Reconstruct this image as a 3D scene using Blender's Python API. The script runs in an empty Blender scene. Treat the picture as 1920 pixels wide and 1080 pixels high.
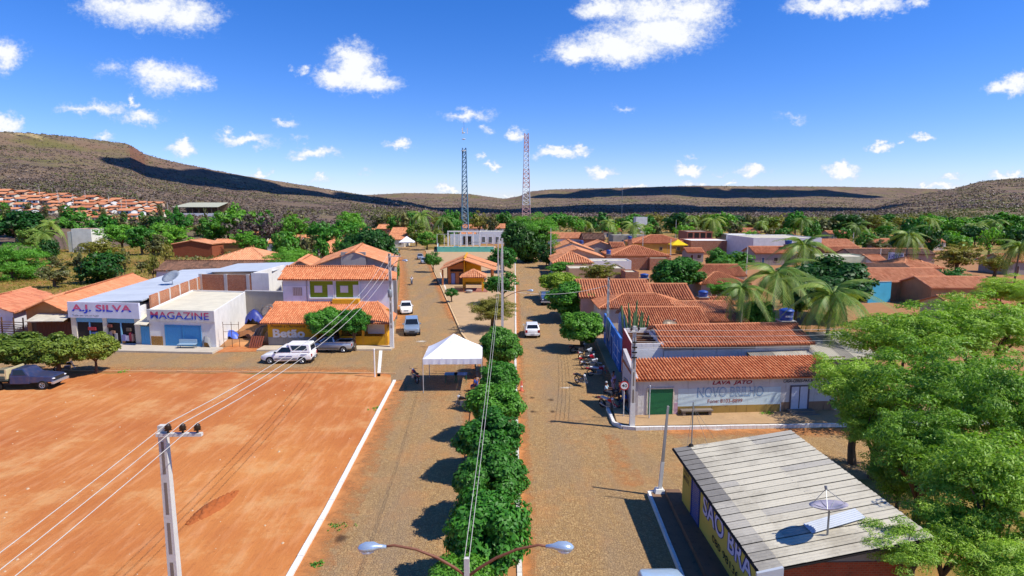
import bpy, bmesh, math, random
import numpy as np
from mathutils import Vector, Matrix

random.seed(7)
R = math.radians
SC = bpy.context.scene
COL = SC.collection

# ---------------------------------------------------------------- camera, sky, sun, exposure
FPX, HCAM = 1119.0, 15.0
PITCH = math.atan(150 / FPX)
cam_d = bpy.data.cameras.new('camera')
cam = bpy.data.objects.new('camera', cam_d)
COL.objects.link(cam)
cam.location = (0, 0, HCAM)
cam.rotation_euler = (R(90) - PITCH, 0, 0)
cam_d.sensor_width = 36
cam_d.lens = 36 * FPX / 1920
cam_d.clip_end = 30000
SC.camera = cam

SUN_DIR = Vector((0.60, -0.17, 0.80)).normalized()      # towards the sun: right, a little behind the camera
SUN_EL = math.asin(SUN_DIR.z)
SUN_AZ = math.atan2(SUN_DIR.x, SUN_DIR.y)
sun_d = bpy.data.lights.new('sun', 'SUN')
sun = bpy.data.objects.new('sun', sun_d)
COL.objects.link(sun)
sun_d.energy = 4.2
sun_d.angle = R(0.5)
sun_d.color = (1.0, 0.95, 0.86)
sun.rotation_euler = SUN_DIR.to_track_quat('Z', 'Y').to_euler()
sun.location = (60, -20, 80)

SC.view_settings.view_transform = 'Standard'
SC.view_settings.look = 'None'
SC.view_settings.exposure = 0.5
SC.view_settings.gamma = 1
SC.cycles.max_bounces = 5
SC.cycles.diffuse_bounces = 3
SC.cycles.glossy_bounces = 2
SC.cycles.transmission_bounces = 3
SC.cycles.transparent_max_bounces = 6
SC.cycles.caustics_reflective = False
SC.cycles.caustics_refractive = False
SC.cycles.use_denoising = True
SC.cycles.use_adaptive_sampling = True
SC.cycles.adaptive_threshold = 0.02

world = bpy.data.worlds.new('World')
SC.world = world
world.use_nodes = True
world.cycles.sampling_method = 'MANUAL'
world.cycles.sample_map_resolution = 256
def build_world():
    nt = world.node_tree
    nt.nodes.clear()
    N, L = nt.nodes.new, nt.links.new
    out = N('ShaderNodeOutputWorld'); bg = N('ShaderNodeBackground')
    L(bg.outputs[0], out.inputs[0])
    bg.inputs[1].default_value = 0.102
    sky = N('ShaderNodeTexSky'); sky.sky_type = 'NISHITA'; sky.sun_disc = False
    sky.sun_elevation = SUN_EL; sky.sun_rotation = SUN_AZ
    sky.altitude = 600; sky.air_density = 1.0; sky.dust_density = 0.1; sky.ozone_density = 3.0
    tint = N('ShaderNodeMix'); tint.data_type = 'RGBA'; tint.blend_type = 'MULTIPLY'
    tint.inputs[0].default_value = 1.0
    hs = N('ShaderNodeHueSaturation'); hs.inputs['Saturation'].default_value = 1.36; L(sky.outputs[0], hs.inputs['Color'])
    L(hs.outputs[0], tint.inputs[6]); tint.inputs[7].default_value = (0.84, 0.84, 1.22, 1)
    # clouds: soft puffs at directions in the sky, given as slopes (x/y, z/y) of the view ray
    tc = N('ShaderNodeTexCoord'); sep = N('ShaderNodeSeparateXYZ'); L(tc.outputs['Generated'], sep.inputs[0])
    def math_(op, a, b=None, c=None, clamp=False):
        n = N('ShaderNodeMath'); n.operation = op; n.use_clamp = clamp
        for i, v in enumerate((a, b, c)):
            if v is None: continue
            if isinstance(v, (int, float)): n.inputs[i].default_value = v
            else: L(v, n.inputs[i])
        return n.outputs[0]
    ay = math_('MAXIMUM', math_('ABSOLUTE', sep.outputs[1]), 0.02)
    u = math_('DIVIDE', sep.outputs[0], ay); w = math_('DIVIDE', sep.outputs[2], ay)
    comb = N('ShaderNodeCombineXYZ'); L(u, comb.inputs[0]); L(w, comb.inputs[1])
    def noise(scale, detail, rough, vec, seed):
        n = N('ShaderNodeTexNoise'); n.noise_dimensions = '4D'
        n.inputs['Scale'].default_value = scale; n.inputs['Detail'].default_value = detail
        n.inputs['Roughness'].default_value = rough; n.inputs['W'].default_value = seed
        L(vec, n.inputs['Vector']); return n
    def vm(op, a, b=None):
        n = N('ShaderNodeVectorMath'); n.operation = op
        for i, v in enumerate((a, b)):
            if v is None: continue
            if isinstance(v, (tuple, float, int)): n.inputs[i].default_value = v
            else: L(v, n.inputs[i])
        return n
    stretch = vm('MULTIPLY', comb.outputs[0], (1.0, 1.35, 1.0)).outputs[0]
    warpn = noise(26, 4, 0.62, stretch, 3.1)
    warp = vm('MULTIPLY', vm('SUBTRACT', warpn.outputs['Color'], (0.5, 0.5, 0.5)).outputs[0], (0.075, 0.05, 0)).outputs[0]
    warp2n = noise(85, 5, 0.6, stretch, 8.2)
    warp2 = vm('MULTIPLY', vm('SUBTRACT', warp2n.outputs['Color'], (0.5, 0.5, 0.5)).outputs[0], (0.02, 0.016, 0)).outputs[0]
    pos = vm('ADD', vm('ADD', comb.outputs[0], warp).outputs[0], warp2).outputs[0]
    # px, py, half width, half height, strength
    CL = [(275,20,95,30,1.0),(350,30,60,26,.9),(210,12,60,20,.8),(5,100,36,28,.95),(5,232,34,20,1),(320,145,62,26,.9),(285,135,30,22,.8),(365,155,36,16,.8),
          (215,128,32,14,.4),(190,203,48,12,.7),(150,207,32,9,.6),(265,220,40,13,.9),(247,188,9,11,.8),(660,128,46,40,1.1),(655,108,28,26,1),(690,155,55,22,1.05),(630,150,42,18,1),
          (568,133,13,7,.6),(345,283,28,13,1.1),(345,275,16,11,1),(460,262,48,10,.9),(430,256,20,9,.8),(590,285,42,10,.9),(560,293,22,7,.7),(530,231,22,7,.6),
          (749,270,26,10,1),(875,214,44,10,.75),(910,241,10,7,.5),(967,253,20,10,.95),(905,295,9,5,.6),(928,315,16,8,1),(495,323,14,6,.9),(600,330,12,5,.7),
          (1160,90,105,26,1),(1235,60,95,34,1.1),(1150,88,60,28,1.1),(1300,20,60,36,1.05),(1130,15,50,20,1),(1085,100,55,18,1),(1220,20,90,24,.9),(1265,70,50,24,1),
          (1540,8,60,18,.95),(1640,5,60,15,.9),(1590,12,50,14,.8),(1720,2,16,9,.6),(1890,163,40,16,1),(1905,150,26,16,1),(1045,286,34,10,1),(1045,278,16,10,1),(1088,277,24,8,.9),
          (1130,324,27,10,1.1),(1285,323,26,10,1.1),(1285,316,14,8,1),(1415,319,30,10,1.1),(1422,314,18,8,1),(1580,322,34,11,1.1),(1575,314,16,9,1),(1648,273,17,9,1),(1728,256,21,8,1),(1686,270,9,4,.6),
          (1490,219,20,5,.35),(1176,200,15,6,.45),(1290,296,9,4,.5),(1353,324,17,4,.5),(1890,328,34,9,1.1),(1765,350,34,7,1),(1780,333,16,5,.8),(840,357,20,6,1),
          (1195,348,24,6,1),(1290,347,12,5,.9),(1310,347,9,5,.9),(1378,346,10,5,1),(190,256,20,7,.6),(1730,350,20,5,.9),(600,335,24,5,.5),(690,327,14,4,.4),(560,262,14,6,.35),(950,367,18,5,.8)]
    acc = None
    for (px, py, rx, ry, st) in CL:
        a = (px - 960) / FPX; b = (py - 540) / FPX
        dy = math.cos(PITCH) - b * math.sin(PITCH); dz = -math.sin(PITCH) - b * math.cos(PITCH)
        cu, cw = a / dy, dz / dy
        d = vm('SUBTRACT', pos, (cu, cw, 0)).outputs[0]
        d = vm('MULTIPLY', d, (FPX / rx * .80, FPX / ry * .80, 0)).outputs[0]
        ln = vm('LENGTH', d).outputs['Value']
        v = math_('MULTIPLY_ADD', ln, -st, st)
        if acc is None: acc = v
        else:
            n = N('ShaderNodeMath'); n.operation = 'SMOOTH_MAX'; n.inputs[2].default_value = 0.12
            L(acc, n.inputs[0]); L(v, n.inputs[1]); acc = n.outputs[0]
    fine = noise(150, 6, 0.62, stretch, 1.7)
    dens = math_('ADD', acc, math_('MULTIPLY', math_('SUBTRACT', fine.outputs['Fac'], 0.5), 0.75))
    ramp = N('ShaderNodeMapRange'); ramp.interpolation_type = 'SMOOTHSTEP'; L(dens, ramp.inputs[0])
    ramp.inputs[1].default_value = -0.12; ramp.inputs[2].default_value = 0.72
    mask = math_('MULTIPLY', ramp.outputs[0], 0.97)
    up = math_('GREATER_THAN', sep.outputs[2], 0.0)
    mask = math_('MULTIPLY', mask, up)
    # cloud brightness from its own thickness: dense puffs white, thin veils and bases bluish grey
    med = noise(55, 5, 0.6, vm('ADD', stretch, (0.006, 0.012, 0)).outputs[0], 8.2)
    cr = N('ShaderNodeMapRange'); L(math_('ADD', dens, math_('MULTIPLY', med.outputs['Fac'], 0.7)), cr.inputs[0])
    cr.inputs[1].default_value = 0.30; cr.inputs[2].default_value = 1.05
    cc = N('ShaderNodeMix'); cc.data_type = 'RGBA'; L(cr.outputs[0], cc.inputs[0])
    cc.inputs[6].default_value = (4.0, 4.8, 6.5, 1); cc.inputs[7].default_value = (7.0, 7.1, 7.2, 1)
    fin = N('ShaderNodeMix'); fin.data_type = 'RGBA'
    L(mask, fin.inputs[0]); L(tint.outputs[2], fin.inputs[6]); L(cc.outputs[2], fin.inputs[7])
    L(fin.outputs[2], bg.inputs[0])
build_world()

# ---------------------------------------------------------------- helpers
def ray(px, py):
    a = (px - 960) / FPX; b = (py - 540) / FPX
    return (a, math.cos(PITCH) - b * math.sin(PITCH), -math.sin(PITCH) - b * math.cos(PITCH))
def G(px, py, z=0.0):                       # the point at height z that a pixel of the photograph looks at
    r = ray(px, py); t = (z - HCAM) / r[2]
    return Vector((r[0] * t, r[1] * t, z))
def AT(px, py, Y):                          # the point of a vertical plane y = Y that a pixel looks at
    r = ray(px, py); t = Y / r[1]
    return Vector((r[0] * t, Y, HCAM + r[2] * t))
def depth(p):
    return p[1] * math.cos(PITCH) + (HCAM - p[2]) * math.sin(PITCH)

def new_obj(name, me, parent=None):
    o = bpy.data.objects.new(name, me); COL.objects.link(o)
    if parent is not None: o.parent = parent
    return o
def tag(o, label=None, cat=None, group=None, kind=None):
    if label: o['label'] = label
    if cat: o['category'] = cat
    if group: o['group'] = group
    if kind: o['kind'] = kind
    return o
def thing(name, label, cat, loc=(0, 0, 0), rz=0, group=None):
    o = bpy.data.objects.new(name, None); COL.objects.link(o)
    o.empty_display_size = .3
    o.location = tuple(loc) + (0,) * (3 - len(loc)); o.rotation_euler = (0, 0, rz)
    return tag(o, label, cat, group)
def origin_of(parent):
    v = Vector((0, 0, 0))
    while parent is not None:
        v = v + parent.location; parent = parent.parent
    return v
def copy_tree(o, parent=None):
    c = o.copy(); COL.objects.link(c); c.parent = parent
    for ch in o.children: copy_tree(ch, c)
    return c

class MB:
    """collects boxes, bars, tubes and prisms into one mesh"""
    def __init__(s): s.v = []; s.f = []
    def poly(s, pts):
        n = len(s.v); s.v += [tuple(p) for p in pts]; s.f.append(tuple(range(n, n + len(pts)))); return s
    def hexa(s, b, t):                       # four bottom points and four top points, counter-clockwise from above
        n = len(s.v); s.v += [tuple(p) for p in b] + [tuple(p) for p in t]
        s.f += [(n+3, n+2, n+1, n), (n+4, n+5, n+6, n+7)]
        for i in range(4):
            j = (i + 1) % 4; s.f.append((n+i, n+j, n+4+j, n+4+i))
        return s
    def box(s, x0, x1, y0, y1, z0, z1):
        return s.hexa([(x0,y0,z0),(x1,y0,z0),(x1,y1,z0),(x0,y1,z0)], [(x0,y0,z1),(x1,y0,z1),(x1,y1,z1),(x0,y1,z1)])
    def prism(s, pts, z0, z1):
        n = len(s.v); k = len(pts)
        s.v += [(p[0], p[1], z0) for p in pts] + [(p[0], p[1], z1) for p in pts]
        s.f += [tuple(range(n+k-1, n-1, -1)), tuple(range(n+k, n+2*k))]
        for i in range(k):
            j = (i + 1) % k; s.f.append((n+i, n+j, n+k+j, n+k+i))
        return s
    def ring(s, c, ax, r, n, e1=None):
        ax = Vector(ax).normalized()
        e1 = Vector(e1) if e1 is not None else (Vector((0,0,1)) if abs(ax.z) < .9 else Vector((1,0,0)))
        e1 = (e1 - ax * e1.dot(ax)).normalized(); e2 = ax.cross(e1)
        return [tuple(Vector(c) + (e1 * math.cos(2*math.pi*i/n) + e2 * math.sin(2*math.pi*i/n)) * r) for i in range(n)]
    def tube(s, pts, rad, n=6, cap=True):
        pts = [Vector(p) for p in pts]; b0 = len(s.v); k = len(pts)
        rads = rad if isinstance(rad, (list, tuple)) else [rad] * k
        for i in range(k):
            d = (pts[min(i+1, k-1)] - pts[max(i-1, 0)])
            s.v += s.ring(pts[i], d, rads[i], n)
        for i in range(k - 1):
            for j in range(n):
                a = b0 + i*n + j; b = b0 + i*n + (j+1) % n
                s.f.append((a, b, b + n, a + n))
        if cap:
            s.f.append(tuple(range(b0 + n - 1, b0 - 1, -1))); s.f.append(tuple(range(b0 + (k-1)*n, b0 + k*n)))
        return s
    def lathe(s, prof, n=12, c=(0,0,0)):     # (r, z) profile round the vertical
        b0 = len(s.v)
        for r, z in prof:
            s.v += [(c[0] + r*math.cos(2*math.pi*i/n), c[1] + r*math.sin(2*math.pi*i/n), c[2] + z) for i in range(n)]
        for k in range(len(prof) - 1):
            for i in range(n):
                a = b0 + k*n + i; b = b0 + k*n + (i+1) % n
                s.f.append((a, b, b + n, a + n))
        s.f.append(tuple(range(b0 + n - 1, b0 - 1, -1))); e = b0 + (len(prof)-1)*n
        s.f.append(tuple(range(e, e + n))); return s
    def loft(s, secs, cap=True):             # rings of equal length
        b0 = len(s.v); n = len(secs[0])
        for q in secs: s.v += [tuple(p) for p in q]
        for k in range(len(secs) - 1):
            for i in range(n):
                a = b0 + k*n + i; b = b0 + k*n + (i+1) % n
                s.f.append((a, b, b + n, a + n))
        if cap:
            s.f.append(tuple(range(b0 + n - 1, b0 - 1, -1))); e = b0 + (len(secs)-1)*n
            s.f.append(tuple(range(e, e + n)))
        return s
    def build(s, name, mat, parent=None, smooth=False, world=True, bevel=0):
        me = bpy.data.meshes.new(name)
        o = origin_of(parent) if (world and parent is not None) else Vector((0, 0, 0))
        me.from_pydata([(v[0]-o.x, v[1]-o.y, v[2]-o.z) for v in s.v], [], s.f)
        me.update()
        bm = bmesh.new(); bm.from_mesh(me); bmesh.ops.recalc_face_normals(bm, faces=bm.faces); bm.to_mesh(me); bm.free()
        if smooth: me.polygons.foreach_set('use_smooth', [True] * len(me.polygons))
        me.materials.append(mat)
        ob = new_obj(name, me, parent)
        if bevel:
            m = ob.modifiers.new('bevel', 'BEVEL'); m.width = bevel; m.segments = 2; m.limit_method = 'ANGLE'; m.angle_limit = R(35)
        return ob

def np_mesh(name, V, Q, mat, smooth=False):
    """mesh data from numpy arrays: V (n,3), Q (m,4) quads"""
    me = bpy.data.meshes.new(name)
    V = np.asarray(V, dtype=np.float32); Q = np.asarray(Q, dtype=np.int32)
    me.vertices.add(len(V)); me.vertices.foreach_set('co', V.ravel())
    m, k = Q.shape
    me.loops.add(m * k); me.loops.foreach_set('vertex_index', Q.ravel())
    me.polygons.add(m); me.polygons.foreach_set('loop_start', np.arange(m, dtype=np.int32) * k)
    if smooth: me.polygons.foreach_set('use_smooth', np.ones(m, dtype=bool))
    me.update(calc_edges=True)
    if mat is not None: me.materials.append(mat)
    return me

# ---------------------------------------------------------------- materials
MATS = {}
def srgb(h):
    if isinstance(h, str):
        c = [int(h[i:i+2], 16) / 255 for i in (0, 2, 4)]
        return tuple((x / 12.92 if x <= .04045 else ((x + .055) / 1.055) ** 2.4) for x in c)
    return h
class NT:
    def __init__(s, name):
        s.m = bpy.data.materials.new(name); s.m.use_nodes = True; s.t = s.m.node_tree
        s.b = s.t.nodes['Principled BSDF']; s.out = s.t.nodes['Material Output']
        s.b.inputs['Specular IOR Level'].default_value = .3
    def n(s, ty, **kw):
        x = s.t.nodes.new(ty)
        for k, v in kw.items(): setattr(x, k, v)
        return x
    def l(s, a, b): s.t.links.new(a, b)
    def coord(s, kind='Object', scale=(1, 1, 1)):
        tc = s.n('ShaderNodeTexCoord'); mp = s.n('ShaderNodeMapping'); mp.inputs['Scale'].default_value = scale
        s.l(tc.outputs[kind], mp.inputs[0]); return mp.outputs[0]
    def noise(s, vec, scale, detail=4, rough=.55):
        x = s.n('ShaderNodeTexNoise'); x.inputs['Scale'].default_value = scale; x.inputs['Detail'].default_value = detail
        x.inputs['Roughness'].default_value = rough; s.l(vec, x.inputs['Vector']); return x.outputs['Fac']
    def ramp(s, fac, a, b, lo=0.0, hi=1.0):
        x = s.n('ShaderNodeMapRange'); s.l(fac, x.inputs[0])
        x.inputs[1].default_value = a; x.inputs[2].default_value = b; x.inputs[3].default_value = lo; x.inputs[4].default_value = hi
        return x.outputs[0]
    def mix(s, fac, a, b, blend='MIX'):
        x = s.n('ShaderNodeMix', data_type='RGBA', blend_type=blend)
        for i, v in ((0, fac), (6, a), (7, b)):
            if isinstance(v, (int, float)): x.inputs[i].default_value = v
            elif isinstance(v, tuple): x.inputs[i].default_value = (*v[:3], 1)
            else: s.l(v, x.inputs[i])
        return x.outputs[2]
    def math(s, op, a, b=0.0):
        x = s.n('ShaderNodeMath', operation=op)
        for i, v in enumerate((a, b)):
            if isinstance(v, (int, float)): x.inputs[i].default_value = v
            else: s.l(v, x.inputs[i])
        return x.outputs[0]
    def color(s, c):
        if isinstance(c, tuple): s.b.inputs['Base Color'].default_value = (*c[:3], 1)
        else: s.l(c, s.b.inputs['Base Color'])
    def bump(s, h, strength=.4, dist=.03):
        x = s.n('ShaderNodeBump'); x.inputs['Strength'].default_value = strength; x.inputs['Distance'].default_value = dist
        s.l(h, x.inputs['Height']); s.l(x.outputs[0], s.b.inputs['Normal'])
    def rough(s, r): s.b.inputs['Roughness'].default_value = r

def paint(c, rough=.4, metal=0.0, spec=.4):
    key = ('paint', c, rough, metal)
    if key not in MATS:
        t = NT('paint'); v = t.noise(t.coord(scale=(1, 1, 1)), 7, 4)
        c0 = srgb(c); t.color(t.mix(t.ramp(v, .3, .75), tuple(x * .86 for x in c0), c0)); t.rough(rough)
        t.b.inputs['Metallic'].default_value = metal; t.b.inputs['Specular IOR Level'].default_value = spec
        MATS[key] = t.m
    return MATS[key]
def plaster(c, dirt='6b5a48', amount=.35, rough=.85):
    key = ('plaster', c, dirt, amount)
    if key not in MATS:
        t = NT('plaster'); co = t.coord(); c0 = srgb(c); d0 = srgb(dirt)
        big = t.noise(co, .7, 5, .6); st = t.noise(t.coord(scale=(3, 3, .35)), 1.5, 6, .65)
        col = t.mix(t.ramp(big, .3, .7), tuple(x * .82 for x in c0), c0)
        col = t.mix(t.math('MULTIPLY', t.ramp(st, .56, .78), amount * 1.6), col, d0)
        col = t.mix(t.math('MULTIPLY', t.ramp(t.noise(co, 3.5, 6, .7), .60, .74), amount), col, d0)
        t.color(col); t.rough(rough); t.bump(t.noise(co, 14, 5, .6), .25, .02); MATS[key] = t.m
    return MATS[key]
def clay(c0='c9825a', c1='b06842', dark='5a3a28', weather=.3):
    key = ('clay', c0, c1, weather)
    if key not in MATS:
        t = NT('clay_tile'); g = t.n('ShaderNodeNewGeometry'); co = t.coord()
        col = t.mix(t.ramp(g.outputs['Random Per Island'], 0, 1), srgb(c0), srgb(c1))
        big = t.noise(co, .45, 6, .65)
        col = t.mix(t.math('MULTIPLY', t.ramp(big, .5, .72), weather), col, srgb(dark))
        sm = t.noise(co, 5, 5, .7)
        col = t.mix(t.math('MULTIPLY', t.ramp(sm, .55, .8), weather * .9), col, srgb(dark))
        t.color(col); t.rough(.85); MATS[key] = t.m
    return MATS[key]
def brick(c0='b4623a', c1='8f4526', mortar='b8a48c', sx=3.2):
    key = ('brick', c0)
    if key not in MATS:
        t = NT('brickwork'); tc = t.n('ShaderNodeTexCoord'); s = t.n('ShaderNodeSeparateXYZ'); t.l(tc.outputs['Object'], s.inputs[0])
        k = t.n('ShaderNodeCombineXYZ'); t.l(t.math('ADD', s.outputs[0], s.outputs[1]), k.inputs[0]); t.l(s.outputs[2], k.inputs[1])
        b = t.n('ShaderNodeTexBrick'); t.l(k.outputs[0], b.inputs['Vector'])
        b.inputs['Scale'].default_value = sx; b.inputs['Mortar Size'].default_value = .035
        b.inputs['Color1'].default_value = (*srgb(c0), 1); b.inputs['Color2'].default_value = (*srgb(c1), 1); b.inputs['Mortar'].default_value = (*srgb(mortar), 1)
        v = t.noise(t.coord(), 1.6, 5, .6)
        t.color(t.mix(t.ramp(v, .35, .75, 0, .35), b.outputs['Color'], srgb('6d3a22'))); t.rough(.9)
        t.bump(b.outputs['Fac'], -.4, .02); MATS[key] = t.m
    return MATS[key]
def sheet_mat(c='b9b3a4', dark='4e4a44', amount=.5, metal=0.0, rough=.7):
    key = ('sheet', c, amount, metal)
    if key not in MATS:
        t = NT('roof_sheet'); co = t.coord(); g = t.n('ShaderNodeObjectInfo')
        base = t.mix(t.ramp(g.outputs['Random'], 0, 1), tuple(x * .88 for x in srgb(c)), srgb(c))
        v = t.noise(t.coord(scale=(.7, .5, .5)), .8, 8, .7); v2 = t.noise(co, 9, 5, .7)
        col = t.mix(t.math('MULTIPLY', t.ramp(v, .46, .72), amount), base, srgb(dark))
        col = t.mix(t.math('MULTIPLY', t.ramp(v2, .55, .75), amount * .8), col, srgb(dark))
        t.color(col); t.rough(rough); t.b.inputs['Metallic'].default_value = metal; MATS[key] = t.m
    return MATS[key]
def leaf(c0, c1, trans=.3, bright=1.0):
    key = ('leaf', c0, c1)
    if key not in MATS:
        t = NT('leaves'); g = t.n('ShaderNodeNewGeometry'); oi = t.n('ShaderNodeObjectInfo')
        a, b = srgb(c0), srgb(c1)
        col = t.mix(t.ramp(g.outputs['Random Per Island'], 0, 1), a, b)
        hs = t.n('ShaderNodeHueSaturation'); t.l(col, hs.inputs['Color'])
        t.l(t.ramp(oi.outputs['Random'], 0, 1, .8, 1.2), hs.inputs['Value']); t.l(t.ramp(oi.outputs['Random'], 0, 1, .515, .485), hs.inputs['Hue'])
        t.color(hs.outputs[0]); t.rough(.5); t.b.inputs['Specular IOR Level'].default_value = .35
        tr = t.n('ShaderNodeBsdfTranslucent'); t.l(t.mix(1.0, hs.outputs[0], (1.0, 1.15, .45), 'MULTIPLY'), tr.inputs[0])
        mx = t.n('ShaderNodeMixShader'); mx.inputs[0].default_value = trans
        t.l(t.b.outputs[0], mx.inputs[1]); t.l(tr.outputs[0], mx.inputs[2]); t.l(mx.outputs[0], t.out.inputs[0])
        MATS[key] = t.m
    return MATS[key]
def glass(c='1a2026', rough=.08):
    key = ('glass', c)
    if key not in MATS:
        t = NT('dark_glass'); t.color(srgb(c)); t.rough(rough); t.b.inputs['Specular IOR Level'].default_value = .6; MATS[key] = t.m
    return MATS[key]
def carpaint(c, metal=.0):
    key = ('car', c)
    if key not in MATS:
        t = NT('car_paint'); c0 = srgb(c); v = t.noise(t.coord(), 3, 4); t.color(t.mix(t.ramp(v, .4, .8, 0, .18), c0, srgb('9a7350')))
        t.rough(.28); t.b.inputs['Metallic'].default_value = metal; t.b.inputs['Coat Weight'].default_value = .4; MATS[key] = t.m
    return MATS[key]
def bark(c='6b5844'):
    key = ('bark', c)
    if key not in MATS:
        t = NT('bark'); co = t.coord(scale=(4, 4, 1)); v = t.noise(co, 5, 5, .65)
        t.color(t.mix(t.ramp(v, .3, .7), tuple(x * .55 for x in srgb(c)), srgb(c))); t.rough(.9); t.bump(v, .5, .03); MATS[key] = t.m
    return MATS[key]
def concrete(c='a9a29a', amount=.35):
    return plaster(c, '5c5349', amount)
def road_mat():
    t = NT('cobbled_road'); co = t.coord()
    v = t.n('ShaderNodeTexVoronoi', feature='F1'); v.inputs['Scale'].default_value = 8.5; v.inputs['Randomness'].default_value = .8; t.l(co, v.inputs['Vector'])
    e = t.n('ShaderNodeTexVoronoi', feature='DISTANCE_TO_EDGE'); e.inputs['Scale'].default_value = 8.5; e.inputs['Randomness'].default_value = .8; t.l(co, e.inputs['Vector'])
    sp = t.n('ShaderNodeSeparateColor'); t.l(v.outputs['Color'], sp.inputs[0])
    stone = t.mix(sp.outputs[0], srgb('97794f'), srgb('b39262'))
    stone = t.mix(t.ramp(sp.outputs[1], .8, 1, 0, .4), stone, srgb('7a6856'))
    big = t.noise(co, .16, 6, .62)
    joint = t.ramp(e.outputs['Distance'], .015, .085)
    col = t.mix(joint, t.mix(t.ramp(big, .3, .7), srgb('84653f'), srgb('966c40')), stone)
    dust = t.ramp(t.noise(co, .28, 7, .66), .50, .72)
    col = t.mix(t.math('MULTIPLY', dust, .65), col, srgb('bd844d'))
    grey = t.ramp(t.noise(t.coord(scale=(1, .16, 1)), .42, 6, .6), .46, .66)
    col = t.mix(t.math('MULTIPLY', grey, .55), col, srgb('8a7760'))
    spots = t.ramp(t.noise(co, 1.7, 6, .7), .63, .74)
    col = t.mix(t.math('MULTIPLY', spots, .45), col, srgb('5d452c'))
    t.color(col); t.rough(.9); t.bump(t.math('ADD', joint, t.math('MULTIPLY', sp.outputs[2], .5)), .7, .03)
    return t.m
def dirt_mat():
    t = NT('orange_dirt'); co = t.coord(); tr = t.n('ShaderNodeMapping'); tc = t.n('ShaderNodeTexCoord'); t.l(tc.outputs['Object'], tr.inputs[0])
    tr.inputs['Rotation'].default_value = (0, 0, R(38)); tr.inputs['Scale'].default_value = (1.5, .25, 1)
    tracks = t.noise(tr.outputs[0], 1.1, 6, .6); big = t.noise(co, .11, 6, .6); fine = t.noise(co, 3.0, 7, .7)
    col = t.mix(t.ramp(big, .32, .68), srgb('ac6230'), srgb('c68244'))
    col = t.mix(t.ramp(tracks, .50, .74, 0, .5), col, srgb('d9a272'))
    col = t.mix(t.ramp(tracks, .44, .28, 0, .35), col, srgb('a25a30'))
    col = t.mix(t.ramp(fine, .56, .74, 0, .55), col, srgb('8f4f28'))
    col = t.mix(t.ramp(t.noise(co, .05, 5, .6), .48, .66, 0, .5), col, srgb('a5562a'))
    col = t.mix(t.ramp(t.noise(co, 1.3, 8, .75), .66, .76, 0, .7), col, srgb('d9b088'))
    col = t.mix(t.ramp(t.noise(co, .22, 7, .7), .52, .64, 0, .55), col, srgb('c99a66'))
    t.color(col); t.rough(.95); t.bump(t.math('ADD', tracks, t.math('MULTIPLY', fine, .5)), .6, .12)
    return t.m
def ground_mat():
    t = NT('earth_and_grass'); co = t.coord()
    a = t.noise(co, .035, 7, .62); b = t.noise(co, .35, 7, .7)
    col = t.mix(t.ramp(a, .38, .60), srgb('a8703e'), srgb('8c7a3c'))
    col = t.mix(t.ramp(b, .42, .66, 0, .8), col, srgb('5d6a2a'))
    col = t.mix(t.ramp(t.noise(co, .9, 6, .7), .56, .72, 0, .6), col, srgb('b89a62'))
    t.color(col); t.rough(.95); t.bump(b, .6, .4); return t.m
def hill_mat():
    # grey purple dry caatinga with olive and bare sandy patches
    t = NT('dry_scrub_hill'); co = t.coord(); a = t.noise(co, .006, 7, .62); b = t.noise(co, .035, 8, .7); c = t.noise(t.coord(scale=(1, 1, 3)), .011, 6, .6)
    col = t.mix(t.ramp(a, .36, .62), srgb('6b564c'), srgb('7c6850'))
    col = t.mix(t.ramp(c, .48, .66, 0, .75), col, srgb('62622f'))
    col = t.mix(t.ramp(b, .55, .70, 0, .7), col, srgb('46393a'))
    col = t.mix(t.ramp(t.noise(co, .012, 9, .72), .62, .72, 0, .9), col, srgb('cdb080'))
    g = t.n('ShaderNodeNewGeometry'); sn = t.n('ShaderNodeSeparateXYZ'); t.l(g.outputs['True Normal'], sn.inputs[0])
    col = t.mix(t.ramp(sn.outputs[2], .93, .84, 0, .75), col, srgb('6e4638'))
    t.color(col); t.rough(1.0); t.bump(b, .8, 6); return t.m

WHITEWASH = plaster('e6e4e0', '7d7264', .22)
CREAM = plaster('ddd3bd', '7d6a50', .3)
GREYW = plaster('a39b92', '4d463f', .4)
ADOBE = plaster('a9794a', '6e452a', .5)
BRICK = brick()
CLAY = clay(); CLAY2 = clay('d6966c', 'c07a52', weather=.2); CLAY3 = clay('b87650', '9c5a3c', weather=.45); MOSS = clay('6a4e40', '86624e', '2c2420', .9)
TIMBER = paint('6b4a30', .8); DARK = paint('241f1c', .9); METAL = paint('8f9396', .45, .6)
CONC = concrete('a8a29a'); CONC_W = concrete('cfcac2', .2); CONC_D = concrete('86796c', .45)
KERB = plaster('dcd6ca', '8a6a4a', .35)
FIBRE = sheet_mat('b7b0a0', '4b4640', .55); FIBRE_L = sheet_mat('cfc6ae', '6a6050', .55); ZINC = sheet_mat('c9ced2', '8a9096', .25, .1, .5)
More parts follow.
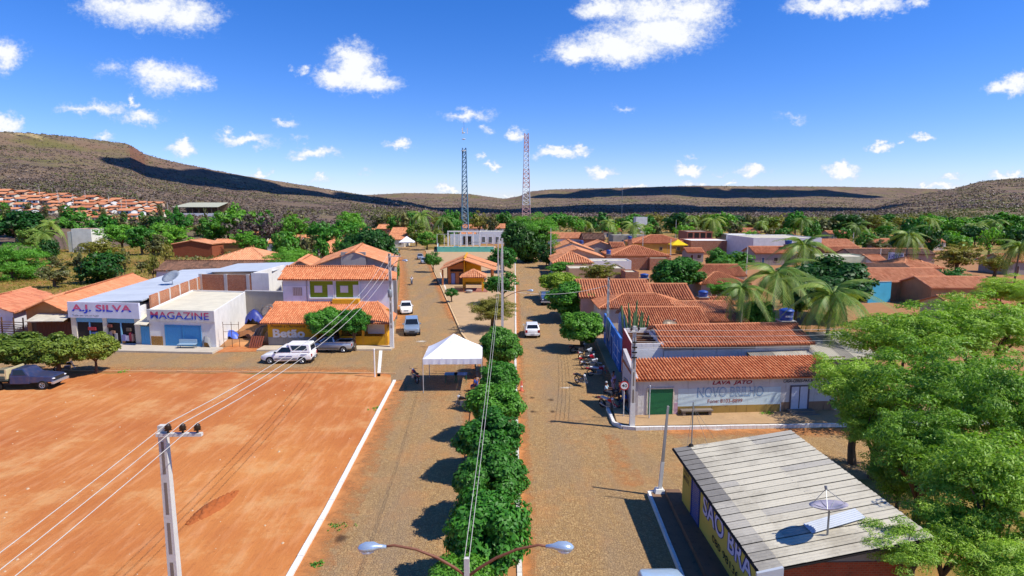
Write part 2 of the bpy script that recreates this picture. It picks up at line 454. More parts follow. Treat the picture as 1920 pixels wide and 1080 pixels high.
# ---------------------------------------------------------------- terrain
PXH = [(-600, 238), (-300, 243), (0, 249), (60, 252), (150, 259), (250, 272), (280, 291), (340, 306), (440, 326), (560, 346), (650, 360), (760, 379), (830, 394), (900, 420), (2600, 420)]
PXF = [(-600, 372), (600, 366), (700, 365), (760, 362), (880, 364), (915, 369), (945, 373), (975, 368), (990, 360), (1030, 356), (1180, 352), (1300, 349), (1500, 350), (1700, 353), (1790, 356), (2600, 352)]
PXR = [(-600, 430), (1600, 400), (1700, 372), (1770, 358), (1800, 350), (1835, 340), (1870, 337), (1920, 334), (2100, 322), (2600, 330)]
def lerp_table(t, x):
    return np.interp(x, [a for a, b in t], [b for a, b in t])
_rs = np.random.RandomState(5)
_waves = [(_rs.uniform(-1, 1), _rs.uniform(-1, 1), _rs.uniform(0, 6.28), k) for k in (1, 1, 1.7, 1.7, 2.9, 2.9, 4.6, 4.6, 7.5, 7.5, 12, 12)]
def fbm(x, y, s):
    v = 0
    for a, b, p, k in _waves:
        v = v + np.sin((a * x + b * y) * s * k * 2 + p + 1.3 * np.sin((b * x - a * y) * s * k + p)) / k
    return v / 3.2
def hill_height(x, y):
    x = np.asarray(x, dtype=float); y = np.maximum(np.asarray(y, dtype=float), 1.0)
    c = 960 + FPX * x / y * 1.009
    rl = np.interp(c, [-600, 0, 830], [900, 950, 1500]); hl = (390 - lerp_table(PXH, c)) / FPX * rl + HCAM
    P1 = [(0, 0), (.2, 0), (.26, .02), (.35, .10), (.45, .185), (.63, .36), (.84, .62), (.93, .80), (.965, .93), (1.0, 1.0), (1.1, .985), (1.6, .9), (3, .2), (9, 0)]
    left = np.maximum(hl, 0) * lerp_table(P1, y / rl)
    rf = 3300.0; hf = (390 - lerp_table(PXF, c)) / FPX * rf + HCAM
    P2 = [(0, 0), (.28, 0), (.45, .06), (.6, .14), (.75, .30), (.87, .55), (.94, .72), (.965, .93), (1, 1.0), (1.3, .98), (2, .9), (9, .5)]
    far = np.maximum(hf, 0) * lerp_table(P2, y / rf)
    rr = 2000.0; hr = (390 - lerp_table(PXR, c)) / FPX * rr + HCAM
    P3 = [(0, 0), (.2, 0), (.35, .06), (.55, .2), (.75, .5), (.9, .82), (1, 1), (1.2, .95), (2, .2), (9, 0)]
    right = np.maximum(hr, 0) * lerp_table(P3, y / rr)
    h = np.maximum(np.maximum(left, far), right)
    rough = np.clip(h / 40, 0, 1)
    g = fbm(x, y, .004) * 5.0 + fbm(x + 900, y, .013) * 2.2
    edge = np.clip(np.abs(y / rl - 1.0) / .12, 0, 1) * np.clip(np.abs(y / rf - 1.0) / .1, 0, 1)
    return h + g * rough * (.25 + .75 * edge)
def ground_z(x, y):
    return max(0.0, float(hill_height(x, y)) - .6)

def build_terrain():
    cs = np.linspace(-420, 2340, 420); ys = np.concatenate([np.geomspace(140, 1700, 170), np.geomspace(1730, 9000, 90)])
    C, Y = np.meshgrid(cs, ys); X = (C - 960) / FPX * Y / 1.009
    Z = hill_height(X, Y) - .6
    V = np.stack([X, Y, Z], -1).reshape(-1, 3); n = len(cs); i = np.arange(len(ys) - 1)[:, None] * n + np.arange(n - 1)[None, :]
    Q = np.stack([i, i + 1, i + n + 1, i + n], -1).reshape(-1, 4)
    tag(new_obj('hills', np_mesh('hills', V, Q, hill_mat(), True)), 'dry scrub covered hills and flat topped ridge behind the town', kind='structure')
    g = MB().poly([(-12000, -400, -.02), (12000, -400, -.02), (12000, 14000, -.02), (-12000, 14000, -.02)]).build('ground', ground_mat())
    tag(g, 'earth and dry grass on which the town stands', kind='structure')
build_terrain()

# cumulus drifting high over the valley, beyond the top of the picture: its shadow lies on the hills
def cloud(target, length, width, ang, seed, alt=1050):
    t = (alt - target[2]) / SUN_DIR.z; c = Vector(target) + SUN_DIR * t; rs = np.random.RandomState(seed); Vs, Qs, base = [], [], 0
    th, ph = np.meshgrid(np.linspace(0, 2 * math.pi, 25)[:-1], np.linspace(.02, math.pi - .02, 13)); n0 = 24
    sph = np.stack([np.sin(ph) * np.cos(th), np.sin(ph) * np.sin(th), np.cos(ph)], -1).reshape(-1, 3)
    i = np.arange(12)[:, None] * n0 + np.arange(24)[None]; j = np.arange(12)[:, None] * n0 + (np.arange(24)[None] + 1) % 24
    q = np.stack([i, j, j + n0, i + n0], -1).reshape(-1, 4)
    for k in range(26):
        u = rs.uniform(-1, 1); v = rs.uniform(-1, 1) * math.sqrt(1 - .8 * u * u); r = width * rs.uniform(.28, .5)
        off = np.array([u * length / 2, v * width / 2, rs.uniform(0, .25) * width]); bump = 1 + .14 * np.sin(sph[:, :1] * 7 + k) * np.cos(sph[:, 1:2] * 6 - k)
        p = sph * r * bump * np.array([1, 1, .6]) + off; p[:, 2] = np.maximum(p[:, 2], -.08 * width); Vs.append(p); Qs.append(q + base); base += len(p)
    t_ = NT('cloud'); t_.color((.9, .9, .92)); t_.rough(1.0); o = new_obj('cloud', np_mesh('cloud', np.concatenate(Vs), np.concatenate(Qs), t_.m, True)); o.location = c; o.rotation_euler = (0, 0, ang); tag(o, 'cumulus cloud high over the hills', kind='structure')
cloud((-330, 1170, 45), 640, 230, math.atan2(250, 309), 1)
cloud((330, 1750, 8), 1000, 560, R(-4), 2, 1500); cloud((950, 2950, 90), 1500, 330, R(-3), 3, 1900); cloud((-120, 1800, 15), 420, 300, R(5), 4, 1300)
def flat(name, polys, z, mat, label):
    m = MB()
    for p in polys: m.poly([(q[0], q[1], z) for q in p])
    return tag(m.build(name, mat), label, kind='structure')
ROAD = road_mat(); DIRT = dirt_mat()
flat('cobbled_road', [
    [(-9.9, -60), (9.4, -60), (9.4, 62), (-12.9, 62), (-11.2, 53.0), (-10.2, 49), (-9.0, 20)],
    [(-150, 54.5), (-11.2, 53.0), (-12.9, 62), (-150, 64.0)],
    [(0.2, 62), (9.4, 62), (10.2, 140), (10.4, 260), (1.0, 260), (0.6, 140)],
    [(-12.9, 62), (-3.9, 62), (-5.9, 70), (-19.5, 147), (-35.5, 240), (-45, 240), (-24.4, 130)],
    [(9.4, 31.2), (90, 34), (90, 40.5), (9.4, 39.2)],
], .004, ROAD, 'tan cobblestone road dusted with orange earth')
_edge = [(-11.4 - 1.1 * i, 52.9 + .012 * i * 1.1 + .30 * math.sin(i * 1.3) * math.sin(i * .37) + random.uniform(-.14, .14)) for i in range(44)]
flat('dirt_lot', [[(-150, -60), (-9.9, -60), (-9.0, 20), (-10.2, 49), (-11.0, 52.6)] + _edge + [(-150, 54.3)]], .012, DIRT, 'bare orange dirt lot with tyre tracks')
# drifted dust along the kerbs, and stains: thin films whose edges break up into the stones
def film_mat(c, c2, dens):
    t = NT('dust_film'); a = t.n('ShaderNodeAttribute', attribute_name='cover'); co = t.coord()
    n = t.noise(co, 1.6, 8, .72); col = t.mix(t.ramp(t.noise(co, .8, 5, .6), .3, .7), srgb(c), srgb(c2)); t.color(col); t.rough(.95)
    f = t.ramp(t.math('ADD', a.outputs['Fac'], t.math('MULTIPLY', t.math('SUBTRACT', n, .5), 1.9)), .25, .95, 0, dens)
    tr = t.n('ShaderNodeBsdfTransparent'); mx = t.n('ShaderNodeMixShader'); t.l(f, mx.inputs[0]); t.l(tr.outputs[0], mx.inputs[1]); t.l(t.b.outputs[0], mx.inputs[2]); t.l(mx.outputs[0], t.out.inputs[0]); return t.m
def film(name, V, Q, cover, mat, label):
    me = np_mesh(name, V, Q, mat); at = me.attributes.new('cover', 'FLOAT', 'POINT'); at.data.foreach_set('value', np.array(cover, np.float32)); tag(new_obj(name, me), label, kind='stuff')
DUST = film_mat('b9713c', 'c98a52', .85)
def dust_strip(inner, outer, z, label, mat=None, prof=(1.0, .62, .28, -.6)):
    V, C = [], []; n = len(inner)
    for n_, (a, b) in enumerate(zip(inner, outer)):
        for k in range(4): t = k / 3; V.append((a[0] + (b[0] - a[0]) * t, a[1] + (b[1] - a[1]) * t, z)); C.append(prof[k] if 0 < n_ < n - 1 else min(prof[k], -.5))
    film('road_dust', V, [(i*4+k, (i+1)*4+k, (i+1)*4+k+1, i*4+k+1) for i in range(n - 1) for k in range(3)], C, mat or DUST, label)
def along(pts, off, n=14):
    out = []
    for i in range(n):
        t = i / (n - 1) * (len(pts) - 1); k = min(int(t), len(pts) - 2); f = t - k; out.append((pts[k][0] + (pts[k+1][0] - pts[k][0]) * f + off, pts[k][1] + (pts[k+1][1] - pts[k][1]) * f))
    return out
k_ = [(-8.8, 12), (-9.12, 28), (-9.88, 45), (-10.3, 52)]; dust_strip(along(k_, 0), along(k_, 2.3), .0085, 'orange dust drifted along the lot kerb')
k_ = [(.42, 2), (.46, 30), (.46, 62), (.9, 140)]; dust_strip(along(k_, 0), along(k_, 1.1), .0085, 'orange dust beside the right median kerb')
k_ = [(-1.8, 2), (-1.87, 30), (-3.85, 61.8)]; dust_strip(along(k_, 0), along(k_, -1.6), .0090, 'orange dust beside the left median kerb')
k_ = [(-6.1, 70), (-19.65, 147), (-31.4, 215)]; dust_strip(along(k_, 0), along(k_, -1.7), .0085, 'orange dust along the plaza kerb')
k_ = [(-12.9, 64), (-24.5, 130), (-36, 190)]; dust_strip(along(k_, 0), along(k_, 3.0), .0090, 'orange dust along the left house fronts')
k_ = [(8.9, 43), (9.4, 66), (9.8, 140)]; dust_strip(along(k_, -.2), along(k_, -1.8), .0085, 'dust along the right pavement')
dust_strip([(-60 + 3.3 * i, 53.4 - .03 * i * .3) for i in range(16)], [(-60 + 3.3 * i, 56.4) for i in range(16)], .0160, 'orange dust spilling from the lot onto the side street')
dust_strip([(9 + 1.8 * i, 39.0 + .05 * i) for i in range(14)], [(9 + 1.8 * i, 36.8) for i in range(14)], .0085, 'dust below the car wash kerb')
dust_strip([(8.6 - .1 * i, 30 + .9 * i) for i in range(11)], [(4.6 + .1 * i, 30 + .9 * i) for i in range(11)], .0095, 'dust at the mouth of the right side street', None, (-.6, .35, .45, -.6))
dust_strip([(-3.3, 44 + i) for i in range(14)], [(-9.5, 44 + i) for i in range(14)], .0105, 'dust around the white tent', film_mat('b87a48', 'c08a58', .5), (-.6, .4, .4, -.6))
def stain(px, py, w, h, mat, label, z=.011):
    p = G(px, py); V = [(p.x, p.y, z)]; C = [1.0]; n = 16
    for i in range(n): a = 6.2832 * i / n; V.append((p.x + w * math.cos(a), p.y + h * math.sin(a), z)); C.append(-.75)
    film('stain', V, [(0, 1 + i, 1 + (i + 1) % n, 1 + (i + 1) % n) for i in range(0)] or [(0, 1 + 2*i, 1 + (2*i + 1) % n, 1 + (2*i + 2) % n) for i in range(n // 2)], C, mat, label)
OIL = film_mat('4a3526', '5d4530', .8); CHALK = film_mat('e4ddd0', 'd4c8b4', .8)
for px, py, w, h, lb in ((998, 746, .7, .9, 'dark oil stain on the right lane, far left one'), (1033, 750, .7, .8, 'dark oil stain on the right lane, far right one'), (1000, 772, .8, .8, 'dark oil stain on the right lane, near left one'), (1036, 772, .6, .8, 'dark oil stain on the right lane, near right one'), (640, 1010, .9, 1.0, 'dark damp stain beside the lot kerb')): stain(px, py, w, h, OIL, lb)
stain(1062, 727, 1.3, .8, CHALK, 'white powder spilled on the right lane'); stain(1345, 805, 1.6, .8, CHALK, 'pale spilled lime below the car wash kerb'); stain(790, 640, 1.6, 1.2, CHALK, 'pale worn patch on left street')
flat('town_earth', [[(10.4, 41), (120, 41), (160, 230), (10.6, 230)], [(-90, 63.9), (-13.2, 62.2), (-24.6, 130), (-40, 200), (-80, 130)]], .002, plaster('a5764a', '6b4a30', .5), 'bare earth yards between the houses')
# a heap of dug-up soil on the lot
def soil_heap():
    a = G(350, 985); b = G(445, 920); d = (b - a); L = d.length; d.normalize(); n = Vector((-d.y, d.x, 0)); V = []; Q = []
    nu, nv = 40, 14
    for i in range(nu):
        for j in range(nv):
            s, t = i / (nu - 1), j / (nv - 1) * 2 - 1
            p = a + d * L * s + n * t * .42 * (0.4 + math.sin(s * 3.14)) 
            z = .16 * max(0, math.sin(s * 3.14)) * (1 - t * t) + random.uniform(-.10, .10) * (1 - t * t); V.append((p.x, p.y, max(.0, z)))
    for i in range(nu - 1):
        for j in range(nv - 1): Q.append((i*nv+j, (i+1)*nv+j, (i+1)*nv+j+1, i*nv+j+1))
    o = new_obj('soil_heap', np_mesh('soil_heap', V, Q, plaster('a85c2c', '7c4420', .5)))
    tag(o, 'long low heap of dug up red soil on the dirt lot', 'soil heap')
soil_heap()

def kerb_run(name, pts, w, h, mat, label, stone=1.0, skip=None):
    """a kerb: one piece of setting whose kerb stones are pieces"""
    root = tag(thing(name, label, None, pts[0]), label, kind='structure')
    for i in range(len(pts) - 1):
        a, b = Vector((*pts[i][:2], 0)), Vector((*pts[i+1][:2], 0)); L = (b - a).length; k = max(1, round(L / stone)); d = (b - a).normalized()
        ang = math.atan2(d.y, d.x); me = None
        for j in range(k):
            if me is None:
                m = MB().box(0, L / k - .015, -w/2, w/2, 0, h); o = m.build('kerb_stone', mat, root, world=False, bevel=.0); me = o.data
            else: o = new_obj('kerb_stone', me, root)
            p = a + d * (L * j / k); o.location = (p.x - root.location.x, p.y - root.location.y, random.uniform(-.008, .008)); o.rotation_euler = (0, random.uniform(-.008, .008), ang + random.uniform(-.006, .006))
    return root
WHITE_K = plaster('ebe7df', '9a7a58', .3); DULL_K = plaster('a98a68', '6d4d34', .45)
kerb_run('lot_kerb', [(-8.95, 16), (-9.25, 28), (-10.0, 45), (-10.25, 50.6)], .24, .13, WHITE_K, 'white painted kerb along the edge of the dirt lot')
kerb_run('lot_kerb', [(-10.6, 52.9), (-14, 53.1), (-27, 53.6), (-48, 54.0)], .18, .08, plaster('c79d72', '8f5a34', .55), 'low worn kerb between dirt lot and side street')
flat('median_strip', [[(-1.55, -10), (.15, -10), (.25, 62), (-3.6, 62)]], .14, plaster('b07a49', '6f4a2c', .5), 'raised earth median planted with trees')
kerb_run('median_kerb', [(.27, -4), (.32, 30), (.34, 61.9)], .2, .2, KERB, 'pale kerb on the right side of the planted median', 1.2)
kerb_run('median_kerb', [(-1.66, -4), (-1.75, 30), (-3.72, 61.9)], .2, .2, DULL_K, 'dusty kerb on the left side of the planted median', 1.2)
PLAZA = plaster('bc9c74', '7a5c40', .4)
flat('plaza', [[(-3.9, 62.1), (.25, 62.1), (.65, 140), (1.0, 215), (-31, 215), (-19.3, 147), (-5.8, 70)]], .12, PLAZA, 'paved plaza between the two streets')
kerb_run('plaza_kerb', [(-4.0, 62.1), (-5.95, 70), (-19.5, 147), (-31.2, 215)], .22, .17, plaster('d9b88a', '8f6844', .4), 'tan kerb along the left side of the plaza', 1.6)
kerb_run('plaza_kerb', [(.4, 62.1), (.78, 140), (1.1, 215)], .2, .17, KERB, 'pale kerb along the right side of the plaza', 1.8)
# painted line across the plaza floor
flat('plaza_line', [[G(836, 548), G(839, 548), G(826, 512), G(824.6, 512)]], .126, paint('e3d9c6', .8), 'thin pale line painted on the plaza paving')
# right-hand pavements
SIDE = plaster('b5946c', '7a5638', .55)
def raised(name, pts, z0, z1, mat, label): return tag(MB().prism(pts, z0, z1).build(name, mat), label, kind='structure')
raised('pavement', [(7.3, 39.9), (8.3, 39.2), (14, 39.45), (24, 39.9), (40, 40.6), (40, 44), (8.4, 41.6), (8.0, 44.5), (7.5, 43)], 0, .26, SIDE, 'worn pavement in front of the car wash wall')
kerb_run('pavement_kerb', [(7.15, 43.2), (7.1, 40.0), (7.6, 39.25), (8.4, 39.02), (14, 39.25), (26, 39.8), (40, 40.45)], .2, .24, WHITE_K, 'white kerb round the corner pavement of the car wash', .9)
raised('pavement', [(8.55, 44.5), (9.6, 44.5), (10.6, 66), (10.9, 140), (9.9, 140), (9.5, 66)], 0, .16, SIDE, 'narrow pavement along the right side of the street')
raised('pavement', [(-49.5, 61.8), (-31, 60.3), (-31, 62.6), (-49.5, 65)], 0, .2, plaster('c3b7a4', '8a7458', .35), 'pale concrete pavement in front of the two shops')
raised('pavement', [(-27, 61.6), (-12.8, 61.9), (-12.9, 64), (-27, 63.6)], 0, .16, plaster('c9b9a0', '8a6a48', .4), 'pavement in front of the yellow bar')
flat('roadside_earth', [[(-31, 61.0), (-27, 61.4), (-27, 66), (-31, 66)]], .02, DIRT, 'orange earth strip between shop and bar')
# raised brown walkway with a step, beside the yellow shop
SBX = 8.45
raised('walkway', [(6.75, 15), (7.55, 15), (7.95, 29.55), (7.3, 29.55)], 0, .22, plaster('8a6a50', '4f3a2c', .5), 'lower step of the walkway beside the yellow shop')
raised('walkway', [(7.55, 15), (8.7, 15), (8.7, 29.4), (7.95, 29.4)], 0, .5, plaster('7d604a', '46342a', .5), 'upper brown walkway along the yellow shop wall')
kerb_run('walkway_kerb', [(6.65, 15), (7.2, 29.7), (8.3, 29.75)], .13, .26, WHITE_K, 'white kerb along the walkway of the yellow shop', 1.3)

# ---------------------------------------------------------------- building kit
def expand(q, o):
    n = len(q); out = []
    for i in range(n):
        p, a, b = Vector(q[i][:2]), Vector(q[i-1][:2]), Vector(q[(i+1) % n][:2])
        d1 = (p - a).normalized(); d2 = (b - p).normalized()
        n1 = Vector((d1.y, -d1.x)); n2 = Vector((d2.y, -d2.x)); m = (n1 + n2); m = m / max(.3, (1 + n1.dot(n2)))
        out.append(p + m * o)
    return out
def tile_mesh(name, polys, tw, tl, mat, org):
    Vs, Qs, base = [], [], 0
    arc = np.array([(-.40, 0.0), (-.2, .30), (.2, .30), (.40, 0.0)])
    rs = np.random.RandomState(len(polys) * 7 + int(abs(polys[0][0][0] * 10)) % 97)
    for poly in polys:
        P = [np.array(p, float) for p in poly]; U = P[1] - P[0]; L = np.linalg.norm(U); U /= L
        nrm = np.cross(U, P[2] - P[0]); nrm /= np.linalg.norm(nrm)
        if nrm[2] < 0: nrm = -nrm
        W = np.cross(nrm, U)
        if W.dot(P[2] - P[0]) < 0: W = -W
        uv = np.array([((p - P[0]).dot(U), (p - P[0]).dot(W)) for p in P])
        u0, u1 = uv[:, 0].min(), uv[:, 0].max(); w1 = uv[:, 1].max()
        us = np.arange(u0 + tw * .5, u1, tw); ws = np.arange(0, w1 - tl * .35, tl)
        if not len(us) or not len(ws): continue
        A, B = np.meshgrid(us, ws); A = A.ravel(); B = B.ravel(); Bm = B + tl * .5
        ok = np.ones(len(A), bool); n = len(uv)
        ar = sum(uv[i][0]*uv[(i+1) % n][1] - uv[(i+1) % n][0]*uv[i][1] for i in range(n)); sg = 1 if ar > 0 else -1
        for i in range(n):
            a, b = uv[i], uv[(i+1) % n]
            ok &= sg * ((b[0]-a[0]) * (Bm-a[1]) - (b[1]-a[1]) * (A-a[0])) > -tl * tw * .1
        A, B = A[ok], B[ok]; k = len(A)
        if not k: continue
        jit = rs.uniform(-.012, .012, k) ; lift = rs.uniform(0, .02, k)
        V = np.zeros((k, 8, 3))
        for e, (dw, dn, sc) in enumerate(((-.02, .035, 1.0), (tl * 1.1, .012, .86))):
            for j, (a, h) in enumerate(arc):
                pu = (A + a * tw * sc + jit)[:, None] * U; pw = (B + dw)[:, None] * W; pn = (h * tw * 1.25 + dn + lift)[:, None] * nrm
                V[:, e*4+j] = P[0] + pu + pw + pn
        q = np.array([(0, 1, 5, 4), (1, 2, 6, 5), (2, 3, 7, 6)])
        Q = (np.arange(k)[:, None, None] * 8 + q[None] + base).reshape(-1, 4)
        Vs.append(V.reshape(-1, 3)); Qs.append(Q); base += k * 8
    if not Vs: return None
    V = np.concatenate(Vs) - np.array(org)
    return np_mesh(name, V, np.concatenate(Qs), mat)
def slab(m, poly, th=.07):
    k = len(poly); P = [Vector(p) for p in poly]; b = [p - Vector((0, 0, th)) for p in P]; n = len(m.v)
    m.v += [tuple(p) for p in P + b]; m.f.append(tuple(range(n, n + k))); m.f.append(tuple(range(n + 2*k - 1, n + k - 1, -1)))
    for i in range(k):
        j = (i + 1) % k; m.f.append((n + i, n + j, n + k + j, n + k + i))
def add_roof(root, polys, ridges, mat, tw, tl, name='roof', caps=None):
    m = MB()
    for p in polys: slab(m, p)
    rf = m.build(name, mat, root)
    me = tile_mesh('roof_tiles', polys, tw, tl, mat, origin_of(root))
    if me:
        o = new_obj('roof_tiles', me, rf); o['kind'] = 'stuff'
    if ridges:
        m = MB()
        for a, b in ridges: m.tube([Vector(a) + Vector((0, 0, .05)), Vector(b) + Vector((0, 0, .05))], max(.1, tw * .42), 6)
        m.build('ridge_cap', caps or CLAY2, rf)
    return rf
def wallbox(m, P0, P1, s0, s1, z0, z1, o0, o1):
    P0 = Vector((*P0[:2], 0)); P1 = Vector((*P1[:2], 0)); u = (P1 - P0).normalized(); n = Vector((u.y, -u.x, 0))
    A = P0 + u * s0; B = P0 + u * s1
    b = [A + n*o1, B + n*o1, B + n*o0, A + n*o0]
    m.hexa([(p.x, p.y, z0) for p in b], [(p.x, p.y, z1) for p in b]); return m
def opening(root, P0, P1, s0, s1, z0, z1, kind='window', col='4a4038', frame='d8d2c6', slats=0):
    fm = paint(frame, .7); t = .09
    if kind == 'door':
        d = wallbox(MB(), P0, P1, s0 + t, s1 - t, z0, z1 - t, -.05, .025).build('door', paint(col, .6), root)
        m = MB(); wallbox(m, P0, P1, s0, s0 + t, z0, z1, -.05, .07); wallbox(m, P0, P1, s1 - t, s1, z0, z1, -.05, .07); wallbox(m, P0, P1, s0 + t, s1 - t, z1 - t, z1, -.05, .07)
        m.build('frame', fm, d)
        if slats:
            m = MB(); k = slats
            for i in range(k):
                a = z0 + (z1 - t - z0) * i / k; wallbox(m, P0, P1, s0 + t, s1 - t, a + .01, a + (z1 - t - z0) / k * .62, .026, .05)
            o = m.build('shutter_ribs', paint(col, .5), d); o['kind'] = 'stuff'
        return d
    w = wallbox(MB(), P0, P1, s0 + t, s1 - t, z0 + t, z1 - t, -.05, .015).build('window', glass(col, .2) if kind == 'window' else paint(col, .7), root)
    m = MB(); wallbox(m, P0, P1, s0, s0 + t, z0, z1, -.05, .07); wallbox(m, P0, P1, s1 - t, s1, z0, z1, -.05, .07)
    wallbox(m, P0, P1, s0 + t, s1 - t, z1 - t, z1, -.05, .07); wallbox(m, P0, P1, s0 + t, s1 - t, z0, z0 + t, -.05, .09)
    mid = (s0 + s1) / 2; wallbox(m, P0, P1, mid - .02, mid + .02, z0 + t, z1 - t, .0, .05)
    m.build('frame', fm, w); return w
def building(name, label, cat, quad, eave, roof='gable_x', rise=1.2, wall=None, rmat=None, over=.35, tw=.24, tl=.45, group=None, z0=0.0, sides=None, base=None):
    wall = wall or WHITEWASH; rmat = rmat or CLAY
    q = [Vector((*p[:2], 0)) for p in quad]; c = sum(q, Vector()) / 4; c.z = z0
    root = thing(name, label, cat, c, 0, group)
    m = MB(); E = z0 + eave
    P = lambda p, z: (p[0], p[1], z)
    FL, FR, BR, BL = q; mid = lambda a, b: (a + b) / 2
    tops = {'shed': [E, E, E + rise, E + rise], 'shed_r': [E, E + rise, E + rise, E], 'shed_l': [E + rise, E, E, E + rise], 'shed_f': [E + rise, E + rise, E, E]}.get(roof, [E] * 4)
    m.hexa([P(p, z0 - .4) for p in q], [P(p, t) for p, t in zip(q, tops)])
    wl = m.build('wall', wall, root)
    ex = [Vector((*p, 0)) for p in expand(q, over)]; eFL, eFR, eBR, eBL = ex
    if roof == 'flat':
        pm = MB()
        for i in range(4):
            a, b = q[i], q[(i+1) % 4]; wallbox(pm, a, b, 0, (b - a).length, E, E + rise, -.15, .003)
        pm.build('parapet', wall, root)
        MB().poly([P(p, E + .02) for p in q]).build('roof', rmat, root)
        return root, wl, q
    if roof == 'none': return root, wl, q
    if roof in ('gable_x', 'gable_y', 'hip'):
        if roof == 'gable_y': pts = [eFL, eFR, eBR, eBL]; A, B, C_, D = eFR, eBR, eBL, eFL; wA, wB, wC, wD = FR, BR, BL, FL
        else: A, B, C_, D = eFL, eFR, eBR, eBL; wA, wB, wC, wD = FL, FR, BR, BL
        half = ((mid(wA, wD) - wA).length); sl = rise / half; zE = E - sl * over + .02; zR = E + rise + .02
        r0, r1 = mid(D, A), mid(B, C_)
        if roof == 'hip':
            L = (r1 - r0).length; d = (r1 - r0).normalized(); k = min(L * .46, (mid(A, D) - A).length); r0 = r0 + d * k; r1 = r1 - d * k
            polys = [[P(A, zE), P(B, zE), P(r1, zR), P(r0, zR)], [P(C_, zE), P(D, zE), P(r0, zR), P(r1, zR)], [P(B, zE), P(C_, zE), P(r1, zR)], [P(D, zE), P(A, zE), P(r0, zR)]]
            ridges = [(P(r0, zR), P(r1, zR)), (P(A, zE), P(r0, zR)), (P(B, zE), P(r1, zR)), (P(C_, zE), P(r1, zR)), (P(D, zE), P(r0, zR))]
        else:
            polys = [[P(A, zE), P(B, zE), P(r1, zR), P(r0, zR)], [P(C_, zE), P(D, zE), P(r0, zR), P(r1, zR)]]
            ridges = [(P(r0, zR), P(r1, zR))]
            for a, b in ((wA, wD), (wB, wC)):
                g = MB()
                mm = mid(a, b); inw = (mid(wB, wC) - mid(wA, wD)).normalized() * (.15 if a is wA else -.15)
                t_ = [P(a, E), P(b, E), P(mm, E + rise - .02)]; k_ = [P(a + inw, E), P(b + inw, E), P(mm + inw, E + rise - .02)]
                g.loft([t_, k_]); g.build('gable', wall, root)
    else:
        i = {'shed': 0, 'shed_r': 3, 'shed_l': 1, 'shed_f': 2}[roof]
        A, B, C_, D = [ex[(i + j) % 4] for j in range(4)]; wA, wB, wC, wD = [q[(i + j) % 4] for j in range(4)]
        run = ((wD - wA).length + (wC - wB).length) / 2; sl = rise / run
        za, zb = E - sl * over + .03, E + rise + sl * over + .03
        polys = [[P(A, za), P(B, za), P(C_, zb), P(D, zb)]]; ridges = []
    add_roof(root, polys, ridges, rmat, tw, tl)
    return root, wl, q
def depth_for(py0, z0, pyr, slope, px=960):
    """horizontal run from an eave seen at py0 (height z0) to a ridge seen at pyr, for a roof of this slope"""
    Y0 = G(px, py0, z0).y; r = ray(px, pyr); k = -r[2] / r[1]
    return max(1.2, (HCAM - z0 - k * Y0) / (k + slope))
def pxhouse(label, pxL, pxR, pyE, pyR, eave=3.0, slope=.32, roof='gable_x', name='house', cat='house', pyE2=None, skew=0.0, full=None, **kw):
    """a house from its front eave (two pixels at eave height) and the height of its ridge in the picture"""
    a = G(pxL, pyE, eave); b = G(pxR, pyE2 or pyE, eave); d = full or 2 * depth_for((pyE + (pyE2 or pyE)) / 2, eave, pyR, slope, (pxL + pxR) / 2)
    if roof in ('shed', 'flat'): d = full or d / 2
    d = min(d, 16); rise = slope * (d / 2 if roof not in ('shed', 'flat') else d)
    if roof == 'flat': rise = kw.pop('rise', .25)
    o = kw.get('over', .35)
    u = (b - a); u.z = 0; a = a + Vector((0, o, 0)); b = b + Vector((0, o, 0))
    s = Vector((skew * d, d, 0)); Yd = a.y
    kw.setdefault('tw', .24 if Yd < 75 else (.34 if Yd < 120 else .5)); kw.setdefault('tl', .45 if Yd < 75 else (.7 if Yd < 120 else 1.0))
    return building(name, label, cat, [a, b, b + s, a + s], eave, roof, rise, **kw)

FONT_CACHE = {}
def lettering(root, txt, P0, P1, s0, s1, z0, z1, mat, off=.012, bold=.0, shear=0.0, name='lettering', fit=True, rough=0):
    """painted letters on a wall face: stretched to s0..s1 along it and z0..z1 up it"""
    cu = bpy.data.curves.new(name, 'FONT'); cu.body = txt; cu.size = 1; cu.offset = bold; cu.shear = shear; cu.resolution_u = 3
    tmp = bpy.data.objects.new(name, cu); COL.objects.link(tmp)
    dg = bpy.context.evaluated_depsgraph_get(); me = bpy.data.meshes.new_from_object(tmp.evaluated_get(dg)); COL.objects.unlink(tmp); bpy.data.objects.remove(tmp)
    n = len(me.vertices); co = np.zeros(n * 3, np.float32); me.vertices.foreach_get('co', co); co = co.reshape(-1, 3)
    mn, mx = co.min(0), co.max(0)
    u = (co[:, 0] - mn[0]) / (mx[0] - mn[0]); v = (co[:, 1] - mn[1]) / (mx[1] - mn[1])
    P0 = Vector(P0); P1 = Vector(P1); d = (P1 - P0); d.z = 0; d.normalize(); nn = Vector((d.y, -d.x, 0)); org = origin_of(root)
    S = s0 + u * (s1 - s0); Z = z0 + v * (z1 - z0)
    V = np.stack([P0.x + d.x * S + nn.x * off - org.x, P0.y + d.y * S + nn.y * off - org.y, Z - org.z], -1)
    me.vertices.foreach_set('co', V.astype(np.float32).ravel()); me.update(); me.materials.clear(); me.materials.append(mat)
    return new_obj(name, me, root)
def two_tone(top, bottom, zsplit):
    t = NT('two_tone_print'); s = t.n('ShaderNodeSeparateXYZ'); tc = t.n('ShaderNodeTexCoord'); t.l(tc.outputs['Object'], s.inputs[0])
    t.color(t.mix(t.ramp(s.outputs[2], zsplit - .05, zsplit + .05), srgb(bottom), srgb(top))); t.rough(.6); return t.m
